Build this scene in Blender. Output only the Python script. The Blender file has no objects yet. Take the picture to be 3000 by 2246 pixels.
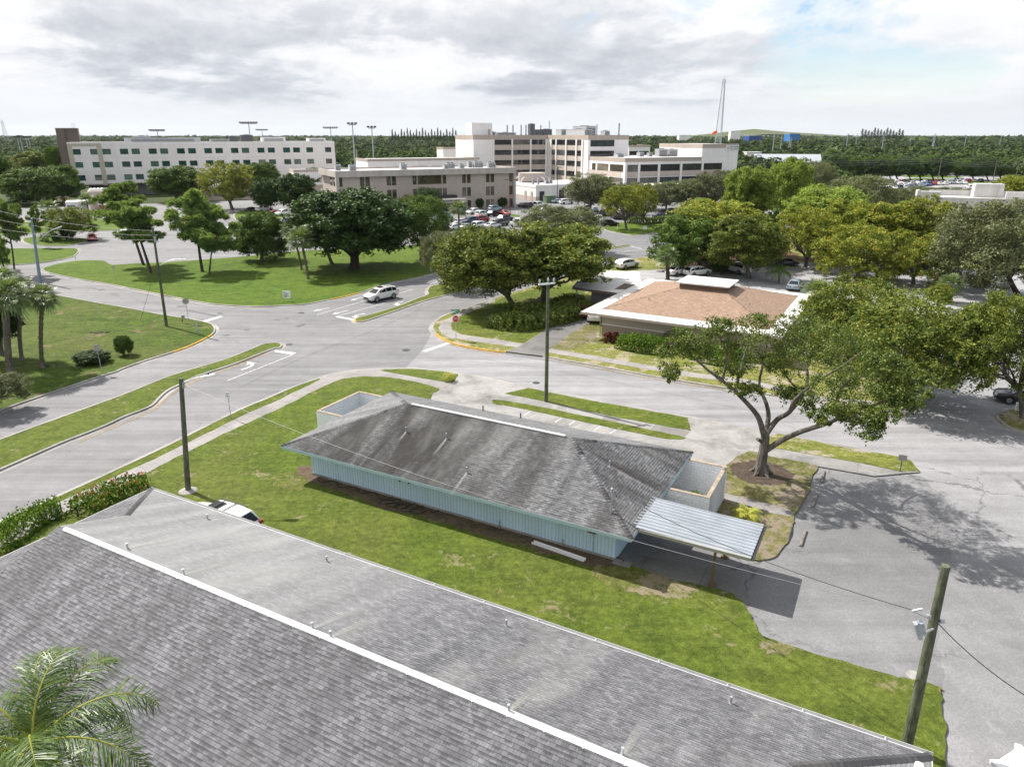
import bpy, bmesh, math, random
import numpy as np
from mathutils import Vector, Matrix
from mathutils.geometry import tessellate_polygon
R = math.radians
S = bpy.context.scene
COL = S.collection

# ------------------------------------------------------------ camera
H = 21.0                                  # drone height above the road
FPX, CX, CY = 2080.0, 1500.0, 1123.0      # pinhole of the 3000x2246 photograph
PITCH = math.atan((1123 - 395) / FPX)
cd = bpy.data.cameras.new('camera'); cam = bpy.data.objects.new('camera', cd); COL.objects.link(cam)
cam.location = (0, 0, H); cam.rotation_euler = (math.pi / 2 - PITCH, 0, 0)
cd.sensor_fit = 'HORIZONTAL'; cd.sensor_width = 36.0; cd.lens = 36.0 * FPX / 3000.0
cd.clip_start = 0.5; cd.clip_end = 30000
S.camera = cam

# ------------------------------------------------------------ light
SUN_EL, SHADOW_AZ = R(49), R(-36)         # shadows run right and towards the viewer
sun_dir = Vector((-math.cos(SHADOW_AZ) * math.cos(SUN_EL), -math.sin(SHADOW_AZ) * math.cos(SUN_EL), math.sin(SUN_EL)))
ld = bpy.data.lights.new('sun', 'SUN'); ld.energy = 4.5; ld.angle = R(0.6); ld.color = (1.0, 0.955, 0.89)
sun = bpy.data.objects.new('sun', ld); COL.objects.link(sun)
sun.rotation_euler = sun_dir.to_track_quat('Z', 'Y').to_euler()
sun.location = (-60, 40, 90)
S.view_settings.view_transform = 'Standard'; S.view_settings.look = 'None'
S.view_settings.exposure = 0.84; S.view_settings.gamma = 1.0

def nd(nt, t, **kw):
    n = nt.nodes.new(t)
    for k, v in kw.items():
        if k in n.inputs.keys() if hasattr(n.inputs, 'keys') else False:
            n.inputs[k].default_value = v
        else:
            setattr(n, k, v)
    return n

def ramp(nt, fac, stops, interp='LINEAR'):
    r = nt.nodes.new('ShaderNodeValToRGB'); r.color_ramp.interpolation = interp
    els = r.color_ramp.elements
    while len(els) < len(stops): els.new(0.5)
    for e, (p, c) in zip(els, stops):
        e.position = p
        e.color = (c, c, c, 1) if isinstance(c, (int, float)) else (c[0], c[1], c[2], 1)
    nt.links.new(fac, r.inputs[0])
    return r.outputs[0]

def mathn(nt, op, a, b=None, clamp=False):
    m = nt.nodes.new('ShaderNodeMath'); m.operation = op; m.use_clamp = clamp
    for i, v in enumerate((a, b)):
        if v is None: continue
        if isinstance(v, (int, float)): m.inputs[i].default_value = v
        else: nt.links.new(v, m.inputs[i])
    return m.outputs[0]

def mixc(nt, fac, a, b, mode='MIX'):
    m = nt.nodes.new('ShaderNodeMix'); m.data_type = 'RGBA'; m.blend_type = mode
    for sock, v in ((m.inputs['Factor'], fac), (m.inputs[6], a), (m.inputs[7], b)):
        if isinstance(v, (int, float)): sock.default_value = v if sock.type == 'VALUE' else (v, v, v, 1)
        elif isinstance(v, (tuple, list)): sock.default_value = (v[0], v[1], v[2], 1)
        else: nt.links.new(v, sock)
    return m.outputs[2]

def noise(nt, vec, scale, detail=4, rough=0.55, dist=0.0, out=0):
    n = nt.nodes.new('ShaderNodeTexNoise')
    n.inputs['Scale'].default_value = scale; n.inputs['Detail'].default_value = detail
    n.inputs['Roughness'].default_value = rough; n.inputs['Distortion'].default_value = dist
    if vec is not None: nt.links.new(vec, n.inputs['Vector'])
    return n.outputs[out]

def mapping(nt, vec, scale=(1, 1, 1), rot=(0, 0, 0), loc=(0, 0, 0)):
    m = nt.nodes.new('ShaderNodeMapping')
    m.inputs['Scale'].default_value = scale; m.inputs['Rotation'].default_value = rot; m.inputs['Location'].default_value = loc
    nt.links.new(vec, m.inputs['Vector'])
    return m.outputs[0]

# ------------------------------------------------------------ sky: Nishita air with a broken cloud deck
W = bpy.data.worlds.new('World'); S.world = W; W.use_nodes = True
nt = W.node_tree; nt.nodes.clear()
tc = nt.nodes.new('ShaderNodeTexCoord')
sep = nt.nodes.new('ShaderNodeSeparateXYZ'); nt.links.new(tc.outputs['Generated'], sep.inputs[0])
sky = nt.nodes.new('ShaderNodeTexSky'); sky.sky_type = 'NISHITA'; sky.sun_disc = False
sky.sun_elevation = SUN_EL; sky.sun_rotation = math.atan2(sun_dir.x, sun_dir.y) % (2 * math.pi)
sky.air_density = 1.0; sky.dust_density = 0.2; sky.ozone_density = 1.6; sky.altitude = 10
zc = mathn(nt, 'MAXIMUM', sep.outputs[2], 0.0)
az = mathn(nt, 'ARCTAN2', sep.outputs[0], sep.outputs[1])
comb = nt.nodes.new('ShaderNodeCombineXYZ'); nt.links.new(mathn(nt, 'MULTIPLY', az, 4.4), comb.inputs[0])
nt.links.new(mathn(nt, 'MULTIPLY', mathn(nt, 'LOGARITHM', mathn(nt, 'ADD', mathn(nt, 'MULTIPLY', zc, 14.0), 1.0), 2.718), 1.75), comb.inputs[1])
cv = comb.outputs[0]
def dens(dz):
    """cloud density along a direction; dz shifts the look-up towards the sun so that tops read lighter than bases"""
    a = noise(nt, mapping(nt, cv, (1.0, 1.0, 1.0), (0, 0, R(4)), (3.1 - dz * .6, 5.9 + dz, 0.8)), 0.95, 10, 0.60, 0.15)
    return a
d0 = dens(0.0); d1 = dens(0.10)
azr = mathn(nt, 'ADD', mathn(nt, 'MULTIPLY', mathn(nt, 'DIVIDE', sep.outputs[0], mathn(nt, 'MAXIMUM', sep.outputs[1], 0.12)), 0.5), 0.5)
# cover: a closed deck on the left and centre, opening to blue with single heaps on the right
bias = ramp(nt, azr, [(0.0, 0.22), (0.52, 0.16), (0.64, 0.06), (0.76, -0.02), (1.0, -0.05)])
low = ramp(nt, zc, [(0.0, 0.22), (0.03, 0.12), (0.07, 0.02), (0.12, 0.0)])
cover = mathn(nt, 'ADD', mathn(nt, 'ADD', d0, bias), low)
mask = ramp(nt, cover, [(0.46, 0.0), (0.50, 0.55), (0.58, 1.0)], 'EASE')
mask = mathn(nt, 'MAXIMUM', mask, ramp(nt, zc, [(0.0, 0.95), (0.05, 0.66), (0.10, 0.16), (0.17, 0.0)]))
thick = noise(nt, mapping(nt, cv, (0.75, 1.15, 1.0), (0, 0, R(-4)), (4.4, 8.3, 1.4)), 0.9, 9, 0.58, 0.2)
shade = ramp(nt, thick, [(0.34, 0.0), (0.45, 0.45), (0.58, 1.0)], 'EASE')
lit = ramp(nt, mathn(nt, 'ADD', mathn(nt, 'MULTIPLY', mathn(nt, 'SUBTRACT', d0, d1), 3.2), 0.5), [(0.30, 0.0), (0.72, 1.0)])
grey = mathn(nt, 'SUBTRACT', shade, mathn(nt, 'MULTIPLY', lit, 0.42), True)
# heaps on the right and the pale rim at the horizon stay bright
calm = mathn(nt, 'MAXIMUM', ramp(nt, azr, [(0.56, 0.0), (0.74, 0.62)]), ramp(nt, zc, [(0.0, 0.80), (0.03, 0.55), (0.055, 0.0)]))
grey = mathn(nt, 'MULTIPLY', grey, mathn(nt, 'SUBTRACT', 1.0, calm))
grey = mathn(nt, 'MULTIPLY', grey, ramp(nt, zc, [(0.0, 0.5), (0.05, 1.0), (0.11, 1.0), (0.17, 0.45)]))
shade = ramp(nt, grey, [(0.0, (1.0, 1.0, 1.0)), (0.30, (0.91, 0.915, 0.93)), (0.62, (0.70, 0.72, 0.765)), (1.0, (0.56, 0.58, 0.63))])
high = ramp(nt, zc, [(0.0, (0.73, 0.765, 0.80)), (0.05, (0.80, 0.815, 0.84)), (0.10, (0.88, 0.885, 0.895)), (0.20, (0.93, 0.93, 0.93)), (0.42, (1.0, 1.0, 1.0)), (1.0, (1.05, 1.05, 1.05))])
shade = mixc(nt, 1.0, shade, high, 'MULTIPLY')
bg1 = nt.nodes.new('ShaderNodeBackground'); bg1.inputs[1].default_value = 0.085
nt.links.new(sky.outputs[0], bg1.inputs[0])
bg2 = nt.nodes.new('ShaderNodeBackground'); bg2.inputs[1].default_value = 0.66
nt.links.new(shade, bg2.inputs[0])
ms = nt.nodes.new('ShaderNodeMixShader'); nt.links.new(mask, ms.inputs[0])
nt.links.new(bg1.outputs[0], ms.inputs[1]); nt.links.new(bg2.outputs[0], ms.inputs[2])
wo = nt.nodes.new('ShaderNodeOutputWorld'); nt.links.new(ms.outputs[0], wo.inputs[0])
W.cycles.sampling_method = 'MANUAL'; W.cycles.sample_map_resolution = 1024
S.cycles.max_bounces = 6; S.cycles.transparent_max_bounces = 4; S.cycles.diffuse_bounces = 3; S.cycles.glossy_bounces = 3
S.cycles.use_adaptive_sampling = True; S.cycles.adaptive_threshold = 0.01
S.cycles.use_denoising = True; S.cycles.denoiser = 'OPENIMAGEDENOISE'; S.cycles.denoising_input_passes = 'RGB_ALBEDO_NORMAL'; S.cycles.denoising_prefilter = 'ACCURATE'

# ------------------------------------------------------------ plan helpers: photo pixel -> point on the ground or at a known height / distance
_s, _c = math.sin(PITCH), math.cos(PITCH)
def _d(px, py):
    u = (px - CX) / FPX; v = (CY - py) / FPX
    return (u, _c + v * _s, -_s + v * _c)
def g(p, z=0.0):
    d = _d(*p); t = (z - H) / d[2]
    return Vector((d[0] * t, d[1] * t, z))
def at(p, Y):
    d = _d(*p); t = Y / d[1]
    return Vector((d[0] * t, Y, H + d[2] * t))
def Z(x0, y0, s): return lambda x, y: (x0 + x / s, y0 + y / s)
zA = Z(0, 700, 2.76); zB = Z(700, 700, 2.76); zC = Z(1400, 700, 2.76); zD = Z(2200, 800, 2.76)
z3 = Z(1600, 1200, 2.3656); z4 = Z(2100, 1500, 2.22); zL = Z(0, 300, 2.212); zM = Z(900, 300, 2.765)
zN = Z(1500, 300, 2.765); zK = Z(1250, 560, 3.687); zP = Z(1750, 480, 3.687); zR = Z(2500, 480, 4.424)
zV = Z(2700, 700, 2.76); zT = Z(650, 550, 3.687); zF = lambda x, y: (x * 1.3562, y * 1.3562)
zO = Z(0, 400, 5.52)
A0 = R(-28.3); EU = Vector((math.cos(A0), math.sin(A0), 0)); EW = Vector((-math.sin(A0), math.cos(A0), 0))   # the street grid
A1 = R(26.5); E1 = Vector((math.cos(A1), math.sin(A1), 0)); E2 = Vector((math.sin(A1), -math.cos(A1), 0))    # the hospital grid
UP = Vector((0, 0, 1))

# ------------------------------------------------------------ object helpers
def tag(o, label=None, cat=None, group=None, kind=None):
    if label: o['label'] = label
    if cat: o['category'] = cat
    if group: o['group'] = group
    if kind: o['kind'] = kind
    return o
def empty(name, loc, rz=0.0, label=None, cat=None, group=None):
    o = bpy.data.objects.new(name, None); COL.objects.link(o)
    o.location = loc; o.rotation_euler = (0, 0, rz); o.empty_display_size = 0.2
    return tag(o, label, cat, group)
KIDS = {}
def link(name, me, parent=None, loc=None):
    o = bpy.data.objects.new(name, me); COL.objects.link(o)
    if parent is not None:
        o.parent = parent; KIDS.setdefault(parent.name, []).append(o)
    if loc is not None: o.location = loc
    return o
def copy_tree(o, parent=None):
    c = o.copy(); COL.objects.link(c)
    if parent is not None:
        c.parent = parent; KIDS.setdefault(parent.name, []).append(c)
    for ch in list(KIDS.get(o.name, ())): copy_tree(ch, c)
    return c
ORD = ['first', 'second', 'third', 'fourth', 'fifth', 'sixth', 'seventh', 'eighth', 'ninth', 'tenth', 'eleventh', 'twelfth', 'thirteenth', 'fourteenth', 'fifteenth', 'sixteenth', 'seventeenth', 'eighteenth', 'nineteenth', 'twentieth', 'twenty-first', 'twenty-second', 'twenty-third', 'twenty-fourth', 'twenty-fifth', 'twenty-sixth']

class MB:
    """collects faces for ONE mesh object"""
    def __init__(s): s.v = []; s.f = []; s.m = []; s.uv = []; s.M = None
    def add(s, pts, faces, mi=0, uvs=None):
        b = len(s.v)
        for p in pts:
            p = Vector(p); s.v.append(s.M @ p if s.M is not None else p)
        for k, f in enumerate(faces):
            s.f.append([b + i for i in f]); s.m.append(mi)
            s.uv.append(uvs[k] if uvs else None)
        return s
    def face(s, pts, mi=0, uv=None): return s.add(pts, [list(range(len(pts)))], mi, [uv] if uv else None)
    def box(s, c, sz, rz=0.0, mi=0, bot=True):
        hx, hy, hz = sz[0] / 2, sz[1] / 2, sz[2] / 2
        Mx = Matrix.Translation(Vector(c)) @ Matrix.Rotation(rz, 4, 'Z')
        p = [Mx @ Vector((x * hx, y * hy, z * hz)) for z in (-1, 1) for x, y in ((-1, -1), (1, -1), (1, 1), (-1, 1))]
        f = [[4, 5, 6, 7], [0, 1, 5, 4], [1, 2, 6, 5], [2, 3, 7, 6], [3, 0, 4, 7]] + ([[3, 2, 1, 0]] if bot else [])
        return s.add(p, f, mi)
    def obox(s, o, a, b, c, mi=0):
        """box from a corner o and three edge vectors"""
        o, a, b, c = Vector(o), Vector(a), Vector(b), Vector(c)
        p = [o, o + a, o + a + b, o + b, o + c, o + a + c, o + a + b + c, o + b + c]
        f = [[3, 2, 1, 0], [4, 5, 6, 7], [0, 1, 5, 4], [1, 2, 6, 5], [2, 3, 7, 6], [3, 0, 4, 7]]
        if a.cross(b).dot(c) < 0: f = [list(reversed(q)) for q in f]
        return s.add(p, f, mi)
    def tube(s, path, rad, n=8, mi=0, cap=True):
        path = [Vector(p) for p in path]
        if isinstance(rad, (int, float)): rad = [rad] * len(path)
        pts = []; prev = None
        for i, p in enumerate(path):
            t = (path[min(i + 1, len(path) - 1)] - path[max(i - 1, 0)])
            t = t.normalized() if t.length > 1e-9 else Vector((0, 0, 1))
            if prev is None:
                a = t.orthogonal().normalized()
            else:
                a = prev - t * prev.dot(t)
                a = a.normalized() if a.length > 1e-6 else t.orthogonal().normalized()
            prev = a; b = t.cross(a)
            for k in range(n):
                q = 2 * math.pi * k / n
                pts.append(p + (a * math.cos(q) + b * math.sin(q)) * rad[i])
        f = []
        for i in range(len(path) - 1):
            for k in range(n):
                k2 = (k + 1) % n
                f.append([i * n + k, i * n + k2, (i + 1) * n + k2, (i + 1) * n + k])
        if cap:
            f.append([k for k in reversed(range(n))]); f.append([(len(path) - 1) * n + k for k in range(n)])
        return s.add(pts, f, mi)
    def cyl(s, a, b, r, n=12, mi=0, r2=None): return s.tube([a, b], [r, r if r2 is None else r2], n, mi)
    def lathe(s, c, prof, n=12, mi=0):
        c = Vector(c)
        pts = [c + Vector((math.cos(2 * math.pi * k / n) * r, math.sin(2 * math.pi * k / n) * r, z)) for r, z in prof for k in range(n)]
        f = []
        for i in range(len(prof) - 1):
            for k in range(n):
                k2 = (k + 1) % n
                f.append([i * n + k, i * n + k2, (i + 1) * n + k2, (i + 1) * n + k])
        f.append([(len(prof) - 1) * n + k for k in range(n)]); f.append(list(reversed(range(n))))
        return s.add(pts, f, mi)
    def poly(s, pts, mi=0):
        """a flat (possibly concave) polygon facing up"""
        P = [Vector(p) for p in pts]
        tri = tessellate_polygon([[Vector((p.x, p.y, 0)) for p in P]])
        fs = []
        for t in tri:
            a, b, c = (P[i] for i in t)
            if (b - a).cross(c - a).z < 0: t = (t[0], t[2], t[1])
            fs.append(list(t))
        return s.add(P, fs, mi)
    def prism(s, pts, z0, z1, mi=0, mi_side=None):
        P = [Vector((p[0], p[1], z1)) for p in pts]
        ar = sum(P[i].x * P[(i + 1) % len(P)].y - P[(i + 1) % len(P)].x * P[i].y for i in range(len(P)))
        if ar < 0: P.reverse()
        s.poly(P, mi)
        n = len(P); side = [Vector((p.x, p.y, z0)) for p in P] + P
        return s.add(side, [[i, (i + 1) % n, n + (i + 1) % n, n + i] for i in range(n)], mi if mi_side is None else mi_side)
    def build(s, name, mats, parent=None, loc=None, smooth=False, bevel=None):
        me = bpy.data.meshes.new(name)
        me.from_pydata([tuple(v) for v in s.v], [], s.f)
        if not isinstance(mats, (list, tuple)): mats = [mats]
        for m in mats: me.materials.append(m)
        if len(mats) > 1: me.polygons.foreach_set('material_index', s.m)
        if any(u is not None for u in s.uv):
            L = me.uv_layers.new(name='UVMap'); i = 0; flat = []
            for f, u in zip(s.f, s.uv):
                for k in range(len(f)): flat += list(u[k]) if u else [0, 0]
            L.data.foreach_set('uv', flat)
        if bevel:
            bm = bmesh.new(); bm.from_mesh(me)
            bmesh.ops.remove_doubles(bm, verts=bm.verts, dist=1e-4)
            ed = [e for e in bm.edges if len(e.link_faces) == 2 and e.calc_face_angle(0) > 0.6]
            bmesh.ops.bevel(bm, geom=ed, offset=bevel, segments=2, profile=0.6, affect='EDGES')
            bm.to_mesh(me); bm.free()
        if smooth: me.polygons.foreach_set('use_smooth', [True] * len(me.polygons))
        me.update()
        return link(name, me, parent, loc)

def catmull(P, k=5, closed=False):
    P = [Vector(p) for p in P]; n = len(P); out = []
    rng = range(n) if closed else range(n - 1)
    for i in rng:
        p0, p1, p2, p3 = (P[(i + j) % n] if closed else P[min(max(i + j, 0), n - 1)] for j in (-1, 0, 1, 2))
        for q in range(k):
            t = q / k
            out.append(0.5 * ((2 * p1) + (p2 - p0) * t + (2 * p0 - 5 * p1 + 4 * p2 - p3) * t * t + (3 * p1 - p0 - 3 * p2 + p3) * t ** 3))
    if not closed: out.append(P[-1])
    return out
def ragged(P, amp, step=0.5, seed=0):
    """subdivide a closed outline and roughen it, as an untrimmed edge"""
    rr = random.Random(seed); out = []
    n = len(P)
    for i in range(n):
        a, b = Vector(P[i]), Vector(P[(i + 1) % n]); L = (b - a).length
        m = max(1, min(60, int(L / step)))
        d = Vector((-(b - a).y, (b - a).x, 0)).normalized() if L > 1e-6 else Vector((0, 0, 0))
        for k in range(m):
            out.append(a.lerp(b, k / m) + d * rr.uniform(-amp, amp))
    return out
def fastmesh(name, co, quads_n, mats, parent=None, midx=None):
    """mesh of quads_n separate quads from a (4*quads_n,3) array"""
    me = bpy.data.meshes.new(name)
    nv = 4 * quads_n
    me.vertices.add(nv); me.vertices.foreach_set('co', np.ascontiguousarray(co, dtype=np.float32).ravel())
    me.loops.add(nv); me.loops.foreach_set('vertex_index', np.arange(nv, dtype=np.int32))
    me.polygons.add(quads_n)
    me.polygons.foreach_set('loop_start', np.arange(0, nv, 4, dtype=np.int32))
    me.polygons.foreach_set('loop_total', np.full(quads_n, 4, dtype=np.int32))
    for m in (mats if isinstance(mats, (list, tuple)) else [mats]): me.materials.append(m)
    if midx is not None: me.polygons.foreach_set('material_index', np.asarray(midx, dtype=np.int32))
    me.update(calc_edges=True)
    return me
# ------------------------------------------------------------ materials (all procedural)
def newmat(name):
    m = bpy.data.materials.new(name); m.use_nodes = True
    t = m.node_tree; b = t.nodes['Principled BSDF']
    return m, t, b
def wpos(t): return t.nodes.new('ShaderNodeNewGeometry').outputs['Position']
def opos(t): return t.nodes.new('ShaderNodeTexCoord').outputs['Object']
def bumpn(t, b, h, strength, dist=0.02):
    n = t.nodes.new('ShaderNodeBump'); n.inputs['Strength'].default_value = strength; n.inputs['Distance'].default_value = dist
    t.links.new(h, n.inputs['Height']); t.links.new(n.outputs[0], b.inputs['Normal'])
def plain(name, col, rough=0.6, metal=0.0, spec=0.4, var=0.12, scale=1.5, coat=0.0):
    m, t, b = newmat(name)
    n = noise(t, opos(t), scale, 5, 0.6)
    k = ramp(t, n, [(0.25, 1 - var), (0.75, 1 + var)])
    c = mixc(t, 1.0, col, k, 'MULTIPLY')
    t.links.new(c, b.inputs['Base Color'])
    b.inputs['Roughness'].default_value = rough; b.inputs['Metallic'].default_value = metal
    b.inputs['Specular IOR Level'].default_value = spec; b.inputs['Coat Weight'].default_value = coat
    if coat: b.inputs['Coat Roughness'].default_value = 0.06
    return m

def asphalt(name, lo, hi, crack=0.6, stain=0.34, scale=1.0, tint=(1.0, 0.99, 1.01)):
    m, t, b = newmat(name); p = wpos(t)
    big = noise(t, p, 0.05 * scale, 6, 0.6, 0.4)
    mid = noise(t, p, 0.6 * scale, 6, 0.65)
    fine = noise(t, p, 9.0, 3, 0.8)
    grit = noise(t, p, 38.0, 2, 0.7)
    base = mixc(t, ramp(t, big, [(0.32, 0.0), (0.68, 1.0)]), tuple(lo * q for q in tint), tuple(hi * q for q in tint))
    base = mixc(t, 1.0, base, ramp(t, mid, [(0.25, 0.86), (0.75, 1.12)]), 'MULTIPLY')
    base = mixc(t, 1.0, base, ramp(t, fine, [(0.3, 0.80), (0.7, 1.18)]), 'MULTIPLY')
    base = mixc(t, 1.0, base, ramp(t, grit, [(0.3, 0.78), (0.7, 1.20)]), 'MULTIPLY')
    # tyre-worn streaks along the lanes
    st = noise(t, mapping(t, p, (0.05, 0.9, 1), (0, 0, R(28.3))), 1.0, 5, 0.6)
    base = mixc(t, 1.0, base, ramp(t, st, [(0.3, 1 - stain), (0.62, 1.0), (0.8, 1.07)]), 'MULTIPLY')
    oil = ramp(t, noise(t, p, 1.7, 2, 0.4, 0.6), [(0.70, 0.0), (0.76, 0.30)])
    base = mixc(t, mathn(t, 'MULTIPLY', oil, ramp(t, noise(t, p, 0.17, 3), [(0.45, 0.0), (0.6, 1.0)])), base, (lo * .45, lo * .44, lo * .44))
    lig = ramp(t, noise(t, p, 0.8, 5, 0.7, 0.5), [(0.60, 0.0), (0.72, 0.22)])
    base = mixc(t, lig, base, (hi * 1.35, hi * 1.32, hi * 1.28))
    # old cracks
    vo = t.nodes.new('ShaderNodeTexVoronoi'); vo.feature = 'DISTANCE_TO_EDGE'; vo.inputs['Scale'].default_value = 0.16
    wob = mixc(t, 0.12, p, noise(t, p, 0.7, 4, 0.6, out=1), 'ADD')
    wob2 = t.nodes.new('ShaderNodeVectorMath'); wob2.operation = 'MULTIPLY_ADD'
    t.links.new(noise(t, p, 0.8, 5, 0.65, out=1), wob2.inputs[0]); wob2.inputs[1].default_value = (2.2, 2.2, 0); t.links.new(p, wob2.inputs[2])
    t.links.new(wob2.outputs[0], vo.inputs['Vector'])
    cr = ramp(t, vo.outputs['Distance'], [(0.0, 1.0), (0.004, 0.8), (0.009, 0.0)])
    cr = mathn(t, 'MULTIPLY', cr, ramp(t, noise(t, p, 0.11, 3), [(0.46, 0.0), (0.62, crack)]))
    base = mixc(t, cr, base, (lo * 0.42, lo * 0.41, lo * 0.41))
    # darker repairs and oil
    pt = ramp(t, noise(t, p, 0.22, 3, 0.5, 0.8), [(0.66, 0.0), (0.70, 0.35)])
    base = mixc(t, pt, base, (lo * 0.72, lo * 0.71, lo * 0.72))
    t.links.new(base, b.inputs['Base Color'])
    b.inputs['Roughness'].default_value = 0.82; b.inputs['Specular IOR Level'].default_value = 0.35
    bumpn(t, b, mid, 0.25, 0.03)
    return m

def concrete(name, col, joints=None, dirt=0.35, rot=A0):
    m, t, b = newmat(name); p = wpos(t)
    n1_ = noise(t, p, 0.35, 6, 0.65, 0.5); n2_ = noise(t, p, 4.0, 5, 0.7); n3_ = noise(t, p, 30, 2, 0.7)
    c = mixc(t, 1.0, col, ramp(t, n1_, [(0.28, 1 - dirt), (0.55, 1.0), (0.8, 1.1)]), 'MULTIPLY')
    c = mixc(t, 1.0, c, ramp(t, n2_, [(0.3, 0.86), (0.7, 1.1)]), 'MULTIPLY')
    c = mixc(t, 1.0, c, ramp(t, n3_, [(0.3, 0.88), (0.7, 1.1)]), 'MULTIPLY')
    if joints:
        br = t.nodes.new('ShaderNodeTexBrick'); br.offset = 0.0; br.inputs['Scale'].default_value = 1.0
        br.inputs['Brick Width'].default_value = joints; br.inputs['Row Height'].default_value = joints
        br.inputs['Mortar Size'].default_value = 0.012; br.inputs['Mortar Smooth'].default_value = 0.3
        br.inputs['Color1'].default_value = (0.88, 0.88, 0.88, 1); br.inputs['Color2'].default_value = (1.08, 1.07, 1.06, 1)
        br.inputs['Mortar'].default_value = (0.38, 0.37, 0.36, 1)
        t.links.new(mapping(t, p, (1, 1, 1), (0, 0, -rot)), br.inputs['Vector'])
        c = mixc(t, 1.0, c, br.outputs[0], 'MULTIPLY')
    t.links.new(c, b.inputs['Base Color'])
    b.inputs['Roughness'].default_value = 0.85; b.inputs['Specular IOR Level'].default_value = 0.3
    bumpn(t, b, n2_, 0.15, 0.02)
    return m

def grass(name, dark, light, dry, dry_amt=0.3, bare=0.0, barecol=(0.30, 0.25, 0.19), scale=1.0):
    m, t, b = newmat(name); p = wpos(t)
    big = noise(t, p, 0.09 * scale, 5, 0.6, 0.6); mid = noise(t, p, 0.55 * scale, 6, 0.65, 0.3)
    tuft = noise(t, p, 3.4, 6, 0.72); fine = noise(t, mapping(t, p, (1, 1, 1)), 17, 4, 0.8); blade = noise(t, p, 46, 2, 0.8)
    c = mixc(t, ramp(t, mid, [(0.32, 0.0), (0.68, 1.0)]), dark, light)
    c = mixc(t, mathn(t, 'MULTIPLY', ramp(t, big, [(0.40, 0.0), (0.66, 1.0)]), dry_amt), c, dry)
    dr2 = mathn(t, 'MULTIPLY', ramp(t, tuft, [(0.52, 0.0), (0.72, 1.0)]), dry_amt * 0.7)
    c = mixc(t, dr2, c, dry)
    mow = noise(t, mapping(t, p, (0.12, 1.6, 1), (0, 0, R(28.3))), 1.0, 3, 0.5)
    c = mixc(t, 1.0, c, ramp(t, mow, [(0.3, 0.88), (0.7, 1.1)]), 'MULTIPLY')
    c = mixc(t, 1.0, c, ramp(t, tuft, [(0.30, 0.55), (0.70, 1.4)]), 'MULTIPLY')
    c = mixc(t, 1.0, c, ramp(t, fine, [(0.28, 0.52), (0.74, 1.42)]), 'MULTIPLY')
    c = mixc(t, 1.0, c, ramp(t, blade, [(0.3, 0.68), (0.7, 1.3)]), 'MULTIPLY')
    if bare > 0:
        bn = mathn(t, 'ADD', mathn(t, 'MULTIPLY', noise(t, p, 0.42, 7, 0.7, 0.6), 0.75), mathn(t, 'MULTIPLY', tuft, 0.25))
        fm = ramp(t, bn, [(0.60 - bare * 0.22, 0.0), (0.66 - bare * 0.20, 0.85)])
        bc = mixc(t, 1.0, barecol, ramp(t, fine, [(0.3, 0.65), (0.7, 1.25)]), 'MULTIPLY')
        c = mixc(t, fm, c, bc)
    t.links.new(c, b.inputs['Base Color'])
    b.inputs['Roughness'].default_value = 0.9; b.inputs['Specular IOR Level'].default_value = 0.12
    hh = mathn(t, 'ADD', tuft, mathn(t, 'MULTIPLY', fine, 0.6))
    bumpn(t, b, hh, 0.7, 0.10)
    return m

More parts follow.
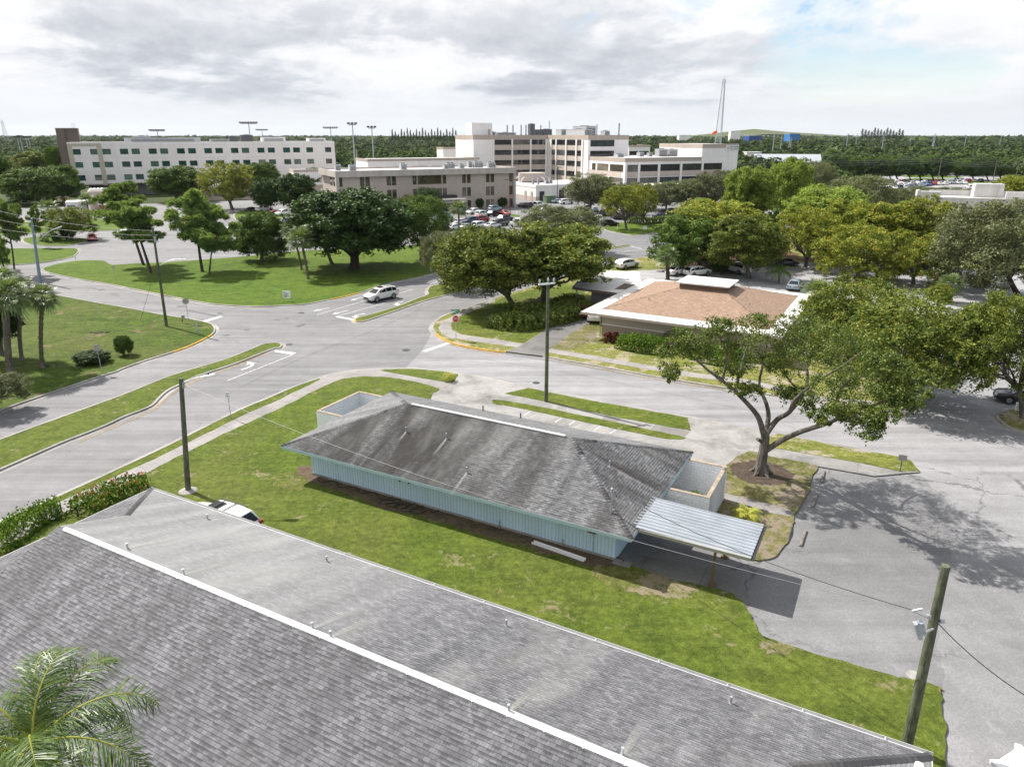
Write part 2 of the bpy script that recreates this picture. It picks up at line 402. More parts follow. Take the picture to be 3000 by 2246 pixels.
def shingle(name, c1, c2, mort, streak=0.35, w=0.30, h=0.145, dark=(0.05, 0.047, 0.046), lichen=0.0, spec=0.22, rough=0.85, big=0.16, spot=None, pale=None, amp=0.13):
    m, t, b = newmat(name)
    uv = t.nodes.new('ShaderNodeUVMap'); uv.uv_map = 'UVMap'; u = uv.outputs[0]
    def brick(w_, off, c1_, c2_, m_=0.0, mc=(1, 1, 1)):
        b_ = t.nodes.new('ShaderNodeTexBrick'); b_.offset = off; b_.inputs['Scale'].default_value = 1.0
        b_.inputs['Brick Width'].default_value = w_; b_.inputs['Row Height'].default_value = h
        b_.inputs['Mortar Size'].default_value = m_; b_.inputs['Mortar Smooth'].default_value = 0.3
        b_.inputs['Color1'].default_value = (*c1_, 1); b_.inputs['Color2'].default_value = (*c2_, 1); b_.inputs['Mortar'].default_value = (*mc, 1)
        t.links.new(u, b_.inputs['Vector']); return b_
    br = brick(w, 0.5, c1, c2, 0.004, mort); c = br.outputs[0]
    c = mixc(t, 1.0, c, brick(w * 1.63, 0.37, (1 - amp,) * 3, (1 + amp,) * 3).outputs[0], 'MULTIPLY')
    c = mixc(t, 1.0, c, brick(w * 0.47, 0.21, (.93, .93, .93), (1.06, 1.06, 1.06)).outputs[0], 'MULTIPLY')
    sepu = t.nodes.new('ShaderNodeSeparateXYZ'); t.links.new(u, sepu.inputs[0])
    fr = mathn(t, 'FRACT', mathn(t, 'DIVIDE', sepu.outputs[1], h))
    # cut-outs of the laminated tabs: darker upper halves on some pieces, and a shadow line under each course
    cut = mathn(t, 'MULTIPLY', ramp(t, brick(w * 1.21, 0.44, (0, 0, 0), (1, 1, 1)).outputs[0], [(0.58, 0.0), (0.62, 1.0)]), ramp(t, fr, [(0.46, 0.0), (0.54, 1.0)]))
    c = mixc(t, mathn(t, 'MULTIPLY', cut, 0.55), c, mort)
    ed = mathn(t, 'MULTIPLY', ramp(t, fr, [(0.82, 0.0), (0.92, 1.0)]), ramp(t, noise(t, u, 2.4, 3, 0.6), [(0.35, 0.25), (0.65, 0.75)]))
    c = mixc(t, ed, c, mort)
    gr = noise(t, u, 26, 3, 0.8)
    c = mixc(t, 1.0, c, ramp(t, gr, [(0.3, 0.80), (0.7, 1.2)]), 'MULTIPLY')
    st = noise(t, mapping(t, u, (0.55, 0.07, 1)), 1.0, 6, 0.62, 0.3)
    c = mixc(t, mathn(t, 'MULTIPLY', ramp(t, st, [(0.44, 0.0), (0.66, 1.0)]), streak), c, dark)
    if pale:
        sx_ = t.nodes.new('ShaderNodeSeparateXYZ'); t.links.new(u, sx_.inputs[0])
        gx = mathn(t, 'DIVIDE', mathn(t, 'SUBTRACT', sx_.outputs[0], pale[0]), pale[1]); gx = mathn(t, 'SUBTRACT', 1.0, mathn(t, 'MULTIPLY', gx, gx), True)
        c = mixc(t, mathn(t, 'MULTIPLY', gx, ramp(t, noise(t, mapping(t, u, (0.5, 0.13, 1), (0, 0, 0), (4, 1, 0)), 1.0, 6, 0.65, 0.4), [(0.22, 0.25), (0.72, pale[2])])), c, (.34, .34, .335))
    if spot:
        sx_ = t.nodes.new('ShaderNodeSeparateXYZ'); t.links.new(u, sx_.inputs[0])
        gx = mathn(t, 'DIVIDE', mathn(t, 'SUBTRACT', sx_.outputs[0], spot[0]), spot[1]); gx = mathn(t, 'SUBTRACT', 1.0, mathn(t, 'MULTIPLY', gx, gx), True)
        c = mixc(t, mathn(t, 'MULTIPLY', gx, ramp(t, noise(t, mapping(t, u, (0.7, 0.16, 1), (0, 0, 0), (1, 2, 0)), 1.0, 6, 0.65, 0.4), [(0.30, 0.0), (0.56, spot[2])])), c, dark)
    st2 = noise(t, mapping(t, u, (1.1, 0.10, 1), (0, 0, 0), (7, 3, 0)), 1.0, 5, 0.6)
    c = mixc(t, 1.0, c, ramp(t, st2, [(0.3, 1 - big), (0.7, 1 + big)]), 'MULTIPLY')
    if lichen:
        ln = noise(t, mapping(t, u, (0.35, 0.14, 1), (0, 0, 0), (3, 9, 0)), 1.0, 6, 0.65)
        c = mixc(t, ramp(t, ln, [(0.5, 0.0), (0.78, lichen)]), c, (0.30, 0.30, 0.28))
    t.links.new(c, b.inputs['Base Color'])
    b.inputs['Roughness'].default_value = rough; b.inputs['Specular IOR Level'].default_value = spec
    hgt = mathn(t, 'SUBTRACT', 1.0, br.outputs[1])
    saw = mathn(t, 'SUBTRACT', 1.0, fr)
    hs = mathn(t, 'ADD', mathn(t, 'MULTIPLY', saw, 0.8), mathn(t, 'MULTIPLY', hgt, 0.5))
    bumpn(t, b, mathn(t, 'ADD', hs, mathn(t, 'MULTIPLY', gr, 0.4)), 0.55, 0.02)
    return m

def leaf(name, cols, trans=0.30, rough=0.6, spec=0.22, hue_scale=0.5, rk=0.38):
    """foliage: tone varies from leaf to leaf and from bough to bough"""
    m, t, b = newmat(name)
    ge = t.nodes.new('ShaderNodeNewGeometry'); oi = t.nodes.new('ShaderNodeObjectInfo')
    rnd = ge.outputs['Random Per Island']
    pv = t.nodes.new('ShaderNodeVectorMath'); pv.operation = 'ADD'
    t.links.new(ge.outputs['Position'], pv.inputs[0]); t.links.new(oi.outputs['Random'], pv.inputs[1])
    n = noise(t, pv.outputs[0], hue_scale, 4, 0.6)
    f = mathn(t, 'ADD', mathn(t, 'MULTIPLY', n, 1 - rk), mathn(t, 'MULTIPLY', rnd, rk))
    k = len(cols); cols = [tuple(min(.9, v * 1.75) for v in q) for q in cols]
    c = ramp(t, f, [(0.28 + 0.44 * i / max(1, k - 1), q) for i, q in enumerate(cols)])
    c = mixc(t, 1.0, c, ramp(t, oi.outputs['Random'], [(0.0, 0.86), (1.0, 1.14)]), 'MULTIPLY')
    t.links.new(c, b.inputs['Base Color'])
    b.inputs['Roughness'].default_value = rough; b.inputs['Specular IOR Level'].default_value = spec
    tr = t.nodes.new('ShaderNodeBsdfTranslucent')
    t.links.new(mixc(t, 1.0, c, (1.25, 1.2, 0.65), 'MULTIPLY'), tr.inputs[0])
    mx = t.nodes.new('ShaderNodeMixShader'); mx.inputs[0].default_value = trans
    t.links.new(b.outputs[0], mx.inputs[1]); t.links.new(tr.outputs[0], mx.inputs[2])
    t.links.new(mx.outputs[0], t.nodes['Material Output'].inputs[0])
    return m

def bark(name, c1, c2):
    m, t, b = newmat(name); p = opos(t)
    n = noise(t, mapping(t, p, (1, 1, 0.25)), 7.0, 5, 0.7); n2_ = noise(t, p, 1.1, 4, 0.6)
    c = mixc(t, ramp(t, n, [(0.35, 0.0), (0.65, 1.0)]), c1, c2)
    c = mixc(t, 1.0, c, ramp(t, n2_, [(0.3, 0.72), (0.7, 1.2)]), 'MULTIPLY')
    t.links.new(c, b.inputs['Base Color']); b.inputs['Roughness'].default_value = 0.9; b.inputs['Specular IOR Level'].default_value = 0.15
    bumpn(t, b, n, 0.6, 0.05)
    return m

def wall(name, col, panel=None, pcol=0.86, dirt=0.10, rough=0.8, mort=0.012):
    """painted or rendered wall; panel=(width,height) draws joints in local wall coordinates (uv in metres)"""
    m, t, b = newmat(name)
    p = wpos(t)
    n = noise(t, mapping(t, p, (0.5, 0.5, 0.09)), 1.0, 6, 0.65); f = noise(t, p, 6, 4, 0.7)
    c = mixc(t, 1.0, col, ramp(t, n, [(0.3, 1 - dirt), (0.7, 1 + dirt * 0.5)]), 'MULTIPLY')
    c = mixc(t, 1.0, c, ramp(t, f, [(0.3, 0.95), (0.7, 1.05)]), 'MULTIPLY')
    if panel:
        uv = t.nodes.new('ShaderNodeUVMap'); uv.uv_map = 'UVMap'
        br = t.nodes.new('ShaderNodeTexBrick'); br.offset = panel[2] if len(panel) > 2 else 0.0; br.inputs['Scale'].default_value = 1.0
        br.inputs['Brick Width'].default_value = panel[0]; br.inputs['Row Height'].default_value = panel[1]
        br.inputs['Mortar Size'].default_value = mort; br.inputs['Mortar Smooth'].default_value = 0.2
        br.inputs['Color1'].default_value = (0.97, 0.97, 0.97, 1); br.inputs['Color2'].default_value = (1.03, 1.03, 1.03, 1)
        br.inputs['Mortar'].default_value = (pcol, pcol, pcol, 1)
        t.links.new(uv.outputs[0], br.inputs['Vector'])
        c = mixc(t, 1.0, c, br.outputs[0], 'MULTIPLY')
        bumpn(t, b, mathn(t, 'SUBTRACT', 1.0, br.outputs[1]), 0.4, 0.02)
    t.links.new(c, b.inputs['Base Color']); b.inputs['Roughness'].default_value = rough; b.inputs['Specular IOR Level'].default_value = 0.3
    return m

def glass(name, col, rough=0.06, spec=0.8, mull=None, frame=(0.03, 0.03, 0.03)):
    m, t, b = newmat(name)
    n = noise(t, wpos(t), 0.35, 3, 0.5)
    c = mixc(t, 1.0, col, ramp(t, n, [(0.3, 0.6), (0.7, 1.5)]), 'MULTIPLY')
    if mull:
        uv = t.nodes.new('ShaderNodeUVMap'); uv.uv_map = 'UVMap'
        br = t.nodes.new('ShaderNodeTexBrick'); br.offset = 0.0; br.inputs['Scale'].default_value = 1.0
        br.inputs['Brick Width'].default_value = mull[0]; br.inputs['Row Height'].default_value = mull[1]
        br.inputs['Mortar Size'].default_value = mull[2]; br.inputs['Mortar Smooth'].default_value = 0.0
        br.inputs['Color1'].default_value = (0.6, 0.6, 0.6, 1); br.inputs['Color2'].default_value = (1.5, 1.5, 1.5, 1); br.inputs['Mortar'].default_value = (1, 1, 1, 1)
        t.links.new(uv.outputs[0], br.inputs['Vector'])
        c = mixc(t, br.outputs[1], mixc(t, 1.0, c, br.outputs[0], 'MULTIPLY'), frame)
        t.links.new(ramp(t, br.outputs[1], [(0.0, rough), (1.0, 0.5)]), b.inputs['Roughness'])
    else:
        b.inputs['Roughness'].default_value = rough
    t.links.new(c, b.inputs['Base Color']); b.inputs['Specular IOR Level'].default_value = spec
    return m

M = {}
M['road'] = asphalt('road asphalt', 0.165, 0.215)
M['lot'] = asphalt('parking lot asphalt', 0.17, 0.31, 0.85, 0.15)
M['lot_far'] = asphalt('far parking asphalt', 0.27, 0.35, 0.3, 0.2)
M['patch'] = asphalt('asphalt repair', 0.10, 0.13, 0.2)
M['concrete'] = concrete('pavement concrete', (0.27, 0.256, 0.245), 1.52, 0.30)
M['apron'] = concrete('apron concrete', (0.275, 0.268, 0.258), 6.0, 0.55)
M['slab_dark'] = concrete('dark pavement slab', (0.19, 0.18, 0.17), None, 0.2)
M['drive_dark'] = concrete('dark driveway', (0.165, 0.16, 0.155), 3.0, 0.4)
M['kerb'] = concrete('kerb concrete', (0.31, 0.298, 0.28), 3.05, 0.45)
M['kerb_yellow'] = plain('yellow kerb paint', (0.42, 0.24, 0.03), 0.8, var=0.35, scale=2.5)
M['paint'] = plain('road marking paint', (0.46, 0.46, 0.455), 0.85, var=0.40, scale=3)
M['street'] = asphalt('pale side street asphalt', 0.235, 0.29, 0.35)  # base colour lightened for the brighter light on the right side
M['lush'] = grass('lush lawn', (0.044, 0.084, 0.008), (0.092, 0.150, 0.015), (0.145, 0.175, 0.026), 0.35)
M['mown'] = grass('mown lawn', (0.056, 0.088, 0.012), (0.104, 0.143, 0.019), (0.148, 0.146, 0.040), 0.40, 0.11, (0.25, 0.20, 0.13))
M['rough'] = grass('rough lawn', (0.034, 0.064, 0.008), (0.082, 0.128, 0.015), (0.125, 0.115, 0.040), 0.5, 0.16, (0.20, 0.15, 0.10))
M['verge'] = grass('verge grass', (0.058, 0.090, 0.011), (0.108, 0.146, 0.018), (0.16, 0.15, 0.042), 0.45, 0.05)
M['dry'] = grass('dry lawn', (0.095, 0.125, 0.022), (0.17, 0.19, 0.035), (0.25, 0.22, 0.085), 0.7, 0.36, (0.36, 0.31, 0.25))
M['sandy'] = grass('sandy bed', (0.075, 0.090, 0.022), (0.13, 0.14, 0.035), (0.22, 0.19, 0.09), 0.6, 0.50, (0.235, 0.195, 0.155))
M['mulch'] = grass('bark mulch', (0.060, 0.046, 0.036), (0.090, 0.070, 0.055), (0.11, 0.08, 0.06), 0.4, 0.0)
M['dirt'] = grass('bare dirt', (0.10, 0.072, 0.050), (0.155, 0.112, 0.078), (0.10, 0.095, 0.045), 0.3, 0.35, (0.12, 0.09, 0.065))
M['needles'] = grass('pine straw', (0.085, 0.050, 0.030), (0.15, 0.092, 0.055), (0.09, 0.09, 0.03), 0.5, 0.0)
M['land'] = grass('far land', (0.028, 0.048, 0.012), (0.055, 0.080, 0.020), (0.10, 0.10, 0.045), 0.4, 0.0, scale=0.1)
M['sh_fg'] = shingle('grey shingles', (0.110, 0.110, 0.119), (0.176, 0.176, 0.188), (0.052, 0.052, 0.056), 0.25, 0.22, 0.145, lichen=0.6, pale=(-8.0, 13.0, 0.6))  # pale zone over the right-hand part of this slope
M['sh_fg2'] = shingle('darker grey shingles', (0.098, 0.098, 0.106), (0.162, 0.162, 0.173), (0.027, 0.027, 0.029), 0.45, 0.21, 0.145, (0.045, 0.044, 0.046), big=0.2, spec=0.3, rough=0.8)
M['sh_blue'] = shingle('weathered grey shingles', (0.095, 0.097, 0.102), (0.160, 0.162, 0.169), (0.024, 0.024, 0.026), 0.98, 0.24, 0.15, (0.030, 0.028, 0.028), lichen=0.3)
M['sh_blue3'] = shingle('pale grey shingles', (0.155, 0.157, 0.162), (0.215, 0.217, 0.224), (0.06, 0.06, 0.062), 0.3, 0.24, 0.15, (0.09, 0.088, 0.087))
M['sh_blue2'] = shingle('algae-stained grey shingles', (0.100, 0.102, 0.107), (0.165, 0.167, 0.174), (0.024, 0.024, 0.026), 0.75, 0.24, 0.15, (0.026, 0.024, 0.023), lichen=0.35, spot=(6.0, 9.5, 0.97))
M['sh_brown'] = shingle('brown shingles', (0.262, 0.180, 0.130), (0.315, 0.218, 0.158), (0.125, 0.082, 0.058), 0.05, 0.26, 0.17, (0.17, 0.10, 0.075), big=0.05, amp=0.05)
M['ridge'] = plain('aluminium ridge vent', (0.62, 0.62, 0.63), 0.35, 0.0, 0.6, 0.05)
M['white'] = plain('white paint', (0.72, 0.72, 0.71), 0.55, var=0.07)
M['whiteroof'] = plain('white roof coating', (0.62, 0.60, 0.57), 0.7, var=0.14, scale=0.5)
M['gutter'] = plain('gutter aluminium', (0.50, 0.50, 0.50), 0.45, 0.0, 0.5, 0.1)
M['fascia_blue'] = plain('blue-green fascia', (0.36, 0.50, 0.53), 0.6, var=0.1)
M['blue'] = wall('pale blue board wall', (0.52, 0.69, 0.81), (0.405, 30.0), 0.72, 0.10, 0.7, 0.02)  # albedo raised so the wall under the eave looks bright in shade
M['block'] = wall('white block wall', (0.86, 0.87, 0.88), (0.40, 0.20, 0.5), 0.76, 0.16, 0.8, 0.014)  # whitened beyond plain paint to bring up the unlit enclosure walls
M['blockcap'] = plain('weathered wall cap', (0.30, 0.245, 0.19), 0.9, var=0.35, scale=3)
M['blockdirty'] = wall('stained render', (0.50, 0.51, 0.52), None, 0.8, 0.45, 0.85)
M['tan'] = wall('tan render', (0.36, 0.285, 0.225), None, 0.8, 0.12)
M['tanpanel'] = wall('cream panel', (0.45, 0.385, 0.32), (0.16, 30.0), 0.92, 0.08, 0.7, 0.01)
M['greywall'] = wall('grey boarded wall', (0.17, 0.165, 0.165), (0.3, 30.0), 0.75, 0.12, 0.8, 0.012)
M['corr'] = plain('galvanised sheet', (0.60, 0.63, 0.67), 0.30, 0.75, 0.6, 0.12, 0.8)
M['wood'] = bark('weathered pole timber', (0.075, 0.075, 0.058), (0.165, 0.165, 0.125))
M['wood_green'] = bark('greenish pole timber', (0.060, 0.066, 0.045), (0.145, 0.160, 0.105))
M['galv'] = plain('galvanised steel', (0.42, 0.45, 0.48), 0.4, 0.6, 0.5, 0.1)
M['bluegrey'] = plain('blue-grey painted steel', (0.17, 0.23, 0.30), 0.5, 0.0, 0.5, 0.1)
M['steel_dark'] = plain('dark steel', (0.045, 0.045, 0.048), 0.5, 0.2)
M['bronze'] = plain('rust-brown steel', (0.14, 0.065, 0.045), 0.6)
M['black'] = plain('black rubber', (0.016, 0.016, 0.017), 0.7, var=0.1)
M['sign_red'] = plain('sign red', (0.42, 0.02, 0.03), 0.45)
M['sign_green'] = plain('sign green', (0.01, 0.18, 0.115), 0.45)
M['sign_white'] = plain('sign white', (0.70, 0.71, 0.71), 0.45, var=0.05)
M['sign_back'] = plain('sign back aluminium', (0.34, 0.33, 0.30), 0.5, 0.3)
M['ink'] = plain('dark lettering', (0.03, 0.035, 0.06), 0.6, var=0.02)
M['bark'] = bark('grey bark', (0.075, 0.066, 0.056), (0.185, 0.168, 0.148))
M['bark_dark'] = bark('dark bark', (0.030, 0.026, 0.022), (0.075, 0.066, 0.056))
M['bark_red'] = bark('pine bark', (0.045, 0.036, 0.030), (0.105, 0.082, 0.066))
M['bark_palm'] = bark('palm trunk', (0.085, 0.073, 0.060), (0.185, 0.165, 0.138))
M['oak'] = leaf('oak leaves', [(0.024, 0.042, 0.009), (0.052, 0.076, 0.014), (0.098, 0.120, 0.020), (0.160, 0.160, 0.030)], 0.30)
M['oaknear'] = leaf('near oak leaves', [(0.018, 0.032, 0.007), (0.036, 0.058, 0.010), (0.066, 0.090, 0.015), (0.115, 0.118, 0.026)], 0.28, 0.5, 0.3, 0.9)
M['oakdark'] = leaf('dark glossy leaves', [(0.014, 0.028, 0.008), (0.022, 0.044, 0.010), (0.034, 0.058, 0.013)], 0.2, 0.5)
M['oakyellow'] = leaf('yellowing leaves', [(0.042, 0.066, 0.012), (0.088, 0.115, 0.016), (0.150, 0.165, 0.022), (0.205, 0.185, 0.030)], 0.32)
M['oakgrey'] = leaf('grey-green oak leaves', [(0.045, 0.056, 0.026), (0.078, 0.090, 0.042), (0.110, 0.118, 0.058)], 0.25)
M['mid'] = leaf('mid green leaves', [(0.026, 0.050, 0.010), (0.048, 0.082, 0.015), (0.078, 0.112, 0.020)], 0.28)
M['needle'] = leaf('pine needles', [(0.046, 0.076, 0.022), (0.085, 0.128, 0.036), (0.135, 0.180, 0.056)], 0.38)
M['needle_bright'] = leaf('bright pine needles', [(0.070, 0.105, 0.020), (0.120, 0.165, 0.030), (0.180, 0.220, 0.050)], 0.35)
M['casu'] = leaf('dark conifer needles', [(0.014, 0.024, 0.012), (0.022, 0.036, 0.016), (0.034, 0.050, 0.022)], 0.15)
M['frond'] = leaf('palm fronds', [(0.040, 0.062, 0.022), (0.070, 0.098, 0.036), (0.110, 0.135, 0.060)], 0.22, 0.4)
M['frond_queen'] = leaf('feather palm leaflets', [(0.022, 0.046, 0.009), (0.044, 0.078, 0.014), (0.095, 0.125, 0.036)], 0.25, 0.4, 0.35, 1.2)
M['frond_yellow'] = leaf('yellow palm fronds', [(0.10, 0.13, 0.02), (0.20, 0.21, 0.03), (0.28, 0.26, 0.05)], 0.3)
M['hedge'] = leaf('hedge leaves', [(0.028, 0.056, 0.008), (0.050, 0.090, 0.011), (0.080, 0.125, 0.015)], 0.22, 0.8, 0.1)
M['hedgedark'] = leaf('dark hedge leaves', [(0.028, 0.048, 0.009), (0.055, 0.082, 0.014), (0.11, 0.125, 0.024)], 0.2)
M['ixora'] = leaf('red flowers', [(0.42, 0.05, 0.02), (0.55, 0.10, 0.04)], 0.2)
M['redleaf'] = leaf('dark red leaves', [(0.05, 0.014, 0.010), (0.09, 0.024, 0.016)], 0.2)
M['forest'] = leaf('far canopy', [(0.013, 0.023, 0.009), (0.021, 0.035, 0.011), (0.034, 0.050, 0.014), (0.060, 0.070, 0.020)], 0.15, 0.8, 0.08, 0.10, 0.14)
# ------------------------------------------------------------ the ground, roads, lawns
def sheet(name, P, z, mat, closed_smooth=False, k=4, edge=0.0, seed=1, kind='structure'):
    P = [(p if isinstance(p, Vector) else g(p)) for p in P]
    P = [Vector((p.x, p.y, 0)) for p in P]
    if closed_smooth: P = catmull(P, k, True)
    if edge: P = ragged(P, edge, 0.45, seed)
    mb = MB(); mb.poly([Vector((p.x, p.y, z)) for p in P], 0)
    o = mb.build(name, mat); o['kind'] = kind
    return o
LAWN_Z = 0.12
kerb_mb = MB(); kerb_y = MB()
def kerb(P, yellow=(), gutter=0.34, top=0.17, z=LAWN_Z + 0.018):
    """a kerb and its gutter pan outside the line P (world points, lawn on the left hand)"""
    n = len(P); nor = []
    for i in range(n):
        t = (P[min(i + 1, n - 1)] - P[max(i - 1, 0)]); t.z = 0
        t = t.normalized() if t.length > 1e-6 else Vector((1, 0, 0))
        nor.append(Vector((t.y, -t.x, 0)))
    for i in range(n - 1):
        if (P[i + 1] - P[i]).length < 1e-4: continue
        a, b, na, nb = P[i], P[i + 1], nor[i], nor[i + 1]
        def q(o, zz): return (Vector((a.x, a.y, zz)) + na * o, Vector((b.x, b.y, zz)) + nb * o)
        i0, i1 = q(-0.02, z); o0, o1 = q(top, z - 0.01); b0, b1 = q(top + 0.03, 0.010); g0, g1 = q(top + 0.03 + gutter, 0.008)
        tgt = kerb_y if any(y0 <= i / n <= y1 for y0, y1 in yellow) else kerb_mb
        tgt.add([i0, o0, o1, i1], [[0, 1, 2, 3]]); tgt.add([o0, b0, b1, o1], [[0, 1, 2, 3]])
        if gutter > 0: kerb_mb.add([b0, g0, g1, b1], [[0, 1, 2, 3]])
def lawn(name, P, mat, kerbs=(), z=LAWN_Z, smooth=True, k=4, edge=0.05, seed=1, kname=None):
    """a raised grass area; kerbs = [(first index, last index, yellow spans, gutter)] along its outline"""
    P = [(p if isinstance(p, Vector) else g(p)) for p in P]
    P = [Vector((p.x, p.y, 0)) for p in P]
    ar = sum(P[i].x * P[(i + 1) % len(P)].y - P[(i + 1) % len(P)].x * P[i].y for i in range(len(P)))
    n = len(P)
    Q = catmull(P, k, True) if smooth else P
    kk = k if smooth else 1
    for sp in kerbs:
        i0, i1 = sp[0], sp[1]
        seg = [Q[i % len(Q)] for i in range(i0 * kk, i1 * kk + 1)]
        if ar < 0: seg = seg[::-1]
        kerb(seg, sp[2] if len(sp) > 2 else (), sp[3] if len(sp) > 3 else 0.34)
    if edge: Q = ragged(Q, edge, 0.5, seed)
    mb = MB(); mb.prism([(p.x, p.y) for p in Q], -0.05, z)
    o = mb.build(name, mat); o['kind'] = 'structure'
    return o

# one sheet of land to the horizon, gently risen far away
mb = MB()
rings = [0, 60, 150, 300, 600, 1200, 2500, 5000, 9000]; ns = 64; pts = [Vector((0, 60, -0.12))]
for r_ in rings[1:]:
    for k in range(ns):
        a = 2 * math.pi * k / ns
        pts.append(Vector((math.cos(a) * r_, 60 + math.sin(a) * r_, -0.12)))
fs = [[0, 1 + k, 1 + (k + 1) % ns] for k in range(ns)]
for i in range(len(rings) - 2):
    for k in range(ns):
        a, b = 1 + i * ns + k, 1 + i * ns + (k + 1) % ns
        fs.append([a, a + ns, b + ns, b])
mb.add(pts, fs); o = mb.build('ground', M['land']); o['kind'] = 'structure'

V = Vector
sheet('road', [V((-240, 2, 0)), V((120, 2, 0)), V((150, 60, 0)), V((150, 150, 0)), V((90, 250, 0)), V((20, 262, 0)), V((-60, 262, 0)), V((-130, 230, 0)), V((-240, 190, 0))], 0.0, M['road'])

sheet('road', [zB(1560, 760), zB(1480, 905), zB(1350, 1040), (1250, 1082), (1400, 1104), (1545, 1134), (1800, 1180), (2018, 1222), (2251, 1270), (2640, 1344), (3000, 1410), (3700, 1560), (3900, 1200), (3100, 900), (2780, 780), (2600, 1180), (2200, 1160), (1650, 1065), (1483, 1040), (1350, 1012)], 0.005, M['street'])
# left-hand median
lawn('median', [zA(-600, 1870), zA(0, 1636), zA(560, 1430), zA(1000, 1270), zA(1400, 1110), zA(1800, 990), zA(2050, 893), zB(200, 858), zB(290, 848), zB(325, 853), zB(338, 868), zB(318, 885), zA(2208, 890), zA(2100, 932), zA(1900, 1012), zA(1600, 1112), zA(1450, 1182), zA(1350, 1232), zA(1280, 1292), zA(1230, 1346), zA(1150, 1386), zA(1000, 1442), zA(850, 1512), zA(650, 1592), zA(480, 1658), zA(0, 1868), zA(-600, 2130)], M['mown'], [(0, 27)], seed=2)
# vacant lot with palms, lower left
lawn('lawn', [zA(-600, 1620), zA(0, 1392), zA(300, 1285), zA(600, 1185), zA(830, 1108), zA(930, 1078), zA(1000, 1048), zA(1180, 985), zA(1300, 948), zA(1500, 882), zA(1650, 812), zA(1720, 765), zA(1728, 722), zA(1690, 690), zA(1600, 668), zA(1500, 648), zA(1300, 618), zA(1000, 560), zA(700, 507), zA(470, 462), zA(200, 405), zA(-300, 300), zA(-1200, 130), zA(-2500, 700), zA(-2200, 1800)], M['rough'], [(0, 21, ((0.40, 0.50),))], seed=3)
# big lawn beyond the crossing
lawn('lawn', [zA(345, 250), zA(560, 312), zA(900, 372), zA(1200, 432), zA(1500, 492), zA(1750, 532), zA(2000, 548), zB(200, 548), zB(400, 540), zB(540, 530), zB(700, 500), zB(870, 465), zB(1000, 430), zB(1100, 395), zB(1250, 352), zB(1400, 325), zB(1660, 262), zK(190, 880), (1500, 762), (1650, 733), zK(1760, 575), zK(1880, 552), zK(1912, 537), zK(1860, 508), zK(1735, 466), zK(1400, 480), zK(900, 510), zK(590, 543), zK(370, 548), (1290, 712), zB(1400, 58), zB(1000, 75), zB(620, 95), zB(400, 110), zB(0, 150), zA(1800, 160), zA(1300, 196), zA(1100, 202), zA(910, 214), zA(840, 182), zA(700, 178), zA(540, 192)], M['lush'], [(0, 23, ((0.44, 0.5),)), (24, 35, (), 0.0)], seed=4)
# upper median, running on behind the oaks
lawn('median', [zB(945, 662), zB(962, 646), zB(1100, 608), zB(1300, 546), zB(1450, 486), zB(1532, 455), zB(1530, 425), zB(1560, 388), zB(1680, 362), (1500, 788), (1620, 760), zK(1775, 640), zK(2000, 610), zK(2175, 585), zK(2195, 590), zK(2150, 603), zK(1775, 668), (1600, 778), (1450, 822), zB(1690, 452), zB(1500, 502), zB(1300, 572), zB(1100, 640), zB(1010, 668), zB(960, 674)], M['verge'], [(0, 25, ((0.0, 0.03), (0.95, 1.0)))], seed=5)
# the block with the brown-roofed house
lawn('lawn', [(1356, 910), zB(1700, 612), zB(1612, 660), zB(1572, 720), zB(1592, 762), zB(1645, 805), zB(1750, 852), zB(1900, 885), zB(2100, 915), zC(230, 917), zC(380, 935), zC(530, 953), zC(800, 1000), zC(1100, 1055), zC(1400, 1110), zC(1700, 1160), zC(2208, 1240), (2400, 1180), (2526, 1209), (2646, 1188), (2690, 1100), (2725, 1010), (2745, 950), (2900, 945), (3100, 930), (3300, 900), (3300, 640), (2700, 655), (2400, 670), (2150, 705), (2000, 735), (1925, 747), (1766, 781), (1600, 830), (1447, 877)], M['dry'], [(0, 9, ((0.45, 0.96),)), (11, 19), (31, 35)], seed=6)
# car-park lawn with the blank board
lawn('lawn', [zP(88, 690), zP(110, 722), zP(330, 768), zP(420, 774), zP(690, 737), zP(790, 700), zP(800, 640), zP(500, 636), zP(250, 640)], M['lush'], [(0, 5)], seed=7)
for P in ([zL(150, 895), zL(200, 922), zL(330, 932), zL(470, 925), zL(555, 900), zL(550, 885), zL(440, 878), zL(300, 872), zL(180, 880)],
          [zL(-200, 1062), zL(0, 1058), zL(200, 1048), zL(400, 1020), zL(480, 995), zL(505, 965), zL(480, 950), zL(300, 950), zL(100, 950), zL(-200, 955)],
          [zL(1540, 712), zL(1700, 712), zL(1900, 740), zL(1890, 752), zL(1560, 768)],
          [zK(905, 252), zK(1030, 273), zK(1012, 286), zK(915, 276)],
          [zL(-300, 880), zL(60, 862), zL(350, 845), zL(690, 832), zL(900, 820), zL(900, 762), zL(500, 762), zL(330, 768), zL(0, 790), zL(-300, 800)]):
    lawn('lawn', P, M['lush'], [(0, len(P), (), 0.2)], seed=len(P) + 8)

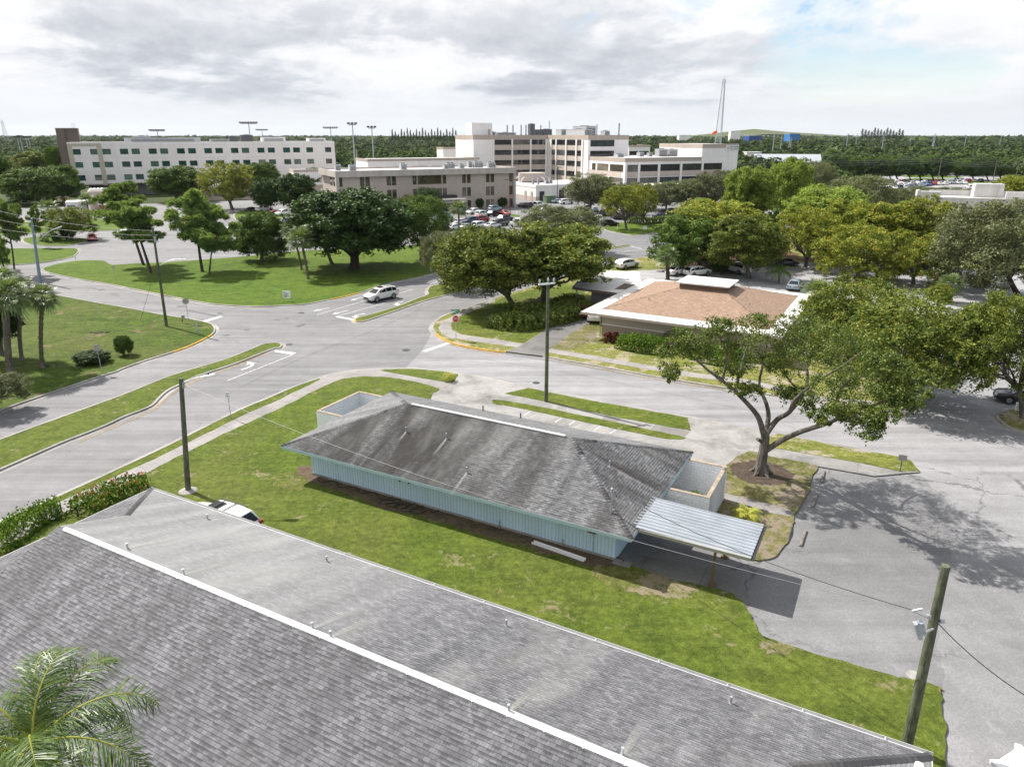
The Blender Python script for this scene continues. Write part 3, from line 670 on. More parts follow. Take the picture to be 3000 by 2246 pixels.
# the corner plot of the blue house: concrete apron, then lawns upon it
HB = V((-13.0, 41.73, 0)); HLEN, HDEP = 20.82, 8.96              # wall corner, wall length and depth of the blue house
sheet('parking_lot', [V((4, 40, 0)), g((2251, 1274)), g((2640, 1344)), g((3000, 1410)), g((3700, 1560)), g((4000, 2300)), g((3200, 2900)), g((2600, 2700)), g((2200, 1900)), V((5, 28, 0))], 0.02, M['lot'])
apron = [zB(655, 1135), zB(720, 1108), zB(900, 1075), zB(1100, 1059), zB(1400, 1053), zB(1650, 1078), zB(1780, 1103), (1400, 1106), (1545, 1138), (1800, 1186), (2018, 1226), (2251, 1274), (2440, 1308), (2635, 1342), (2664, 1351), (2694, 1386), (2560, 1398), (2395, 1369), (2150, 1370)]
sheet('driveway', [g(p) for p in apron] + [V((10.5, 40, 0)), V((4, 36, 0)), V((-8, 44, 0)), V((-11, 52, 0))], 0.10, M['apron'])
edge_line = [g(p) for p in apron[:14]]
kerb(edge_line[::-1] if False else edge_line[::-1][::-1][::-1], (), 0.42, 0.10, 0.104)
lawnF = [(-600, 1900), (-300, 1745), (0, 1608), (217, 1497), (400, 1404), (600, 1302), (700, 1254), (809, 1204), (932, 1143), zB(800, 1152), zB(900, 1130), zB(1000, 1121), zB(1200, 1127), zB(1400, 1157), zB(1600, 1210), zB(1622, 1217), zB(1600, 1245), zB(1560, 1287)]
lawnF2 = [z3(470, 1062), z3(590, 1087), z3(700, 1125), z3(900, 1190), z3(1100, 1232), z3(1290, 1290), z3(1380, 1380), z3(1430, 1460), z3(1480, 1560), z3(1525, 1605), z3(1640, 1642), z4(300, 822), z4(420, 862), z4(580, 912), z4(900, 1002), z4(1130, 1070), z4(1290, 1105), z4(1440, 1150), z4(1458, 1180), z4(1466, 1280), z4(1480, 1420), z4(1484, 1656), (2790, 2400), (2750, 2800)]
lawn('lawn', [g(p) for p in lawnF] + [V((-6, 47, 0)), V((3, 38, 0)), V((5.2, 33.5, 0))] + [g(p) for p in lawnF2] + [V((-14, 9, 0)), V((-40, 12, 0))], M['mown'], seed=9, edge=0.07)
lawn('verge', [(-600, 1830), (0, 1537), (250, 1424), (491, 1311), (700, 1207), zB(200, 1315), zB(300, 1272), zB(450, 1207), zB(560, 1167), zB(640, 1140), zB(655, 1146), zB(600, 1175), zB(450, 1245), zB(300, 1320), zB(150, 1385), (700, 1226), (500, 1326), (320, 1408), (183, 1471), (0, 1562), (-600, 1880)], M['verge'], [(0, 10)], seed=10)
sheet('pavement', [(-600, 1870), (0, 1558), (183, 1468), (320, 1405), (500, 1323), (700, 1223), (809, 1175), (917, 1126), zB(660, 1134), zB(720, 1109), zB(900, 1078), zB(1100, 1061), zB(1160, 1064), zB(1300, 1098), zB(1500, 1143), zB(1730, 1172), zB(1625, 1225), zB(1400, 1161), zB(1200, 1131), zB(1000, 1125), zB(900, 1134), zB(800, 1156), (932, 1147), (809, 1208), (700, 1258), (600, 1306), (400, 1408), (217, 1501), (0, 1612), (-600, 1910)], 0.116, M['concrete'])
lawn('verge', [zB(1150, 1070), zB(1250, 1062), zB(1400, 1060), zB(1600, 1075), zB(1750, 1100), zB(1775, 1106), zB(1760, 1130), zB(1720, 1168), zB(1550, 1145), zB(1300, 1100)], M['mown'], z=0.125, seed=11)
lawn('verge', [zC(218, 1258), zC(410, 1213), zC(600, 1255), zC(1000, 1332), zC(1400, 1402), zC(1695, 1455), zC(1722, 1560), zC(1500, 1520), zC(1000, 1425), zC(560, 1325)], M['verge'], z=0.125, smooth=False, seed=12)
lawn('verge', [zC(118, 1325), zC(135, 1308), zC(240, 1320), zC(500, 1365), zC(1000, 1470), zC(1400, 1555), zC(1670, 1615), zC(1600, 1630), zC(1450, 1610), zC(1000, 1520), zC(700, 1455), zC(300, 1370), zC(150, 1345)], M['verge'], z=0.125, seed=13)
lawn('verge', [zD(145, 1332), zD(225, 1308), zD(480, 1362), zD(700, 1410), zD(1200, 1495), zD(1285, 1525), zD(1365, 1612), zD(1200, 1612), zD(950, 1560), zD(700, 1512), zD(200, 1425), zD(135, 1395)], M['dry'], z=0.125, smooth=False, seed=14)
lawn('planting_bed', [z3(1250, 395), z3(1405, 298), z3(1560, 335), z3(1870, 392), z3(1835, 480), z3(1825, 560), z3(1785, 640), z3(1745, 700), z3(1712, 745), z3(1715, 800), z3(1690, 880), z3(1668, 930), z3(1610, 1005), z3(1540, 1045), z3(1400, 1040), z3(1300, 960), z3(1200, 800), z3(1200, 640), z3(1240, 560)], M['sandy'], z=0.112, seed=15)
sheet('path', [z3(1235, 588), z3(1400, 628), z3(1600, 678), z3(1690, 702), z3(1715, 727), z3(1690, 752), z3(1560, 727), z3(1235, 634)], 0.122, M['concrete'])
cM = g(z3(1490, 445))
sheet('mulch', [cM + V((2.0 * math.cos(a), 1.75 * math.sin(a), 0)) for a in np.linspace(0, 2 * math.pi, 18)[:-1]], 0.118, M['mulch'], True, edge=0.16, seed=5)
for P in ([zC(1035, 1432), zC(1158, 1458), zC(1112, 1500), zC(988, 1475)], [zC(1432, 1510), zC(1520, 1527), zC(1472, 1572), zC(1388, 1553)], [zC(1522, 1528), zC(1716, 1566), zC(1672, 1606), zC(1475, 1573)]):
    sheet('pavement_slab', P, 0.108, M['slab_dark'])
# bare soil along the blue house
b0 = HB - EW * 0.02
sheet('bare_soil', [b0 - EU * 0.7 + EW * 1, b0 - EU * 1.0 - EW * 0.3, b0 + EU * 1.0 - EW * 0.9, b0 + EU * 4 - EW * 0.95, b0 + EU * 7 - EW * 1.25, b0 + EU * 10 - EW * 1.0, b0 + EU * 14 - EW * 1.15, b0 + EU * 18 - EW * 1.0, b0 + EU * 20.6 - EW * 1.05, b0 + EU * 20.7 + EW * 0.4, b0 + EU * 10 + EW * 0.5], 0.126, M['dirt'], True, edge=0.16, seed=8)
M['lot_dark'] = asphalt('older dark lot asphalt', 0.15, 0.25, 0.9, 0.2)
sheet('parking_lot', [V((4, 36, 0)), g((2300, 1380)), g((2395, 1366)), g((2560, 1396)), g((2700, 1398)), g((2775, 1470)), g((2790, 1600)), g((2745, 1760)), g((2752, 1900)), g((2765, 2050)), g((2600, 2040)), g((2200, 1900)), V((5, 28, 0))], 0.024, M['lot_dark'], edge=0.12, seed=3)
M['silt'] = grass('sandy silt', (.24, .20, .15), (.32, .275, .215), (.20, .16, .11), .5, 0.3, (.27, .22, .16))
for P in ([zA(2150, 922), zA(2050, 955), zA(1880, 1030), zA(1600, 1128), zA(1440, 1205), zA(1330, 1300), zA(1200, 1395), zA(1060, 1455), zA(850, 1540), zA(620, 1640), zA(640, 1650), zA(880, 1545), zA(1090, 1462), zA(1250, 1385), zA(1370, 1285), zA(1480, 1205), zA(1640, 1132), zA(1900, 1036), zA(2070, 962), zA(2180, 930)],
          [zC(540, 962), zC(800, 1010), zC(1400, 1122), zC(2000, 1215), zC(2000, 1224), zC(1400, 1130), zC(800, 1018)], [zB(1710, 850), zB(1900, 893), zB(2100, 925), zB(2100, 933), zB(1890, 902), zB(1700, 858)]):
    sheet('road_silt', P, 0.0105, M['silt'], edge=0.10, seed=2)
sheet('lot_patch', [z3(590, 1000), z3(1080, 1090), z3(1300, 1140), z3(1420, 1340), z3(1290, 1280), z3(1000, 1200), z3(640, 1090)], 0.026, M['drive_dark'], True)

M['thin'] = grass('thin sandy lawn', (0.066, 0.095, 0.016), (0.118, 0.148, 0.024), (0.18, 0.16, 0.06), 0.6, 0.42, (0.245, 0.20, 0.14))
sheet('lawn', [z3(560, 1115), z3(700, 1135), z3(900, 1205), z3(1090, 1245), z3(1270, 1300), z3(1350, 1400), z3(1230, 1480), z3(1080, 1420), z3(800, 1350), z3(560, 1260), z3(380, 1200), z3(300, 1120), z3(450, 1080)], 0.127, M['thin'], True, edge=0.25, seed=4)
sheet('lawn', [HB + EU * x + EW * y for x, y in ((-1.6, -.3), (-.6, -.8), (.6, -1.2), (.8, -2.0), (-.4, -2.4), (-1.9, -1.6))], 0.1262, M['thin'], True, edge=0.2, seed=6)
sheet('bare_soil', [z4(265, 870), z4(330, 845), z4(440, 862), z4(560, 905), z4(470, 925), z4(330, 925)], 0.127, M['sandy'], True, edge=0.2, seed=7)
# block E details
sheet('pavement', [zC(535, 905), zC(575, 890), zC(1100, 980), zC(1700, 1085), zC(2208, 1150), (2420, 1168), (2560, 1178), (2560, 1192), (2420, 1184), zC(2208, 1186), zC(1700, 1120), zC(1100, 1015), zC(575, 927)], LAWN_Z + 0.005, M['concrete'])
sheet('pavement', [zB(2070, 490), zB(1880, 560), zB(1760, 612), zB(1660, 668), zB(1612, 725), zB(1640, 775), zB(1720, 815), zB(1760, 812), zC(0, 842), zC(325, 885), zC(372, 855), zC(0, 800), zB(1800, 782), zB(1725, 745), zB(1712, 695), zB(1745, 655), zB(1840, 605), zB(2070, 515)], LAWN_Z + 0.006, M['concrete'])
sheet('driveway', [zC(232, 918), zC(330, 880), zC(545, 745), zC(800, 640), zC(930, 560), zC(1000, 560), zC(970, 640), zC(900, 690), zC(720, 790), zC(588, 892), zC(560, 920), zC(530, 955), zC(380, 938)], LAWN_Z + 0.010, M['drive_dark'])
sheet('bare_soil', [zC(595, 885), zC(700, 800), zC(900, 692), zC(965, 700), zC(970, 800), zC(1040, 845), zC(900, 850), zC(740, 905)], LAWN_Z + 0.004, M['sandy'], True, edge=0.2)
sheet('lawn', [zB(1712, 700), zB(1745, 662), zB(1840, 612), zB(2070, 522), zC(200, 480), zC(420, 420), zC(860, 370), zC(870, 520), zC(780, 640), zC(545, 740), zC(400, 830), zC(370, 850), zC(0, 795), zB(1800, 776), zB(1728, 740)], LAWN_Z + 0.008, M['verge'], edge=0.1)
sheet('gravel_lot', [(1790, 800), (1960, 790), (2100, 800), (2200, 790), (2330, 770), (2550, 772), (2760, 790), (3100, 800), (3300, 900), (3100, 930), (2900, 946), (2745, 952), (2740, 930), (2500, 885), (2300, 865), (2050, 880), (1900, 850), (1800, 822)], LAWN_Z + 0.006, M['lot_far'])
sheet('pine_straw', [(2010, 770), (2080, 745), (2200, 730), (2340, 745), (2300, 775), (2200, 790), (2100, 800), (2030, 798)], LAWN_Z + 0.003, M['needles'], True, edge=0.4)
sheet('pine_straw', [(2330, 760), (2500, 745), (2740, 755), (2750, 785), (2550, 772), (2400, 770)], LAWN_Z + 0.003, M['needles'], True, edge=0.4)
lawn('lawn', [zV(620, 1440), zV(700, 1400), zV(830, 1380), zV(1100, 1420), zV(1100, 1560), zV(830, 1560), zV(700, 1520)], M['dry'], [(0, 7)], seed=21)
# right-hand far car park and its drives, the lawns among them
sheet('parking_lot', [(2430, 640), (2560, 560), (2560, 520), (2750, 505), (3000, 512), (3300, 530), (3300, 640), (2900, 650), (2700, 655)], 0.012, M['lot_far'])
sheet('road', [at((2470, 528), 330), at((2620, 521), 350), at((2980, 508), 390), at((2980, 503), 410), at((2600, 516), 375), at((2440, 522), 350)], 0.02, M['lot_far'])
lawn('lawn', [zR(640, 215), zR(800, 190), zR(1400, 205), zR(1780, 250), zR(1700, 262), zR(1100, 240)], M['lush'], seed=22)
lawn('lawn', [zR(600, 158), zR(900, 150), zR(1400, 170), zR(1300, 182), zR(800, 178)], M['lush'], seed=23)
lawn('lawn', [zR(1000, 672), zR(1200, 655), zR(1500, 660), zR(1450, 690), zR(1100, 700)], M['lush'], z=0.15, seed=24)

# drain the kerbs into their own objects
o = kerb_mb.build('kerb', M['kerb']); o['kind'] = 'structure'
o = kerb_y.build('kerb', M['kerb_yellow']); o['kind'] = 'structure'
o['kind'] = 'structure'

# painted markings and covers, each a sheet 4 mm proud of the road
mk = MB()
def mark(P, z=0.013): mk.poly([V((q.x, q.y, z)) for q in [(p if isinstance(p, Vector) else g(p)) for p in P]])
def stripe(a, b, w=0.13, z=0.013, dash=None):
    a = a if isinstance(a, Vector) else g(a); b = b if isinstance(b, Vector) else g(b); d = (b - a); L = d.length; d.normalize(); s = V((-d.y, d.x, 0)) * w / 2
    x = 0
    while x < L:
        e = min(L, x + (dash[0] if dash else L))
        p, q = a + d * x, a + d * e
        mark([p + s, p - s, q - s, q + s], z); x = e + (dash[1] if dash else 1)
def arrow(p, q, kind, w=0.16):
    """lane arrow from tail p to tip q in world metres"""
    p = g(p); q = g(q); d = (q - p); L = d.length; d.normalize(); s = V((-d.y, d.x, 0))
    if kind == 'straight':
        mark([p - s * w / 2, p + s * w / 2, p + d * (L - 1.1) + s * w / 2, p + d * (L - 1.1) - s * w / 2]); mark([p + d * (L - 1.1) - s * .42, p + d * (L - 1.1) + s * .42, q])
    else:
        sg = 1 if kind == 'left' else -1
        c = [p, p + d * L * 0.45, p + d * L * 0.68 + s * sg * 0.15, p + d * L * 0.80 + s * sg * 0.55]
        c = catmull(c, 4)
        for i in range(len(c) - 1):
            t = (c[i + 1] - c[i]).normalized(); n_ = V((-t.y, t.x, 0)) * w * 0.7
            mark([c[i] - n_, c[i] + n_, c[i + 1] + n_, c[i + 1] - n_])
        e = c[-1]; t = (s * sg * 0.9 + d * 0.35).normalized(); n_ = V((-t.y, t.x, 0))
        mark([e - n_ * 0.5, e + n_ * 0.5, e + t * 1.0])
mark([zB(302, 899), zB(465, 920), zB(432, 937), zB(283, 912)])
mark([zB(1475, 905), zB(1690, 835), zB(1714, 843), zB(1512, 914)])
mark([zB(780, 632), zB(804, 624), zB(948, 648), zB(930, 660)])
mark([zA(1600, 674), zA(1780, 622), zA(1806, 628), zA(1622, 686)])
stripe(zA(1840, 1145), zB(432, 937)); stripe(zB(630, 614), zB(1010, 502)); stripe(zB(780, 630), zB(1285, 487))
stripe(zB(1300, 440), zB(1660, 330), 0.12, 0.013, (3, 4))
stripe(zP(335, 885), zP(480, 917), 0.3); stripe(zP(150, 978), zP(480, 917)); stripe(zP(0, 1000), zP(150, 978), 0.12, 0.013, (1.5, 2))
arrow(zB(878, 577), zB(748, 612), 'straight'); arrow(zB(732, 555), zB(596, 585), 'straight')
arrow(zB(1020, 605), zB(905, 620), 'left', 0.2); arrow(zB(1330, 507), zB(1235, 525), 'left', 0.2); arrow(zB(1000, 470), zB(900, 500), 'straight')
arrow(zA(1950, 1058), zA(2095, 1008), 'left', 0.22); arrow(zK(2080, 668), zK(1955, 650), 'left', 0.2)
for x, y in ((395, 1420), (650, 1474), (760, 1497), (965, 1540), (1090, 1568)):
    stripe(zC(x - 25, y + 15), zC(x + 25, y - 15), 0.11, 0.105)
for i in range(7):       # bay lines of the main car park
    stripe(zK(180 + 92 * i, 330), zK(150 + 92 * i, 395), 0.1)
    stripe(zK(470 + 85 * i, 215), zK(455 + 85 * i, 260), 0.1)
sm = mk; mk = MB()
for pts in ([zB(0, 1205), zB(420, 1000), zB(740, 870), zB(1050, 752)], [zD(1030, 1128), zD(1500, 1250), zD(2200, 1425)], [zA(-200, 1700), zA(600, 1420), zA(1300, 1150), zA(1900, 960)], [zB(900, 1040), zB(1500, 985), zB(2200, 1010)], [zC(0, 965), zC(700, 1075), zC(1500, 1240), zC(2200, 1390)], [zB(1040, 760), zB(1400, 600), zB(1690, 480)]):
    P = catmull([g(p) for p in pts], 8)
    for a, b in zip(P[:-1], P[1:]): stripe(a, b + (b - a) * .02, 0.045, 0.0095)
o = mk.build('road_seam', M['patch']); o['kind'] = 'structure'; mk = sm
o = mk.build('road_marking', M['paint']); o['kind'] = 'structure'
def disc(name, p, r, z, mat, label, cat):
    p = p if isinstance(p, Vector) else g(p)
    mb = MB(); mb.lathe((p.x, p.y, z - 0.02), [(r, 0), (r, 0.022), (r * 0.86, 0.022), (r * 0.84, 0.016), (r * 0.3, 0.016), (r * 0.28, 0.022)], 20)
    return tag(mb.build(name, mat), label, cat)
disc('manhole_cover', zB(1352, 898), 0.42, 0.012, M['steel_dark'], 'dark round manhole cover in the crossing near the right stop bar', 'manhole cover')
disc('manhole_cover', zB(505, 597), 0.38, 0.012, M['steel_dark'], 'small dark manhole cover left of the turn lane arrows', 'manhole cover')
disc('manhole_cover', zB(408, 853), 0.36, 0.012, M['steel_dark'], 'dark manhole cover beside the tip of the lower median', 'manhole cover')
disc('manhole_cover', zC(472, 1163), 0.33, 0.012, M['steel_dark'], 'small dark cover in the side street near the crossarm pole', 'manhole cover')
disc('manhole_cover', zP(660, 1096), 0.5, LAWN_Z + 0.02, M['concrete'], 'round concrete cover in the lawn by the white crossover', 'manhole cover')
disc('manhole_cover', z4(1283, 1063), 0.3, 0.033, M['kerb'], 'pale round cover in the lot beside the near leaning pole', 'manhole cover')
for P in ([zA(1420, 542), zA(1500, 534), zA(1520, 548), zA(1440, 552)], [zA(1500, 578), zA(1520, 573), zA(1770, 618), zA(1735, 628)], [zA(1752, 595), zA(1790, 592), zA(1812, 607), zA(1770, 612)], [zA(785, 410), zA(835, 404), zA(855, 412), zA(800, 420)],
          [zB(450, 705), zB(520, 685), zB(550, 690), zB(480, 715)], [zB(370, 638), zB(400, 635), zB(405, 642), zB(375, 646)], [zB(40, 730), zB(90, 728), zB(80, 742), zB(45, 742)], [zB(270, 655), zB(330, 648), zB(320, 660)], [zP(20, 880), zP(150, 858), zP(210, 862), zP(60, 888)]):
    sheet('road_patch', P, 0.006, M['patch'])
sheet('road_patch', [zB(372, 665), zB(420, 654), zB(462, 661), zB(415, 674)], 0.008, M['apron'])
# ------------------------------------------------------------ building helpers
def frame(o, a):
    """local x along the wall (angle a), y away from it to the left, z up"""
    return Matrix.Translation(V((o[0], o[1], o[2] if len(o) > 2 else 0))) @ Matrix.Rotation(a, 4, 'Z')
def boxuv(mb, x0, x1, y0, y1, z0, z1, mi=0, top=None, bottom=False, sides='fblr'):
    """axis-aligned box in the builder's own frame with wall uvs in metres"""
    S_ = {'f': ([(x0, y0), (x1, y0)], x1 - x0), 'r': ([(x1, y0), (x1, y1)], y1 - y0), 'b': ([(x1, y1), (x0, y1)], x1 - x0), 'l': ([(x0, y1), (x0, y0)], y1 - y0)}
    for k in sides:
        (a, b), L = S_[k]
        mb.face([(a[0], a[1], z0), (b[0], b[1], z0), (b[0], b[1], z1), (a[0], a[1], z1)], mi, [(0, z0), (L, z0), (L, z1), (0, z1)])
    t = mi if top is None else top
    mb.face([(x0, y0, z1), (x1, y0, z1), (x1, y1, z1), (x0, y1, z1)], t, [(0, 0), (x1 - x0, 0), (x1 - x0, y1 - y0), (0, y1 - y0)])
    if bottom: mb.face([(x0, y1, z0), (x1, y1, z0), (x1, y0, z0), (x0, y0, z0)], mi, [(0, 0)] * 4)
WIN = {}; PANE_ALT = {}; WRNG = random.Random(21)
def window(parent, x, z, w, h, gm, fm, face='f', off=0.0, mull=(2, 1), y0=0.0, depth=0.05, bar=0.06, sill=None):
    """a framed window on the wall plane of its parent's local frame; the panes are a sub-part. face f: wall at y=y0 looking to -y; l: wall at x=off looking to -x; r: +x"""
    key = (round(w, 2), round(h, 2), gm, fm, mull, depth, bar, sill)
    if key not in WIN:
        f = MB(); hw, hh = w / 2, h / 2
        for cx_, cz_, sx, sz in [(0, hh, w + bar, bar), (0, -hh, w + bar, bar)] + [(s * hw, 0, bar, h - bar) for s in (-1, 1)]:
            f.box((cx_, -depth / 2, cz_), (sx, depth, sz))
        for i in range(1, mull[0]): f.box((-hw + w * i / mull[0], -depth * 0.42, 0), (bar * 0.6, depth * 0.84, h - bar))
        for i in range(1, mull[1]): f.box((0, -depth * 0.40, -hh + h * i / mull[1]), (w - bar, depth * 0.8, bar * 0.6))
        if sill: f.box((0, -0.11, -hh - 0.09), (w + 0.25, 0.22, 0.12))
        p = MB(); p.face([(-hw, -0.015, -hh), (hw, -0.015, -hh), (hw, -0.015, hh), (-hw, -0.015, hh)], 0, [(0, 0), (w, 0), (w, h), (0, h)])
        a = f.build('window', M[fm], parent); b_ = p.build('pane', M[gm], a); WIN[key] = (a.data, b_.data)
    else:
        a = link('window', WIN[key][0], parent); b_ = link('pane', WIN[key][1], a)
    alt = PANE_ALT.get(gm)
    if alt: b_.material_slots[0].link = 'OBJECT'; b_.material_slots[0].material = M[WRNG.choice(alt)]
    if face == 'f': a.location = (x, y0, z)
    elif face == 'l': a.location = (off, x, z); a.rotation_euler = (0, 0, -math.pi / 2)
    elif face == 'r': a.location = (off, x, z); a.rotation_euler = (0, 0, math.pi / 2)
    return a
def roofface(mb, pts, e, mi=0):
    """a sloped face with uv: u along the eave direction e, v up the slope"""
    P = [V(p) for p in pts]; e = V(e).normalized()
    n = (P[1] - P[0]).cross(P[2] - P[0]).normalized()
    if n.z < 0: P.reverse(); n = -n
    v = n.cross(e)
    if v.z < 0: v = -v
    mb.face(P, mi, [(p.dot(e), p.dot(v)) for p in P])
def hit(px, p0, n):
    d = V(_d(*px)); o = V((0, 0, H)); t = (V(p0) - o).dot(V(n)) / d.dot(V(n))
    return o + d * t
def pipe_vent(parent, p, h=0.32, r=0.055, name='vent_pipe', flash=True, mat='galv'):
    mb = MB(); mb.cyl(p - UP * 0.05, p + UP * h, r, 10); mb.cyl(p + UP * h, p + UP * (h + 0.02), r * 1.15, 10)
    if flash: mb.lathe(p - UP * 0.06, [(r * 1.9, 0), (r * 1.7, 0.06), (r * 1.1, 0.10)], 10)
    return mb.build(name, M[mat], parent)
def capline(mb, a, b, w=0.16, h=0.05, n=0):
    """overlapping cap shingles along a hip or ridge"""
    a, b = V(a), V(b); d = (b - a).normalized(); s = d.cross(UP).normalized(); u = s.cross(d)
    L = (b - a).length; m = max(1, int(L / 0.22))
    for i in range(m):
        p = a + d * (L * i / m); q = a + d * (L * (i + 1.12) / m)
        l0, l1 = 0.035, 0.018
        mb.add([p - s * w - u * (w * .33 - l0), p + u * (l0 + 0.01), p + s * w - u * (w * .33 - l0), q - s * w - u * (w * .33 - l1), q + u * l1, q + s * w - u * (w * .33 - l1)], [[0, 1, 4, 3], [1, 2, 5, 4], [0, 2, 1]], 0,
               [[(p.length + k * .3, i * .145) for k in range(4)], [(p.length + k * .3, i * .145) for k in range(4)], [(0, 0)] * 3])

# ------------------------------------------------------------ the pale blue house
OH, EZ, RZ = 1.22, 2.40, 4.38
hb = empty('blue_house', (HB.x, HB.y, LAWN_Z), A0, 'pale blue board-clad house with weathered grey hip roof, in the middle of the corner lawn', 'house')
zz = -LAWN_Z
mb = MB(); boxuv(mb, 0, HLEN, 0, HDEP, -0.1, EZ + 0.05 + zz)
for k in range(int(HLEN / 0.405)):     # battens
    mb.box((0.2 + k * 0.405, -0.006, 1.14), (0.03, 0.012, 2.2))
wall_ = mb.build('wall', M['blue'], hb)
mb = MB(); mb.box((HLEN / 2, -0.02, 0.06), (HLEN + 0.04, 0.05, 0.14)); mb.build('plinth', M['kerb'], hb)
x0, x1, y0, y1 = -OH, HLEN + OH, -OH, HDEP + OH; hw = (y1 - y0) / 2; ym = (y0 + y1) / 2; e_, r_ = EZ + zz, RZ + zz
Aa, Bb = (x0 + hw, ym, r_), (x1 - hw, ym, r_)
mb = MB()
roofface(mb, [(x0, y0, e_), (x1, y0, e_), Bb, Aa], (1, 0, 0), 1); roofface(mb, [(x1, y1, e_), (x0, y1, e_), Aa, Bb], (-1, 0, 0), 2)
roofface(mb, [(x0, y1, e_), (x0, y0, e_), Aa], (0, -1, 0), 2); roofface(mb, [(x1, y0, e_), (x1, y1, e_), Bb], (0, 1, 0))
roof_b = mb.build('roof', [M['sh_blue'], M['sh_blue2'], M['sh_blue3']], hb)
for a, b in (((x0, y0, e_), Aa), ((x0, y1, e_), Aa), ((x1, y0, e_), Bb), ((x1, y1, e_), Bb)):
    mb = MB(); capline(mb, a, b); mb.build('hip_cap', M['sh_blue'], roof_b)
mb = MB(); t_ = 0.19      # fascia boards and soffit
for (cx_, cy_, sx, sy) in (((x0 + x1) / 2, y0 + 0.015, x1 - x0, 0.05), ((x0 + x1) / 2, y1 - 0.015, x1 - x0, 0.05), (x0 + 0.015, ym, 0.05, y1 - y0 - 0.11), (x1 - 0.015, ym, 0.05, y1 - y0 - 0.11)):
    mb.box((cx_, cy_, e_ - t_ / 2 - 0.012), (sx, sy, t_))
mb.face([(x0 + .05, y1 - .05, e_ - .12), (x1 - .05, y1 - .05, e_ - .12), (x1 - .05, y0 + .05, e_ - .12), (x0 + .05, y0 + .05, e_ - .12)])
mb.build('fascia', M['fascia_blue'], hb)
mb = MB(); mb.box((0, 0, 0.02), (Bb[0] - Aa[0] - 0.9, 0.20, 0.06)); mb.box((0, 0, 0.056), (Bb[0] - Aa[0] - 0.9, 0.09, 0.02))
mb.build('ridge_vent', M['ridge'], hb, ((Aa[0] + Bb[0]) / 2, ym, r_ + 0.015))
inv = hb.matrix_world  # not yet evaluated: build the transform by hand
HM = Matrix.Translation(hb.location) @ Matrix.Rotation(A0, 4, 'Z'); HI = HM.inverted()
sl = (RZ - EZ) / hw
nS = HM.to_3x3() @ V((0, -sl, 1)); pS = HM @ V((x0, y0, e_)); nE = HM.to_3x3() @ V((sl, 0, 1)); pE = HM @ V((x1, y0, e_))
nN = HM.to_3x3() @ V((0, sl, 1)); pN = HM @ V((x0, y1, e_))
for q, n_, p_ in ((Z(800, 1100, 2.4578)(957, 408), nS, pS), (Z(800, 1100, 2.4578)(1248, 455), nS, pS), (Z(800, 1100, 2.4578)(1395, 700), nS, pS), (z3(440, 393), nE, pE), (Z(800, 1100, 2.4578)(1512, 252), nN, pN), (Z(800, 1100, 2.4578)(1783, 306), nN, pN)):
    pipe_vent(hb, HI @ hit(q, p_, n_), 0.34, 0.045, mat='steel_dark' if n_ is nN else 'galv')
mp = HI @ hit(z3(450, 716), pS, nS)
mast = MB(); mast.cyl(mp - UP * 0.1, mp + UP * 1.35, 0.04, 8); mast.lathe(mp + UP * 1.33, [(0.06, 0), (0.085, 0.06), (0.03, 0.13)], 8); mast.box(mp + V((0.1, 0, 1.2)), (0.18, 0.05, 0.05))
ma = mast.build('service_mast', M['galv'], hb)
mb = MB(); mb.tube([mp + V((0.12, 0, 1.25)), mp + V((0.3, -0.05, 1.0)), mp + V((0.42, 0.02, 1.18)), mp + V((0.3, 0.03, 1.22))], 0.018, 6); mb.build('cable_loop', M['black'], ma)
MAST_TOP = HM @ (mp + V((0.1, 0, 1.25)))
mb = MB(); mb.box((19.55, -0.09, 1.45), (0.42, 0.16, 0.30)); mb.box((19.55, -0.175, 1.45), (0.34, 0.01, 0.22)); mt = mb.build('electric_box', M['bronze'], hb)
mb = MB(); mb.cyl((19.62, -0.06, 1.3), (19.62, -0.06, 0.05), 0.025, 6); mb.build('conduit', M['fascia_blue'], mt)
for x, h_ in ((17.9, .42), (14.0, .5)):
    mb = MB(); mb.cyl((x, -0.08, 0.0), (x, -0.08, h_), 0.032, 8); mb.build('drain_pipe', M['galv'], hb)
for x in (7.3, 7.95):
    mb = MB(); mb.box((x, -0.05, 1.42), (0.1, 0.1, 0.1)); mb.cyl((x, -0.1, 1.42), (x - 0.1, -0.22, 1.36), 0.06, 8); mb.build('flood_lamp', M['steel_dark'], hb)
for i in range(2):
    mb = MB(); mb.box((6.0 + i * 9, HDEP + 0.03, 1.2), (1.7, 0.05, 1.1)); mb.build('window', M['steel_dark'], hb)

def enclosure(u0, u1, w0, w1, h, open_side, label, dirty=False):
    """open-topped block walls beside the house"""
    e = empty('block_wall', HM @ V(((u0 + u1) / 2, w0, 0)), A0, label, 'wall')
    L = u1 - u0; t = 0.2; mb = MB(); cap = MB(); mbd = MB()
    def w(xa, xb, ya, yb, b=mb):
        b_ = b; boxuv(b_, xa, xb, ya, yb, -0.1, h)
        cap.box(((xa + xb) / 2, (ya + yb) / 2, h + 0.02), (xb - xa + 0.02, yb - ya + 0.02, 0.04))
    w(-L / 2, L / 2, 0, t); w(-L / 2, L / 2, w1 - w0 - t, w1 - w0)
    sx = L / 2 if open_side == 'l' else -L / 2
    (w(sx - t, sx, t, w1 - w0 - t, mbd if dirty else mb) if open_side == 'l' else w(sx, sx + t, t, w1 - w0 - t))
    mb.build('wall', M['block'], e); cap.build('coping', M['blockcap'], e)
    if dirty: mbd.build('stained_wall', M['blockdirty'], e)
    fl = MB(); fl.face([(-L / 2, t, 0.012), (L / 2, t, 0.012), (L / 2, w1 - w0 - t, 0.012), (-L / 2, w1 - w0 - t, 0.012)]); fl.build('floor', M['concrete'], e)
    return e
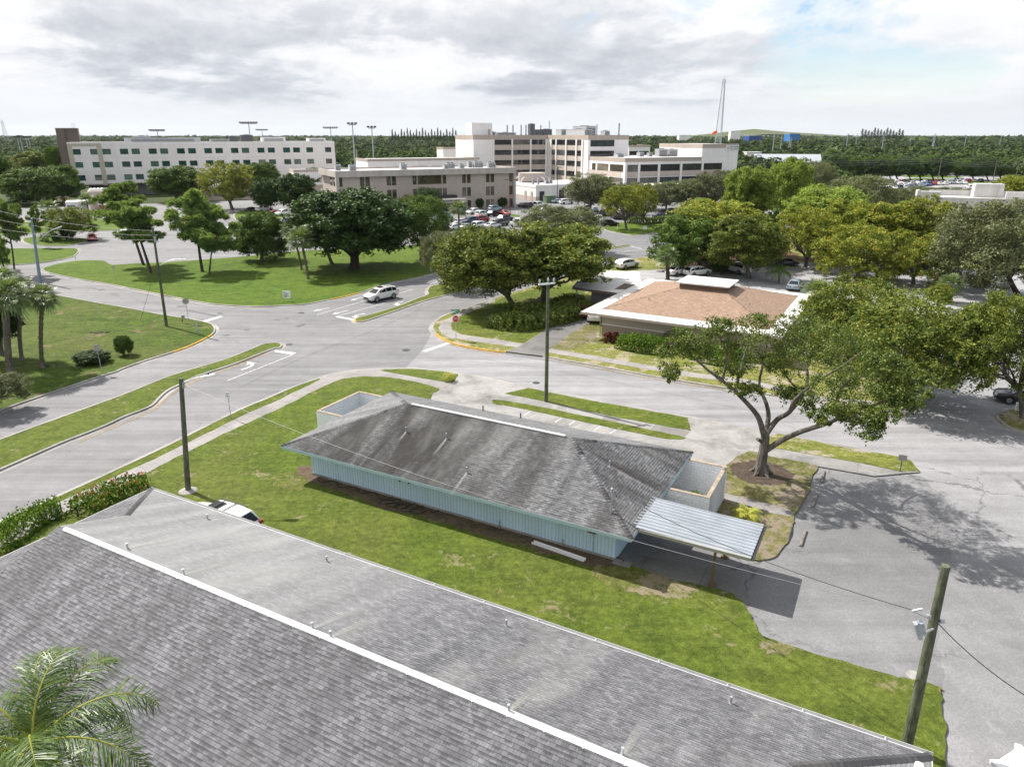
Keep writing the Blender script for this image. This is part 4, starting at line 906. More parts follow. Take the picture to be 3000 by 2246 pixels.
enclosure(-3.72, -0.02, 4.61, 9.33, 2.12, 'r', 'white block enclosure left of the blue house, with brown cap and a dark wall ornament')
enclosure(HLEN + 0.02, 24.34, 4.95, 9.43, 2.12, 'l', 'white block enclosure right of the blue house, its outer end wall stained grey', True)
mb = MB()    # wrought metal ornament on the inner wall of the left enclosure
p = HM @ V((-1.9, 9.08, 1.25))
for k in range(9):
    a = k * 0.7; q = p + EU * 0.38 * math.cos(a) * (0.5 + 0.5 * (k % 2)) + UP * 0.24 * math.sin(a) - EW * 0.03
    mb.tube([p - EW * 0.05, p.lerp(q, .6) - EW * 0.09, q - EW * 0.04], [0.05, 0.06, 0.012], 5)
tag(mb.build('wall_ornament', M['steel_dark']), 'dark metal wall ornament hung inside the left white enclosure', 'ornament')
mb = MB(); pp = HM @ V((22.1, 5.5, 0)); mb.lathe(pp, [(0.13, 0), (0.19, 0.30), (0.21, 0.30), (0.21, 0.34), (0.17, 0.34), (0.15, 0.28)], 14)
tag(mb.build('flower_pot', plain('terracotta', (0.36, 0.12, 0.05), 0.8)), 'terracotta pot standing inside the right white enclosure', 'pot')
# the long white gutter piece lying by the wall, slabs and cable on the soil
mb = MB(); ga, gb = g(Z(800, 1100, 2.4578)(1870, 1202), 0.16), g(z3(268, 1045), 0.16)
d_ = (gb - ga).normalized(); s_ = V((-d_.y, d_.x, 0))
mb.obox(ga - s_ * .11, gb - ga, s_ * .22, UP * 0.03); mb.obox(ga - s_ * .13, gb - ga, s_ * .02, UP * 0.13); mb.obox(ga + s_ * .11, gb - ga, s_ * .02, UP * 0.10)
tag(mb.build('gutter_length', M['white']), 'long white gutter length lying on the soil by the blue wall', 'gutter')
for i, P in enumerate(([z3(480, 1045), z3(530, 1062), z3(515, 1095), z3(455, 1078)], [z3(537, 1065), z3(592, 1082), z3(575, 1110), z3(515, 1095)])):
    mb = MB(); mb.prism([tuple(g(q)) for q in P], 0.1, 0.17); tag(mb.build('paving_slab', M['concrete']), ['grey paving slab nearest the corner of the blue house', 'grey paving slab on the lawn side of its twin by the house corner'][i], 'paving slab')
rr = random.Random(4); pth = []
for k in range(46):
    x = 0.8 + 9.2 * k / 45; pth.append(HM @ V((x, -0.35 - 0.25 * math.sin(k * 0.8) - (0.3 * math.sin(k * 2.2) if k > 26 else 0), 0.045)))
mb = MB(); mb.tube(pth, 0.022, 5)
for k in range(5):
    c = HM @ V((6.6 + 0.55 * k, -0.75 - 0.1 * (k % 2), 0.05)); mb.tube([c + V((0.42 * math.cos(a), 0.26 * math.sin(a), 0.02 * math.sin(3 * a))) for a in np.linspace(0, 6.0, 16)], 0.02, 5)
tag(mb.build('cable', M['black']), 'black cable looping over the bare soil beneath the blue wall', 'cable')

# ------------------------------------------------------------ metal carport at its right end
CO = V((6.25, 31.2, 0)); CPM = frame((CO.x, CO.y, 0.02), A0)
cp = empty('carport', CPM.translation, A0, 'ribbed metal carport roof on brown post, at the right end of the blue house', 'carport')
cl, cw_, cz = 5.55, 3.36, 2.33
mb = MB(); n = 11; prof = []
for i in range(n):
    w0 = cw_ * i / n
    prof += [(w0, 0), (w0 + 0.205, 0), (w0 + 0.225, 0.07), (w0 + 0.285, 0.07)]
prof.append((cw_, 0))
def zc_(x): return cz + 0.10 - 0.022 * x
pts = [(x, w, zc_(x) + z) for x in (-0.55, cl) for w, z in prof]; m_ = len(prof)
mb.add(pts, [[i, m_ + i, m_ + i + 1, i + 1] for i in range(m_ - 1)]); pts2 = [(p[0], p[1], p[2] - 0.02) for p in pts]
mb.add(pts2, [[i + 1, m_ + i + 1, m_ + i, i] for i in range(m_ - 1)])
mb.build('roof', M['corr'], cp)
mb = MB(); mb.box((cl / 2 - .27, -0.02, zc_(2) - 0.09), (cl + .55, 0.09, 0.16)); mb.box((cl / 2 - .27, cw_ + 0.02, zc_(2) - 0.09), (cl + .55, 0.09, 0.16)); mb.box((3.85, cw_ / 2, zc_(3.8) - 0.14), (0.12, cw_ - .12, 0.16)); mb.build('beam', M['sign_back'], cp)
mb = MB(); mb.box((cl + 0.07, cw_ / 2, zc_(cl) - 0.05), (0.13, cw_ + 0.1, 0.02)); mb.box((cl + 0.14, cw_ / 2, zc_(cl) - 0.01), (0.02, cw_ + 0.1, 0.11)); mb.box((cl + 0.005, cw_ / 2, zc_(cl) - 0.035), (0.02, cw_, 0.06)); mb.build('gutter', M['steel_dark'], cp)
post_c = CPM.inverted() @ V((10.4, 29.36, 0))
for yy in (post_c.y + 0.12, cw_ - 0.12):
    mb = MB(); mb.box((3.85, yy, 1.1), (0.11, 0.11, 2.2)); mb.box((3.85, yy, 0.04), (0.34, 0.3, 0.1)); mb.build('post', plain('brown post', (0.13, 0.088, 0.04), 0.7), cp)

# ------------------------------------------------------------ the long grey-roofed house below the viewer
CF = V((-19.73, 34.65, 2.8)); FL_, FW, FZ, FR, IN = 37.21, 6.7, 2.8, 5.03, 3.72
FM = frame((CF.x, CF.y, 0.0), A0)          # x along the far eave, -y towards the viewer
fh = empty('long_house', FM @ V((FL_ / 2, -FW, LAWN_Z)), A0, 'long low house with grey shingle hip roof and white ridge strip, nearest the viewer', 'house')
FMl = Matrix.Translation(V((-FL_ / 2, FW, -LAWN_Z)))
def fp(x, y, z): return FMl @ V((x, y, z))
mb = MB(); mb.M = FMl; boxuv(mb, 0.6, FL_ - 0.6, -2 * FW + 0.6, -0.6, 0.0, FZ + 0.05); mb.build('wall', M['tan'], fh)
k0 = FZ + IN / FW * (FR - FZ)
mb = MB(); mb.M = FMl
roofface(mb, [(0, 0, FZ), (FL_, 0, FZ), (FL_ - IN, -IN, k0), (FL_ - IN, -FW, FR), (IN, -FW, FR), (IN, -IN, k0)], (-1, 0, 0))
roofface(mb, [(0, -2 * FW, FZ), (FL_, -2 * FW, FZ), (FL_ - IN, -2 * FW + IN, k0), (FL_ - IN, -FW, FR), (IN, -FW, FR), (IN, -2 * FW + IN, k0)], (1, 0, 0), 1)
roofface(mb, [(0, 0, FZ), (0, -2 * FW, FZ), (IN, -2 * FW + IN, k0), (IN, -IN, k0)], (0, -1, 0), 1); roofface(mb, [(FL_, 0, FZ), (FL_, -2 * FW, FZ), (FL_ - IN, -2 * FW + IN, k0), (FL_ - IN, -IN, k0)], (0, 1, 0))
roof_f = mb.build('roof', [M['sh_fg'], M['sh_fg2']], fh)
for x in (IN + 0.012, FL_ - IN - 0.012):
    mb = MB(); mb.M = FMl; mb.face([(x, -IN, k0 - .01), (x, -2 * FW + IN, k0 - .01), (x, -FW, FR - .02)]); mb.build('gable', M['greywall'], fh)
for a, b in (((0, 0, FZ), (IN, -IN, k0)), ((FL_, 0, FZ), (FL_ - IN, -IN, k0)), ((0, -2 * FW, FZ), (IN, -2 * FW + IN, k0)), ((FL_, -2 * FW, FZ), (FL_ - IN, -2 * FW + IN, k0))):
    mb = MB(); mb.M = FMl; capline(mb, a, b); mb.build('hip_cap', M['sh_fg'], roof_f)
mb = MB(); mb.M = FMl; Lr = FL_ - 2 * IN - 1.0
mb.add([(IN + .45, -FW - .12, FR - .022), (IN + .45, -FW - .05, FR + .05), (IN + .45, -FW + .05, FR + .05), (IN + .45, -FW + .14, FR - .022), (IN + .45 + Lr, -FW - .12, FR - .022), (IN + .45 + Lr, -FW - .05, FR + .05), (IN + .45 + Lr, -FW + .05, FR + .05), (IN + .45 + Lr, -FW + .14, FR - .022)], [[0, 4, 5, 1], [1, 5, 6, 2], [2, 6, 7, 3], [0, 1, 2, 3], [7, 6, 5, 4]])
for k in range(int(Lr / 1.2)): mb.box((IN + 0.6 + 1.2 * k, -FW - .13, FR - .035), (0.03, 0.03, 0.03))
mb.build('ridge_vent', M['ridge'], fh)
mb = MB(); mb.M = FMl
mb.box((FL_ / 2, 0.06, FZ - 0.07), (FL_ + .1, 0.12, 0.02)); mb.box((FL_ / 2, 0.125, FZ - 0.02), (FL_ + .1, 0.015, 0.12)); mb.box((FL_ / 2, 0.004, FZ - 0.07), (FL_, 0.015, 0.13))
for k in range(15): mb.box((1.2 + k * 2.48, 0.055, FZ + 0.012), (0.03, 0.13, 0.008))
mb.box((FL_ + 0.02, -FW, FZ - 0.07), (0.03, 2 * FW, 0.14)); mb.box((-0.02, -FW, FZ - 0.07), (0.03, 2 * FW, 0.14)); mb.box((FL_ / 2, -2 * FW - .01, FZ - .07), (FL_, 0.03, 0.14))
mb.build('gutter', M['gutter'], fh)
mb = MB(); mb.M = FMl; mb.face([(0.03, -0.03, FZ - .08), (FL_ - .03, -0.03, FZ - .08), (FL_ - .03, -2 * FW + .03, FZ - .08), (.03, -2 * FW + .03, FZ - .08)]); mb.build('soffit', M['white'], fh)
sF = (FR - FZ) / FW; nF = FM.to_3x3() @ V((0, sF, 1)); pF = FM @ V((0, 0, FZ)); nF2 = FM.to_3x3() @ V((sF, 0, 1)); pF2 = FM @ V((FL_, 0, FZ))
FHI = (Matrix.Translation(fh.location) @ Matrix.Rotation(A0, 4, 'Z')).inverted()
zz1 = Z(0, 1300, 1.751); zz5 = Z(1000, 1700, 2.0109)
for q in (zz1(1065, 386), zz1(655, 538), zz1(942, 672), zz1(1603, 948), zz1(1697, 992), zz1(1677, 602), zz5(972, 265), zz5(986, 772), zz5(1655, 1028), z4(90, 1240)):
    pipe_vent(fh, FHI @ hit(q, pF, nF), 0.25, 0.042)
pipe_vent(fh, FHI @ hit((2690, 2250), pF2, nF2), 0.14, 0.11, mat='white')

# pale mineral streaks washed down from the vents
sm_, t, b = newmat('washed streak'); t.nodes.clear()
uvn = t.nodes.new('ShaderNodeUVMap'); uvn.uv_map = 'UVMap'; sp_ = t.nodes.new('ShaderNodeSeparateXYZ'); t.links.new(uvn.outputs[0], sp_.inputs[0])
fx = mathn(t, 'SUBTRACT', 1.0, mathn(t, 'MULTIPLY', mathn(t, 'ABSOLUTE', mathn(t, 'SUBTRACT', sp_.outputs[0], 0.5)), 2.0)); fy = mathn(t, 'SUBTRACT', 1.0, sp_.outputs[1])
fac = mathn(t, 'MULTIPLY', mathn(t, 'MULTIPLY', ramp(t, fx, [(0.0, 0.0), (0.7, 1.0)]), ramp(t, fy, [(0.0, 0.0), (0.6, 0.55), (1.0, 0.8)])), ramp(t, noise(t, wpos(t), 9, 4, .7), [(0.3, 0.35), (0.6, 1.0)]))
di = t.nodes.new('ShaderNodeBsdfDiffuse'); di.inputs[0].default_value = (.33, .325, .31, 1); tp_ = t.nodes.new('ShaderNodeBsdfTransparent'); mx_ = t.nodes.new('ShaderNodeMixShader')
t.links.new(fac, mx_.inputs[0]); t.links.new(tp_.outputs[0], mx_.inputs[1]); t.links.new(di.outputs[0], mx_.inputs[2]); t.links.new(mx_.outputs[0], t.nodes.new('ShaderNodeOutputMaterial').inputs[0])
def streak(roof, MI, q, p0, n, L, w):
    p = hit(q, p0, n); n = V(n).normalized(); dn = V((n.x, n.y, 0)).normalized(); dn = (dn - n * dn.dot(n)).normalized(); s = n.cross(dn) * w / 2; off = n * .012
    P = [p - s * .35 + off, p + s * .35 + off, p + dn * L + s + off, p + dn * L - s + off]
    mb = MB(); mb.face([MI @ a for a in P], 0, [(0.15, 0), (0.85, 0), (1, 1), (0, 1)]); o = mb.build('streak', sm_, roof)
    return o
for q, L in ((zz1(1065, 386), 1.2), (zz1(655, 538), 3.0), (zz1(942, 672), 3.2), (zz1(1603, 948), 3.2), (zz1(1697, 992), 2.6), (zz1(1677, 602), 1.5), (zz5(972, 265), .9), (zz5(986, 772), 2.6), (zz5(1655, 1028), 2.6), (z4(90, 1240), .5)): streak(roof_f, FHI, q, pF, nF, L, .55)
zb_ = Z(800, 1100, 2.4578)
for q, n_, p_, L in ((zb_(957, 408), nS, pS, 1.0), (zb_(1248, 455), nS, pS, 1.6), (zb_(1395, 700), nS, pS, 2.0), (z3(440, 393), nE, pE, 3.2)): streak(roof_b, HI, q, p_, n_, L, .34)

# ------------------------------------------------------------ the brown-roofed house across the side street
AB = R(-29.6); BM = frame((9.81, 76.15, LAWN_Z), AB); BW, BD, BZ = 17.7, 17.6, 3.0 - LAWN_Z
bh = empty('brown_roof_house', BM.translation, AB, 'tan house with wide brown shingle roof, white rim and flat-topped lantern, behind the hedges', 'house')
mb = MB(); boxuv(mb, 0.35, BW + 0.6, -0.55, BD, 0, 1.32); mb.build('wall', M['tan'], bh)
mb = MB(); boxuv(mb, 0.34, BW + 0.61, -0.56, BD + .01, 1.42, BZ - .16); mb.build('upper_wall', M['tanpanel'], bh)
mb = MB(); mb.box((BW / 2 + .47, -0.56, 1.37), (BW + .4, 0.06, 0.11)); mb.box((0.33, BD / 2 - .28, 1.37), (0.06, BD + .56, 0.11)); mb.build('trim_band', M['white'], bh)
rx0, rx1, ry0, ry1 = -1.4, BW + 1.6, -2.3, BD + 1.6
mb = MB(); mb.prism([(rx0, ry0), (rx1, ry0), (rx1, ry1), (rx0, ry1)], BZ - 0.16, BZ); mb.build('rim_roof', M['whiteroof'], bh)
mb = MB()
for cx_, cy_, sx, sy in (((rx0 + rx1) / 2, ry0 - .03, rx1 - rx0 + .1, 0.06), (rx0 - .03, (ry0 + ry1) / 2, .06, ry1 - ry0), (rx1 + .03, (ry0 + ry1) / 2, .06, ry1 - ry0), ((rx0 + rx1) / 2, ry1 + .03, rx1 - rx0 + .1, .06)): mb.box((cx_, cy_, BZ - 0.11), (sx, sy, 0.26))
mb.cyl((0.25, -0.75, 0), (0.25, -0.75, BZ - .2), 0.06, 8); mb.tube([(0.25, -0.75, BZ - .25), (0.1, -1.6, BZ - .18), (0.0, ry0 - .02, BZ - .12)], 0.05, 6)
mb.build('fascia', M['tanpanel'], bh)
hx, hy, tz = 2.6, 2.0, 4.78 - LAWN_Z; cxb, cyb = BW / 2 + 0.2, BD / 2 + .1
mb = MB(); o_ = [(0, 0, BZ + .005), (BW, 0, BZ + .005), (BW, BD, BZ + .005), (0, BD, BZ + .005)]; i_ = [(cxb - hx, cyb - hy, tz), (cxb + hx, cyb - hy, tz), (cxb + hx, cyb + hy, tz), (cxb - hx, cyb + hy, tz)]
for k, e in enumerate(((1, 0, 0), (0, 1, 0), (-1, 0, 0), (0, -1, 0))): roofface(mb, [o_[k], o_[(k + 1) % 4], i_[(k + 1) % 4], i_[k]], e)
rb = mb.build('roof', M['sh_brown'], bh)
for k in range(4):
    mb = MB(); capline(mb, o_[k], i_[k]); mb.build('hip_cap', M['sh_brown'], rb)
mb = MB(); boxuv(mb, cxb - hx, cxb + hx, cyb - hy, cyb + hy, tz - .25, tz + .52); ln = mb.build('lantern', plain('brown lantern boards', (0.12, 0.075, 0.055), 0.8), rb)
mb = MB(); mb.box((cxb, cyb, tz + .6), (2 * hx + .7, 2 * hy + .6, 0.14)); mb.build('lantern_roof', M['whiteroof'], rb)
for q in ((4.2, 3.2), (14.5, 5.5), (13, 12)):
    zr = BZ + (tz - BZ) * min(min(q[0], BW - q[0]) / (BW / 2 - hx), min(q[1], BD - q[1]) / (BD / 2 - hy), 1); pipe_vent(bh, V((q[0], q[1], zr)), 0.3, 0.05, mat='sign_back')
BMI = BM.inverted()
can = [BMI @ g(q, 2.95) for q in (zC(1165, 442), zC(765, 388), zC(800, 347), zC(1040, 258), zC(1300, 262))] + [V((-1.45, 16.5, 0)), V((-1.45, 10, 0))]
can = [V((p.x, p.y, 0)) for p in can]
ho = [BMI @ g(q, 2.95) for q in (zC(1100, 408), zC(1205, 408), zC(1282, 371), zC(1180, 362))]
ch_ = empty('flat_roof_carport', BM @ V((-6, 12, 0)), AB, 'flat white-roofed carport with a slatted opening, joined to the brown-roofed house', 'carport')
CI = Matrix.Translation(V((6, -12, 0)))
mb = MB(); mb.M = CI; mb.prism([(p.x, p.y) for p in can], BZ - .24, BZ - .05); mb.build('roof', M['whiteroof'], ch_)
mb = MB(); mb.M = CI
for i in range(2):
    a, b = can[i], can[i + 1]; d = (b - a).normalized(); n_ = V((d.y, -d.x, 0)); mb.obox(a + n_ * -0.02 + UP * (BZ - .36), b - a, n_ * 0.06, UP * 0.32)
mb.build('fascia', plain('dark fascia', (0.10, 0.085, 0.075), 0.7), ch_)
mb = MB(); mb.M = CI
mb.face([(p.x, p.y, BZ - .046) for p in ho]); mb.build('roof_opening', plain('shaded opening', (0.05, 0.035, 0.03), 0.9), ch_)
mb = MB(); mb.M = CI
for k in range(6):
    a = ho[0].lerp(ho[3], k / 5); b = ho[1].lerp(ho[2], k / 5); mb.obox(V((a.x, a.y, BZ - .04)), V((b.x - a.x, b.y - a.y, 0)), (ho[3] - ho[0]).normalized() * 0.10, UP * .04)
mb.build('slats', plain('pergola slats', (0.30, 0.25, 0.21), 0.8), ch_)
mb = MB(); mb.M = CI; wa = can[1].lerp(can[0], .26) + V((0.5, 0.9, 0)); wb = can[0] + V((-.2, 1.0, 0)); dd = (wb - wa); nn = V((-dd.y, dd.x, 0)).normalized()
mb.obox(V((wa.x, wa.y, 0)), V((dd.x, dd.y, 0)), nn * 3.2, UP * (BZ - .25)); mb.build('wall', M['greywall'], ch_)
for q in (can[1].lerp(can[2], .1) + V((.4, .3, 0)), can[3] + V((.3, -.5, 0))):
    mb = MB(); mb.M = CI; mb.box((q.x, q.y, BZ / 2 - .12), (0.16, 0.16, BZ - .25)); mb.build('post', M['tanpanel'], ch_)
# ------------------------------------------------------------ the hospital buildings and their neighbours (grid turned 26.5 degrees)
M['hosp'] = wall('off-white concrete wall', (0.80, 0.765, 0.745), (6.2, 4.4), 0.90, 0.07, 0.85, 0.05)  # colour brightened to make up for the sunless front faces
M['hosp_band'] = wall('beige spandrel', (0.50, 0.43, 0.38), (3.0, 30.0), 0.92, 0.08, 0.85, 0.03)
M['hosp_top'] = wall('beige cornice', (0.42, 0.36, 0.31), None, 0.9, 0.1)
M['ward'] = wall('pale precast wall', (0.79, 0.745, 0.735), (7.4, 4.35), 0.88, 0.06, 0.85, 0.06)  # precast tone lifted against the weak light on this front
M['ward_beige'] = wall('beige precast wall', (0.46, 0.42, 0.35), None, 0.88, 0.06)
M['taupe'] = wall('taupe tower cladding', (0.17, 0.135, 0.115), (4.0, 2.2), 0.9, 0.06, 0.8, 0.03)
M['doc'] = wall('beige brick wall', (0.46, 0.395, 0.345), (0.8, 0.4, 0.5), 0.90, 0.06, 0.85, 0.03)
M['doc_band'] = wall('concrete parapet', (0.46, 0.42, 0.385), (9.0, 30.0), 0.75, 0.22, 0.85, 0.04)
M['gravelroof'] = plain('pale gravel roof', (0.48, 0.46, 0.46), 0.9, var=0.16, scale=0.25)
M['g_green'] = glass('green tinted glass', (0.010, 0.055, 0.045), 0.05, 0.6)
M['g_dark'] = glass('dark tinted glass', (0.022, 0.022, 0.026), 0.06, 0.6)
M['g_bronze'] = glass('bronze mirror glass', (0.055, 0.050, 0.028), 0.03, 1.0)
M['g_dark2'] = glass('dark glass with drawn blinds', (0.10, 0.098, 0.092), 0.12, 0.6); M['g_dark3'] = glass('bluish dark glass', (0.03, 0.036, 0.045), 0.04, 1.0)
M['g_bronze2'] = glass('bronze glass with blinds', (0.14, 0.125, 0.085), 0.08, 1.0); M['g_green2'] = glass('paler green glass', (0.05, 0.12, 0.10), 0.05, 1.0)
PANE_ALT.update({'g_dark': ['g_dark', 'g_dark', 'g_dark3', 'g_dark2'], 'g_bronze': ['g_bronze', 'g_bronze', 'g_bronze2'], 'g_green': ['g_green', 'g_green', 'g_green', 'g_green2']})
M['frame_dark'] = plain('dark window frame', (0.028, 0.028, 0.030), 0.5)
M['unit'] = plain('rooftop unit metal', (0.42, 0.43, 0.44), 0.5, 0.2, var=0.15)
M['unit_dark'] = plain('dark rooftop machinery', (0.10, 0.105, 0.115), 0.6, 0.2, var=0.2)
A1d = A1
def roof_unit(p, sz, rz, label, mat='unit', group='rooftop units', kind='box'):
    """an air-conditioning box on a flat roof: casing, fan ring and coil panel"""
    e = empty('rooftop_unit', p, rz, label, 'rooftop unit', group); sx, sy, sh = sz
    mb = MB(); mb.box((0, 0, sh / 2 + .1), (sx, sy, sh)); mb.box((0, 0, 0.06), (sx + .2, sy + .2, .12)); mb.box((0, 0, sh + .13), (sx * 1.03, sy * 1.03, .06))
    mb.build('casing', M[mat], e, None)
    mb = MB(); mb.lathe((0, 0, sh + .14), [(min(sx, sy) * .36, 0), (min(sx, sy) * .38, .18), (min(sx, sy) * .3, .18), (min(sx, sy) * .28, .05)], 12); mb.build('fan', M['unit_dark'], e)
    mb = MB()
    for k in range(5): mb.box((0, -sy / 2 - .012, .25 + sh * .16 * k + .05), (sx * .82, .03, sh * .09))
    mb.build('coil_panel', M['unit_dark'], e)
    return e

# --- the four-storey ward block with green windows
P0 = V((-155.8, 262.0, 0)); WL, WD, WH = 93.6, 17.0, 18.0
wb = empty('ward_building', P0, A1, 'long white four-storey building with rows of green windows, behind the pines on the left', 'building')
mb = MB(); boxuv(mb, 0, WL, 0, WD, 4.3, WH, 0, bottom=True); mb.build('wall', M['ward'], wb)
mb = MB(); boxuv(mb, 4.2, WL - 2, 3.2, WD - 1, -.1, 4.3); boxuv(mb, 0.2, 1.3, 0.3, 1.6, -.1, 4.3); boxuv(mb, 17.2, 18.4, 0.3, 1.6, -.1, 4.3)
mb.build('ground_floor', M['greywall'], wb)
mb = MB(); mb.box((5.25, -0.03, WH - 0.35), (10.5, 0.12, 0.9)); mb.box((0.75, -0.03, 10.8), (1.5, 0.11, 14.0)); mb.box((9.75, -0.03, 10.8), (1.5, 0.11, 14.0)); mb.box((5.25, -0.03, 4.15), (10.5, .12, .3)); mb.build('frame_band', M['ward_beige'], wb)
mb = MB(); boxuv(mb, 0, WL, 0, .4, WH, WH + .55); boxuv(mb, 0, WL, WD - .4, WD, WH, WH + .55); boxuv(mb, 0, .4, .4, WD - .4, WH, WH + .55); boxuv(mb, WL - .4, WL, .4, WD - .4, WH, WH + .55); mb.build('parapet', M['ward'], wb)
mb = MB(); mb.box((WL / 2, WD / 2, WH + .03), (WL - .9, WD - .9, .05)); mb.build('roof', M['gravelroof'], wb)
# window columns, metres along the wall
cols = [2.53, 8.12, 11.92, 17.48, 21.22, 26.84, 30.62, 36.28, 40.1, 45.72, 49.6, 55.2, 59.13, 64.85, 68.73, 74.55, 78.4, 83.53]
for row, z in enumerate((15.3, 10.9, 6.45)):
    for i, c in enumerate(cols):
        if row == 2 and i > 12: continue
        window(wb, c, z, 2.5, 1.75, 'g_green', 'frame_dark', mull=(2, 1), bar=0.12)
for z in (15.3, 10.9): window(wb, 90.9, z, 2.3, 1.75, 'g_dark', 'frame_dark', mull=(1, 1), bar=0.12)
window(wb, 90.9, 6.45, 2.3, 1.75, 'g_dark', 'frame_dark', mull=(1, 1), bar=0.12)
# stair tower at its left end
TH = 23.0
te = empty('stair_tower', P0 - E1 * 2.6 - E2 * 0.8, A1, 'tall taupe windowless tower at the left end of the white green-windowed building', 'tower')
mb = MB(); boxuv(mb, 0, 2.55, 0, 8.0, -.1, TH); boxuv(mb, 2.55, 6.6, .85, 8.0, WH + .6, TH); mb.build('wall', M['taupe'], te)
mb = MB(); mb.box((3.3, 4.3, TH + .12), (6.9, 7.6, .25)); mb.box((6.63, 4.8, TH - 2.1), (.08, 1.3, 3.6)); mb.build('cornice', M['hosp_top'], te)
mb = MB()
for x in (6.4, 7.2): mb.cyl((x - 1.5, 5, TH), (x - 1.5, 5, TH + 2.0), .05, 6)
for k in range(4): mb.cyl((4.9, 5, TH + .5 * k + .3), (5.7, 5, TH + .5 * k + .3), .04, 6)
mb.build('ladder', M['galv'], te)
# plant on the ward roof
for i, (u, w, L, D_, h, mt) in enumerate(((31, 9, 26, 6, 1.7, 'unit'), (24, 8, 6, 3, 2.4, 'unit'), (71, 8, 9, 4, 1.9, 'white'), (88, 8, 7, 4, 1.5, 'white'), (61, 8, 4.5, 3, 2.7, 'unit_dark'), (51, 9, 7, 3, 1.2, 'unit'), (56, 8, 3, 3, 2.0, 'unit_dark'))):
    roof_unit(P0 + E1 * u - E2 * w + UP * (WH + .06), (L, D_, h), A1, ['long low white rooftop plant on the left part of the ward roof', 'tall pale rooftop unit left of the long white plant on the ward roof', 'plain white rooftop housing right of centre on the ward roof', 'white rooftop housing nearest the right end of the ward roof', 'darkest tall machine on the ward roof, below the stadium light', 'low grey rooftop unit left of the dark machines on the ward roof', 'smaller dark machine between the low unit and the tall one on the ward roof'][i], mt, 'units on the ward roof')

# --- three-storey doctors' office
D0 = V((-47.8, 200.0, 0)); DL, DD, DH = 54.8, 21.6, 11.7
db = empty('office_building', D0, A1, 'beige three-storey office building with narrow bronze windows and entrance canopy, in front of the hospital', 'building')
mb = MB(); boxuv(mb, 1.0, DL - .6, 1.0, DD, -.1, 10.05); mb.build('wall', M['doc'], db)
mb = MB(); boxuv(mb, 0, DL, 0, DD, 10.05, DH - .5, bottom=True); boxuv(mb, 0, DL, 0, .35, DH - .5, DH); boxuv(mb, 0, DL, DD - .35, DD, DH - .5, DH); boxuv(mb, 0, .35, .35, DD - .35, DH - .5, DH); boxuv(mb, DL - .35, DL, .35, DD - .35, DH - .5, DH); mb.build('parapet', M['doc_band'], db)
mb = MB(); mb.box((DL / 2, DD / 2, DH - .47), (DL - .75, DD - .75, .05)); mb.build('roof', M['gravelroof'], db)
for a, b in ((.02, .9), (DL - .75, DL - .02)):
    mb = MB(); boxuv(mb, a, b, 0.02, 1.2, -.1, 10.05); mb.build('pier', M['doc_band'], db)
for row, z in enumerate((8.8, 5.02, 1.25)):
    for x, w in ((1.4, 1.0), (7.48, 1.1), (9.02, 1.1), (15.1, 1.1), (16.6, 1.1), (22.74, 1.05), (27.33, 7.1), (31.9, 1.05), (38.07, 1.05), (39.6, 1.05), (45.78, 1.05), (47.27, 1.05), (53.5, 1.05)):
        if w > 5 and row == 2: continue
        window(db, x, z if row < 2 else 1.25, w, 2.45, 'g_bronze', 'frame_dark', y0=1.0, mull=(1 if w < 2 else 5, 1), depth=0.06, bar=0.09)
for z in (8.6,):
    for c in (5.5, 9.5): window(db, c, z, .9, 2.3, 'g_bronze', 'frame_dark', 'l', 1.0, mull=(1, 1), bar=.08); window(db, c + 1.1, z, .9, 2.3, 'g_bronze', 'frame_dark', 'l', 1.0, mull=(1, 1), bar=.08)
# entrance canopy with its lettering
xc0, xc1 = 22.5, 35.4
mb = MB(); boxuv(mb, xc0, xc1, -7.0, 0.98, 2.75, 3.75, bottom=True); boxuv(mb, xc0 + .3, xc0 + 1.2, -6.6, -5.7, -.1, 2.75); boxuv(mb, xc1 - 2.6, xc1 - 1.6, -6.6, -5.7, -.1, 2.75); cn = mb.build('canopy', M['doc_band'], db)
mb = MB(); mb.box(((xc0 + xc1) / 2, -1.6, 4.1), (xc1 - xc0 - 2.5, 3.0, .8)); mb.build('canopy_roof', M['frame_dark'], cn)
def text(s, name, parent, loc, size, mat, rot=(R(90), 0, 0), ext=0.015, font_align='CENTER'):
    c = bpy.data.curves.new(name, 'FONT'); c.body = s; c.size = size; c.extrude = ext; c.align_x = font_align; c.align_y = 'CENTER'; c.resolution_u = 2; c.offset = size * .025 if size > .4 else 0
    o_ = bpy.data.objects.new(name, c); COL.objects.link(o_)
    dg = bpy.context.evaluated_depsgraph_get(); me = bpy.data.meshes.new_from_object(o_.evaluated_get(dg)); me.name = name
    bpy.data.objects.remove(o_); bpy.data.curves.remove(c)
    me.materials.clear(); me.materials.append(M[mat])
    o2 = link(name, me, parent); o2.location = loc; o2.rotation_euler = rot
    return o2
text("DOCTOR'S OFFICE", 'lettering', cn, ((xc0 * .36 + xc1 * .64), -7.03, 3.27), 0.62, 'ink')
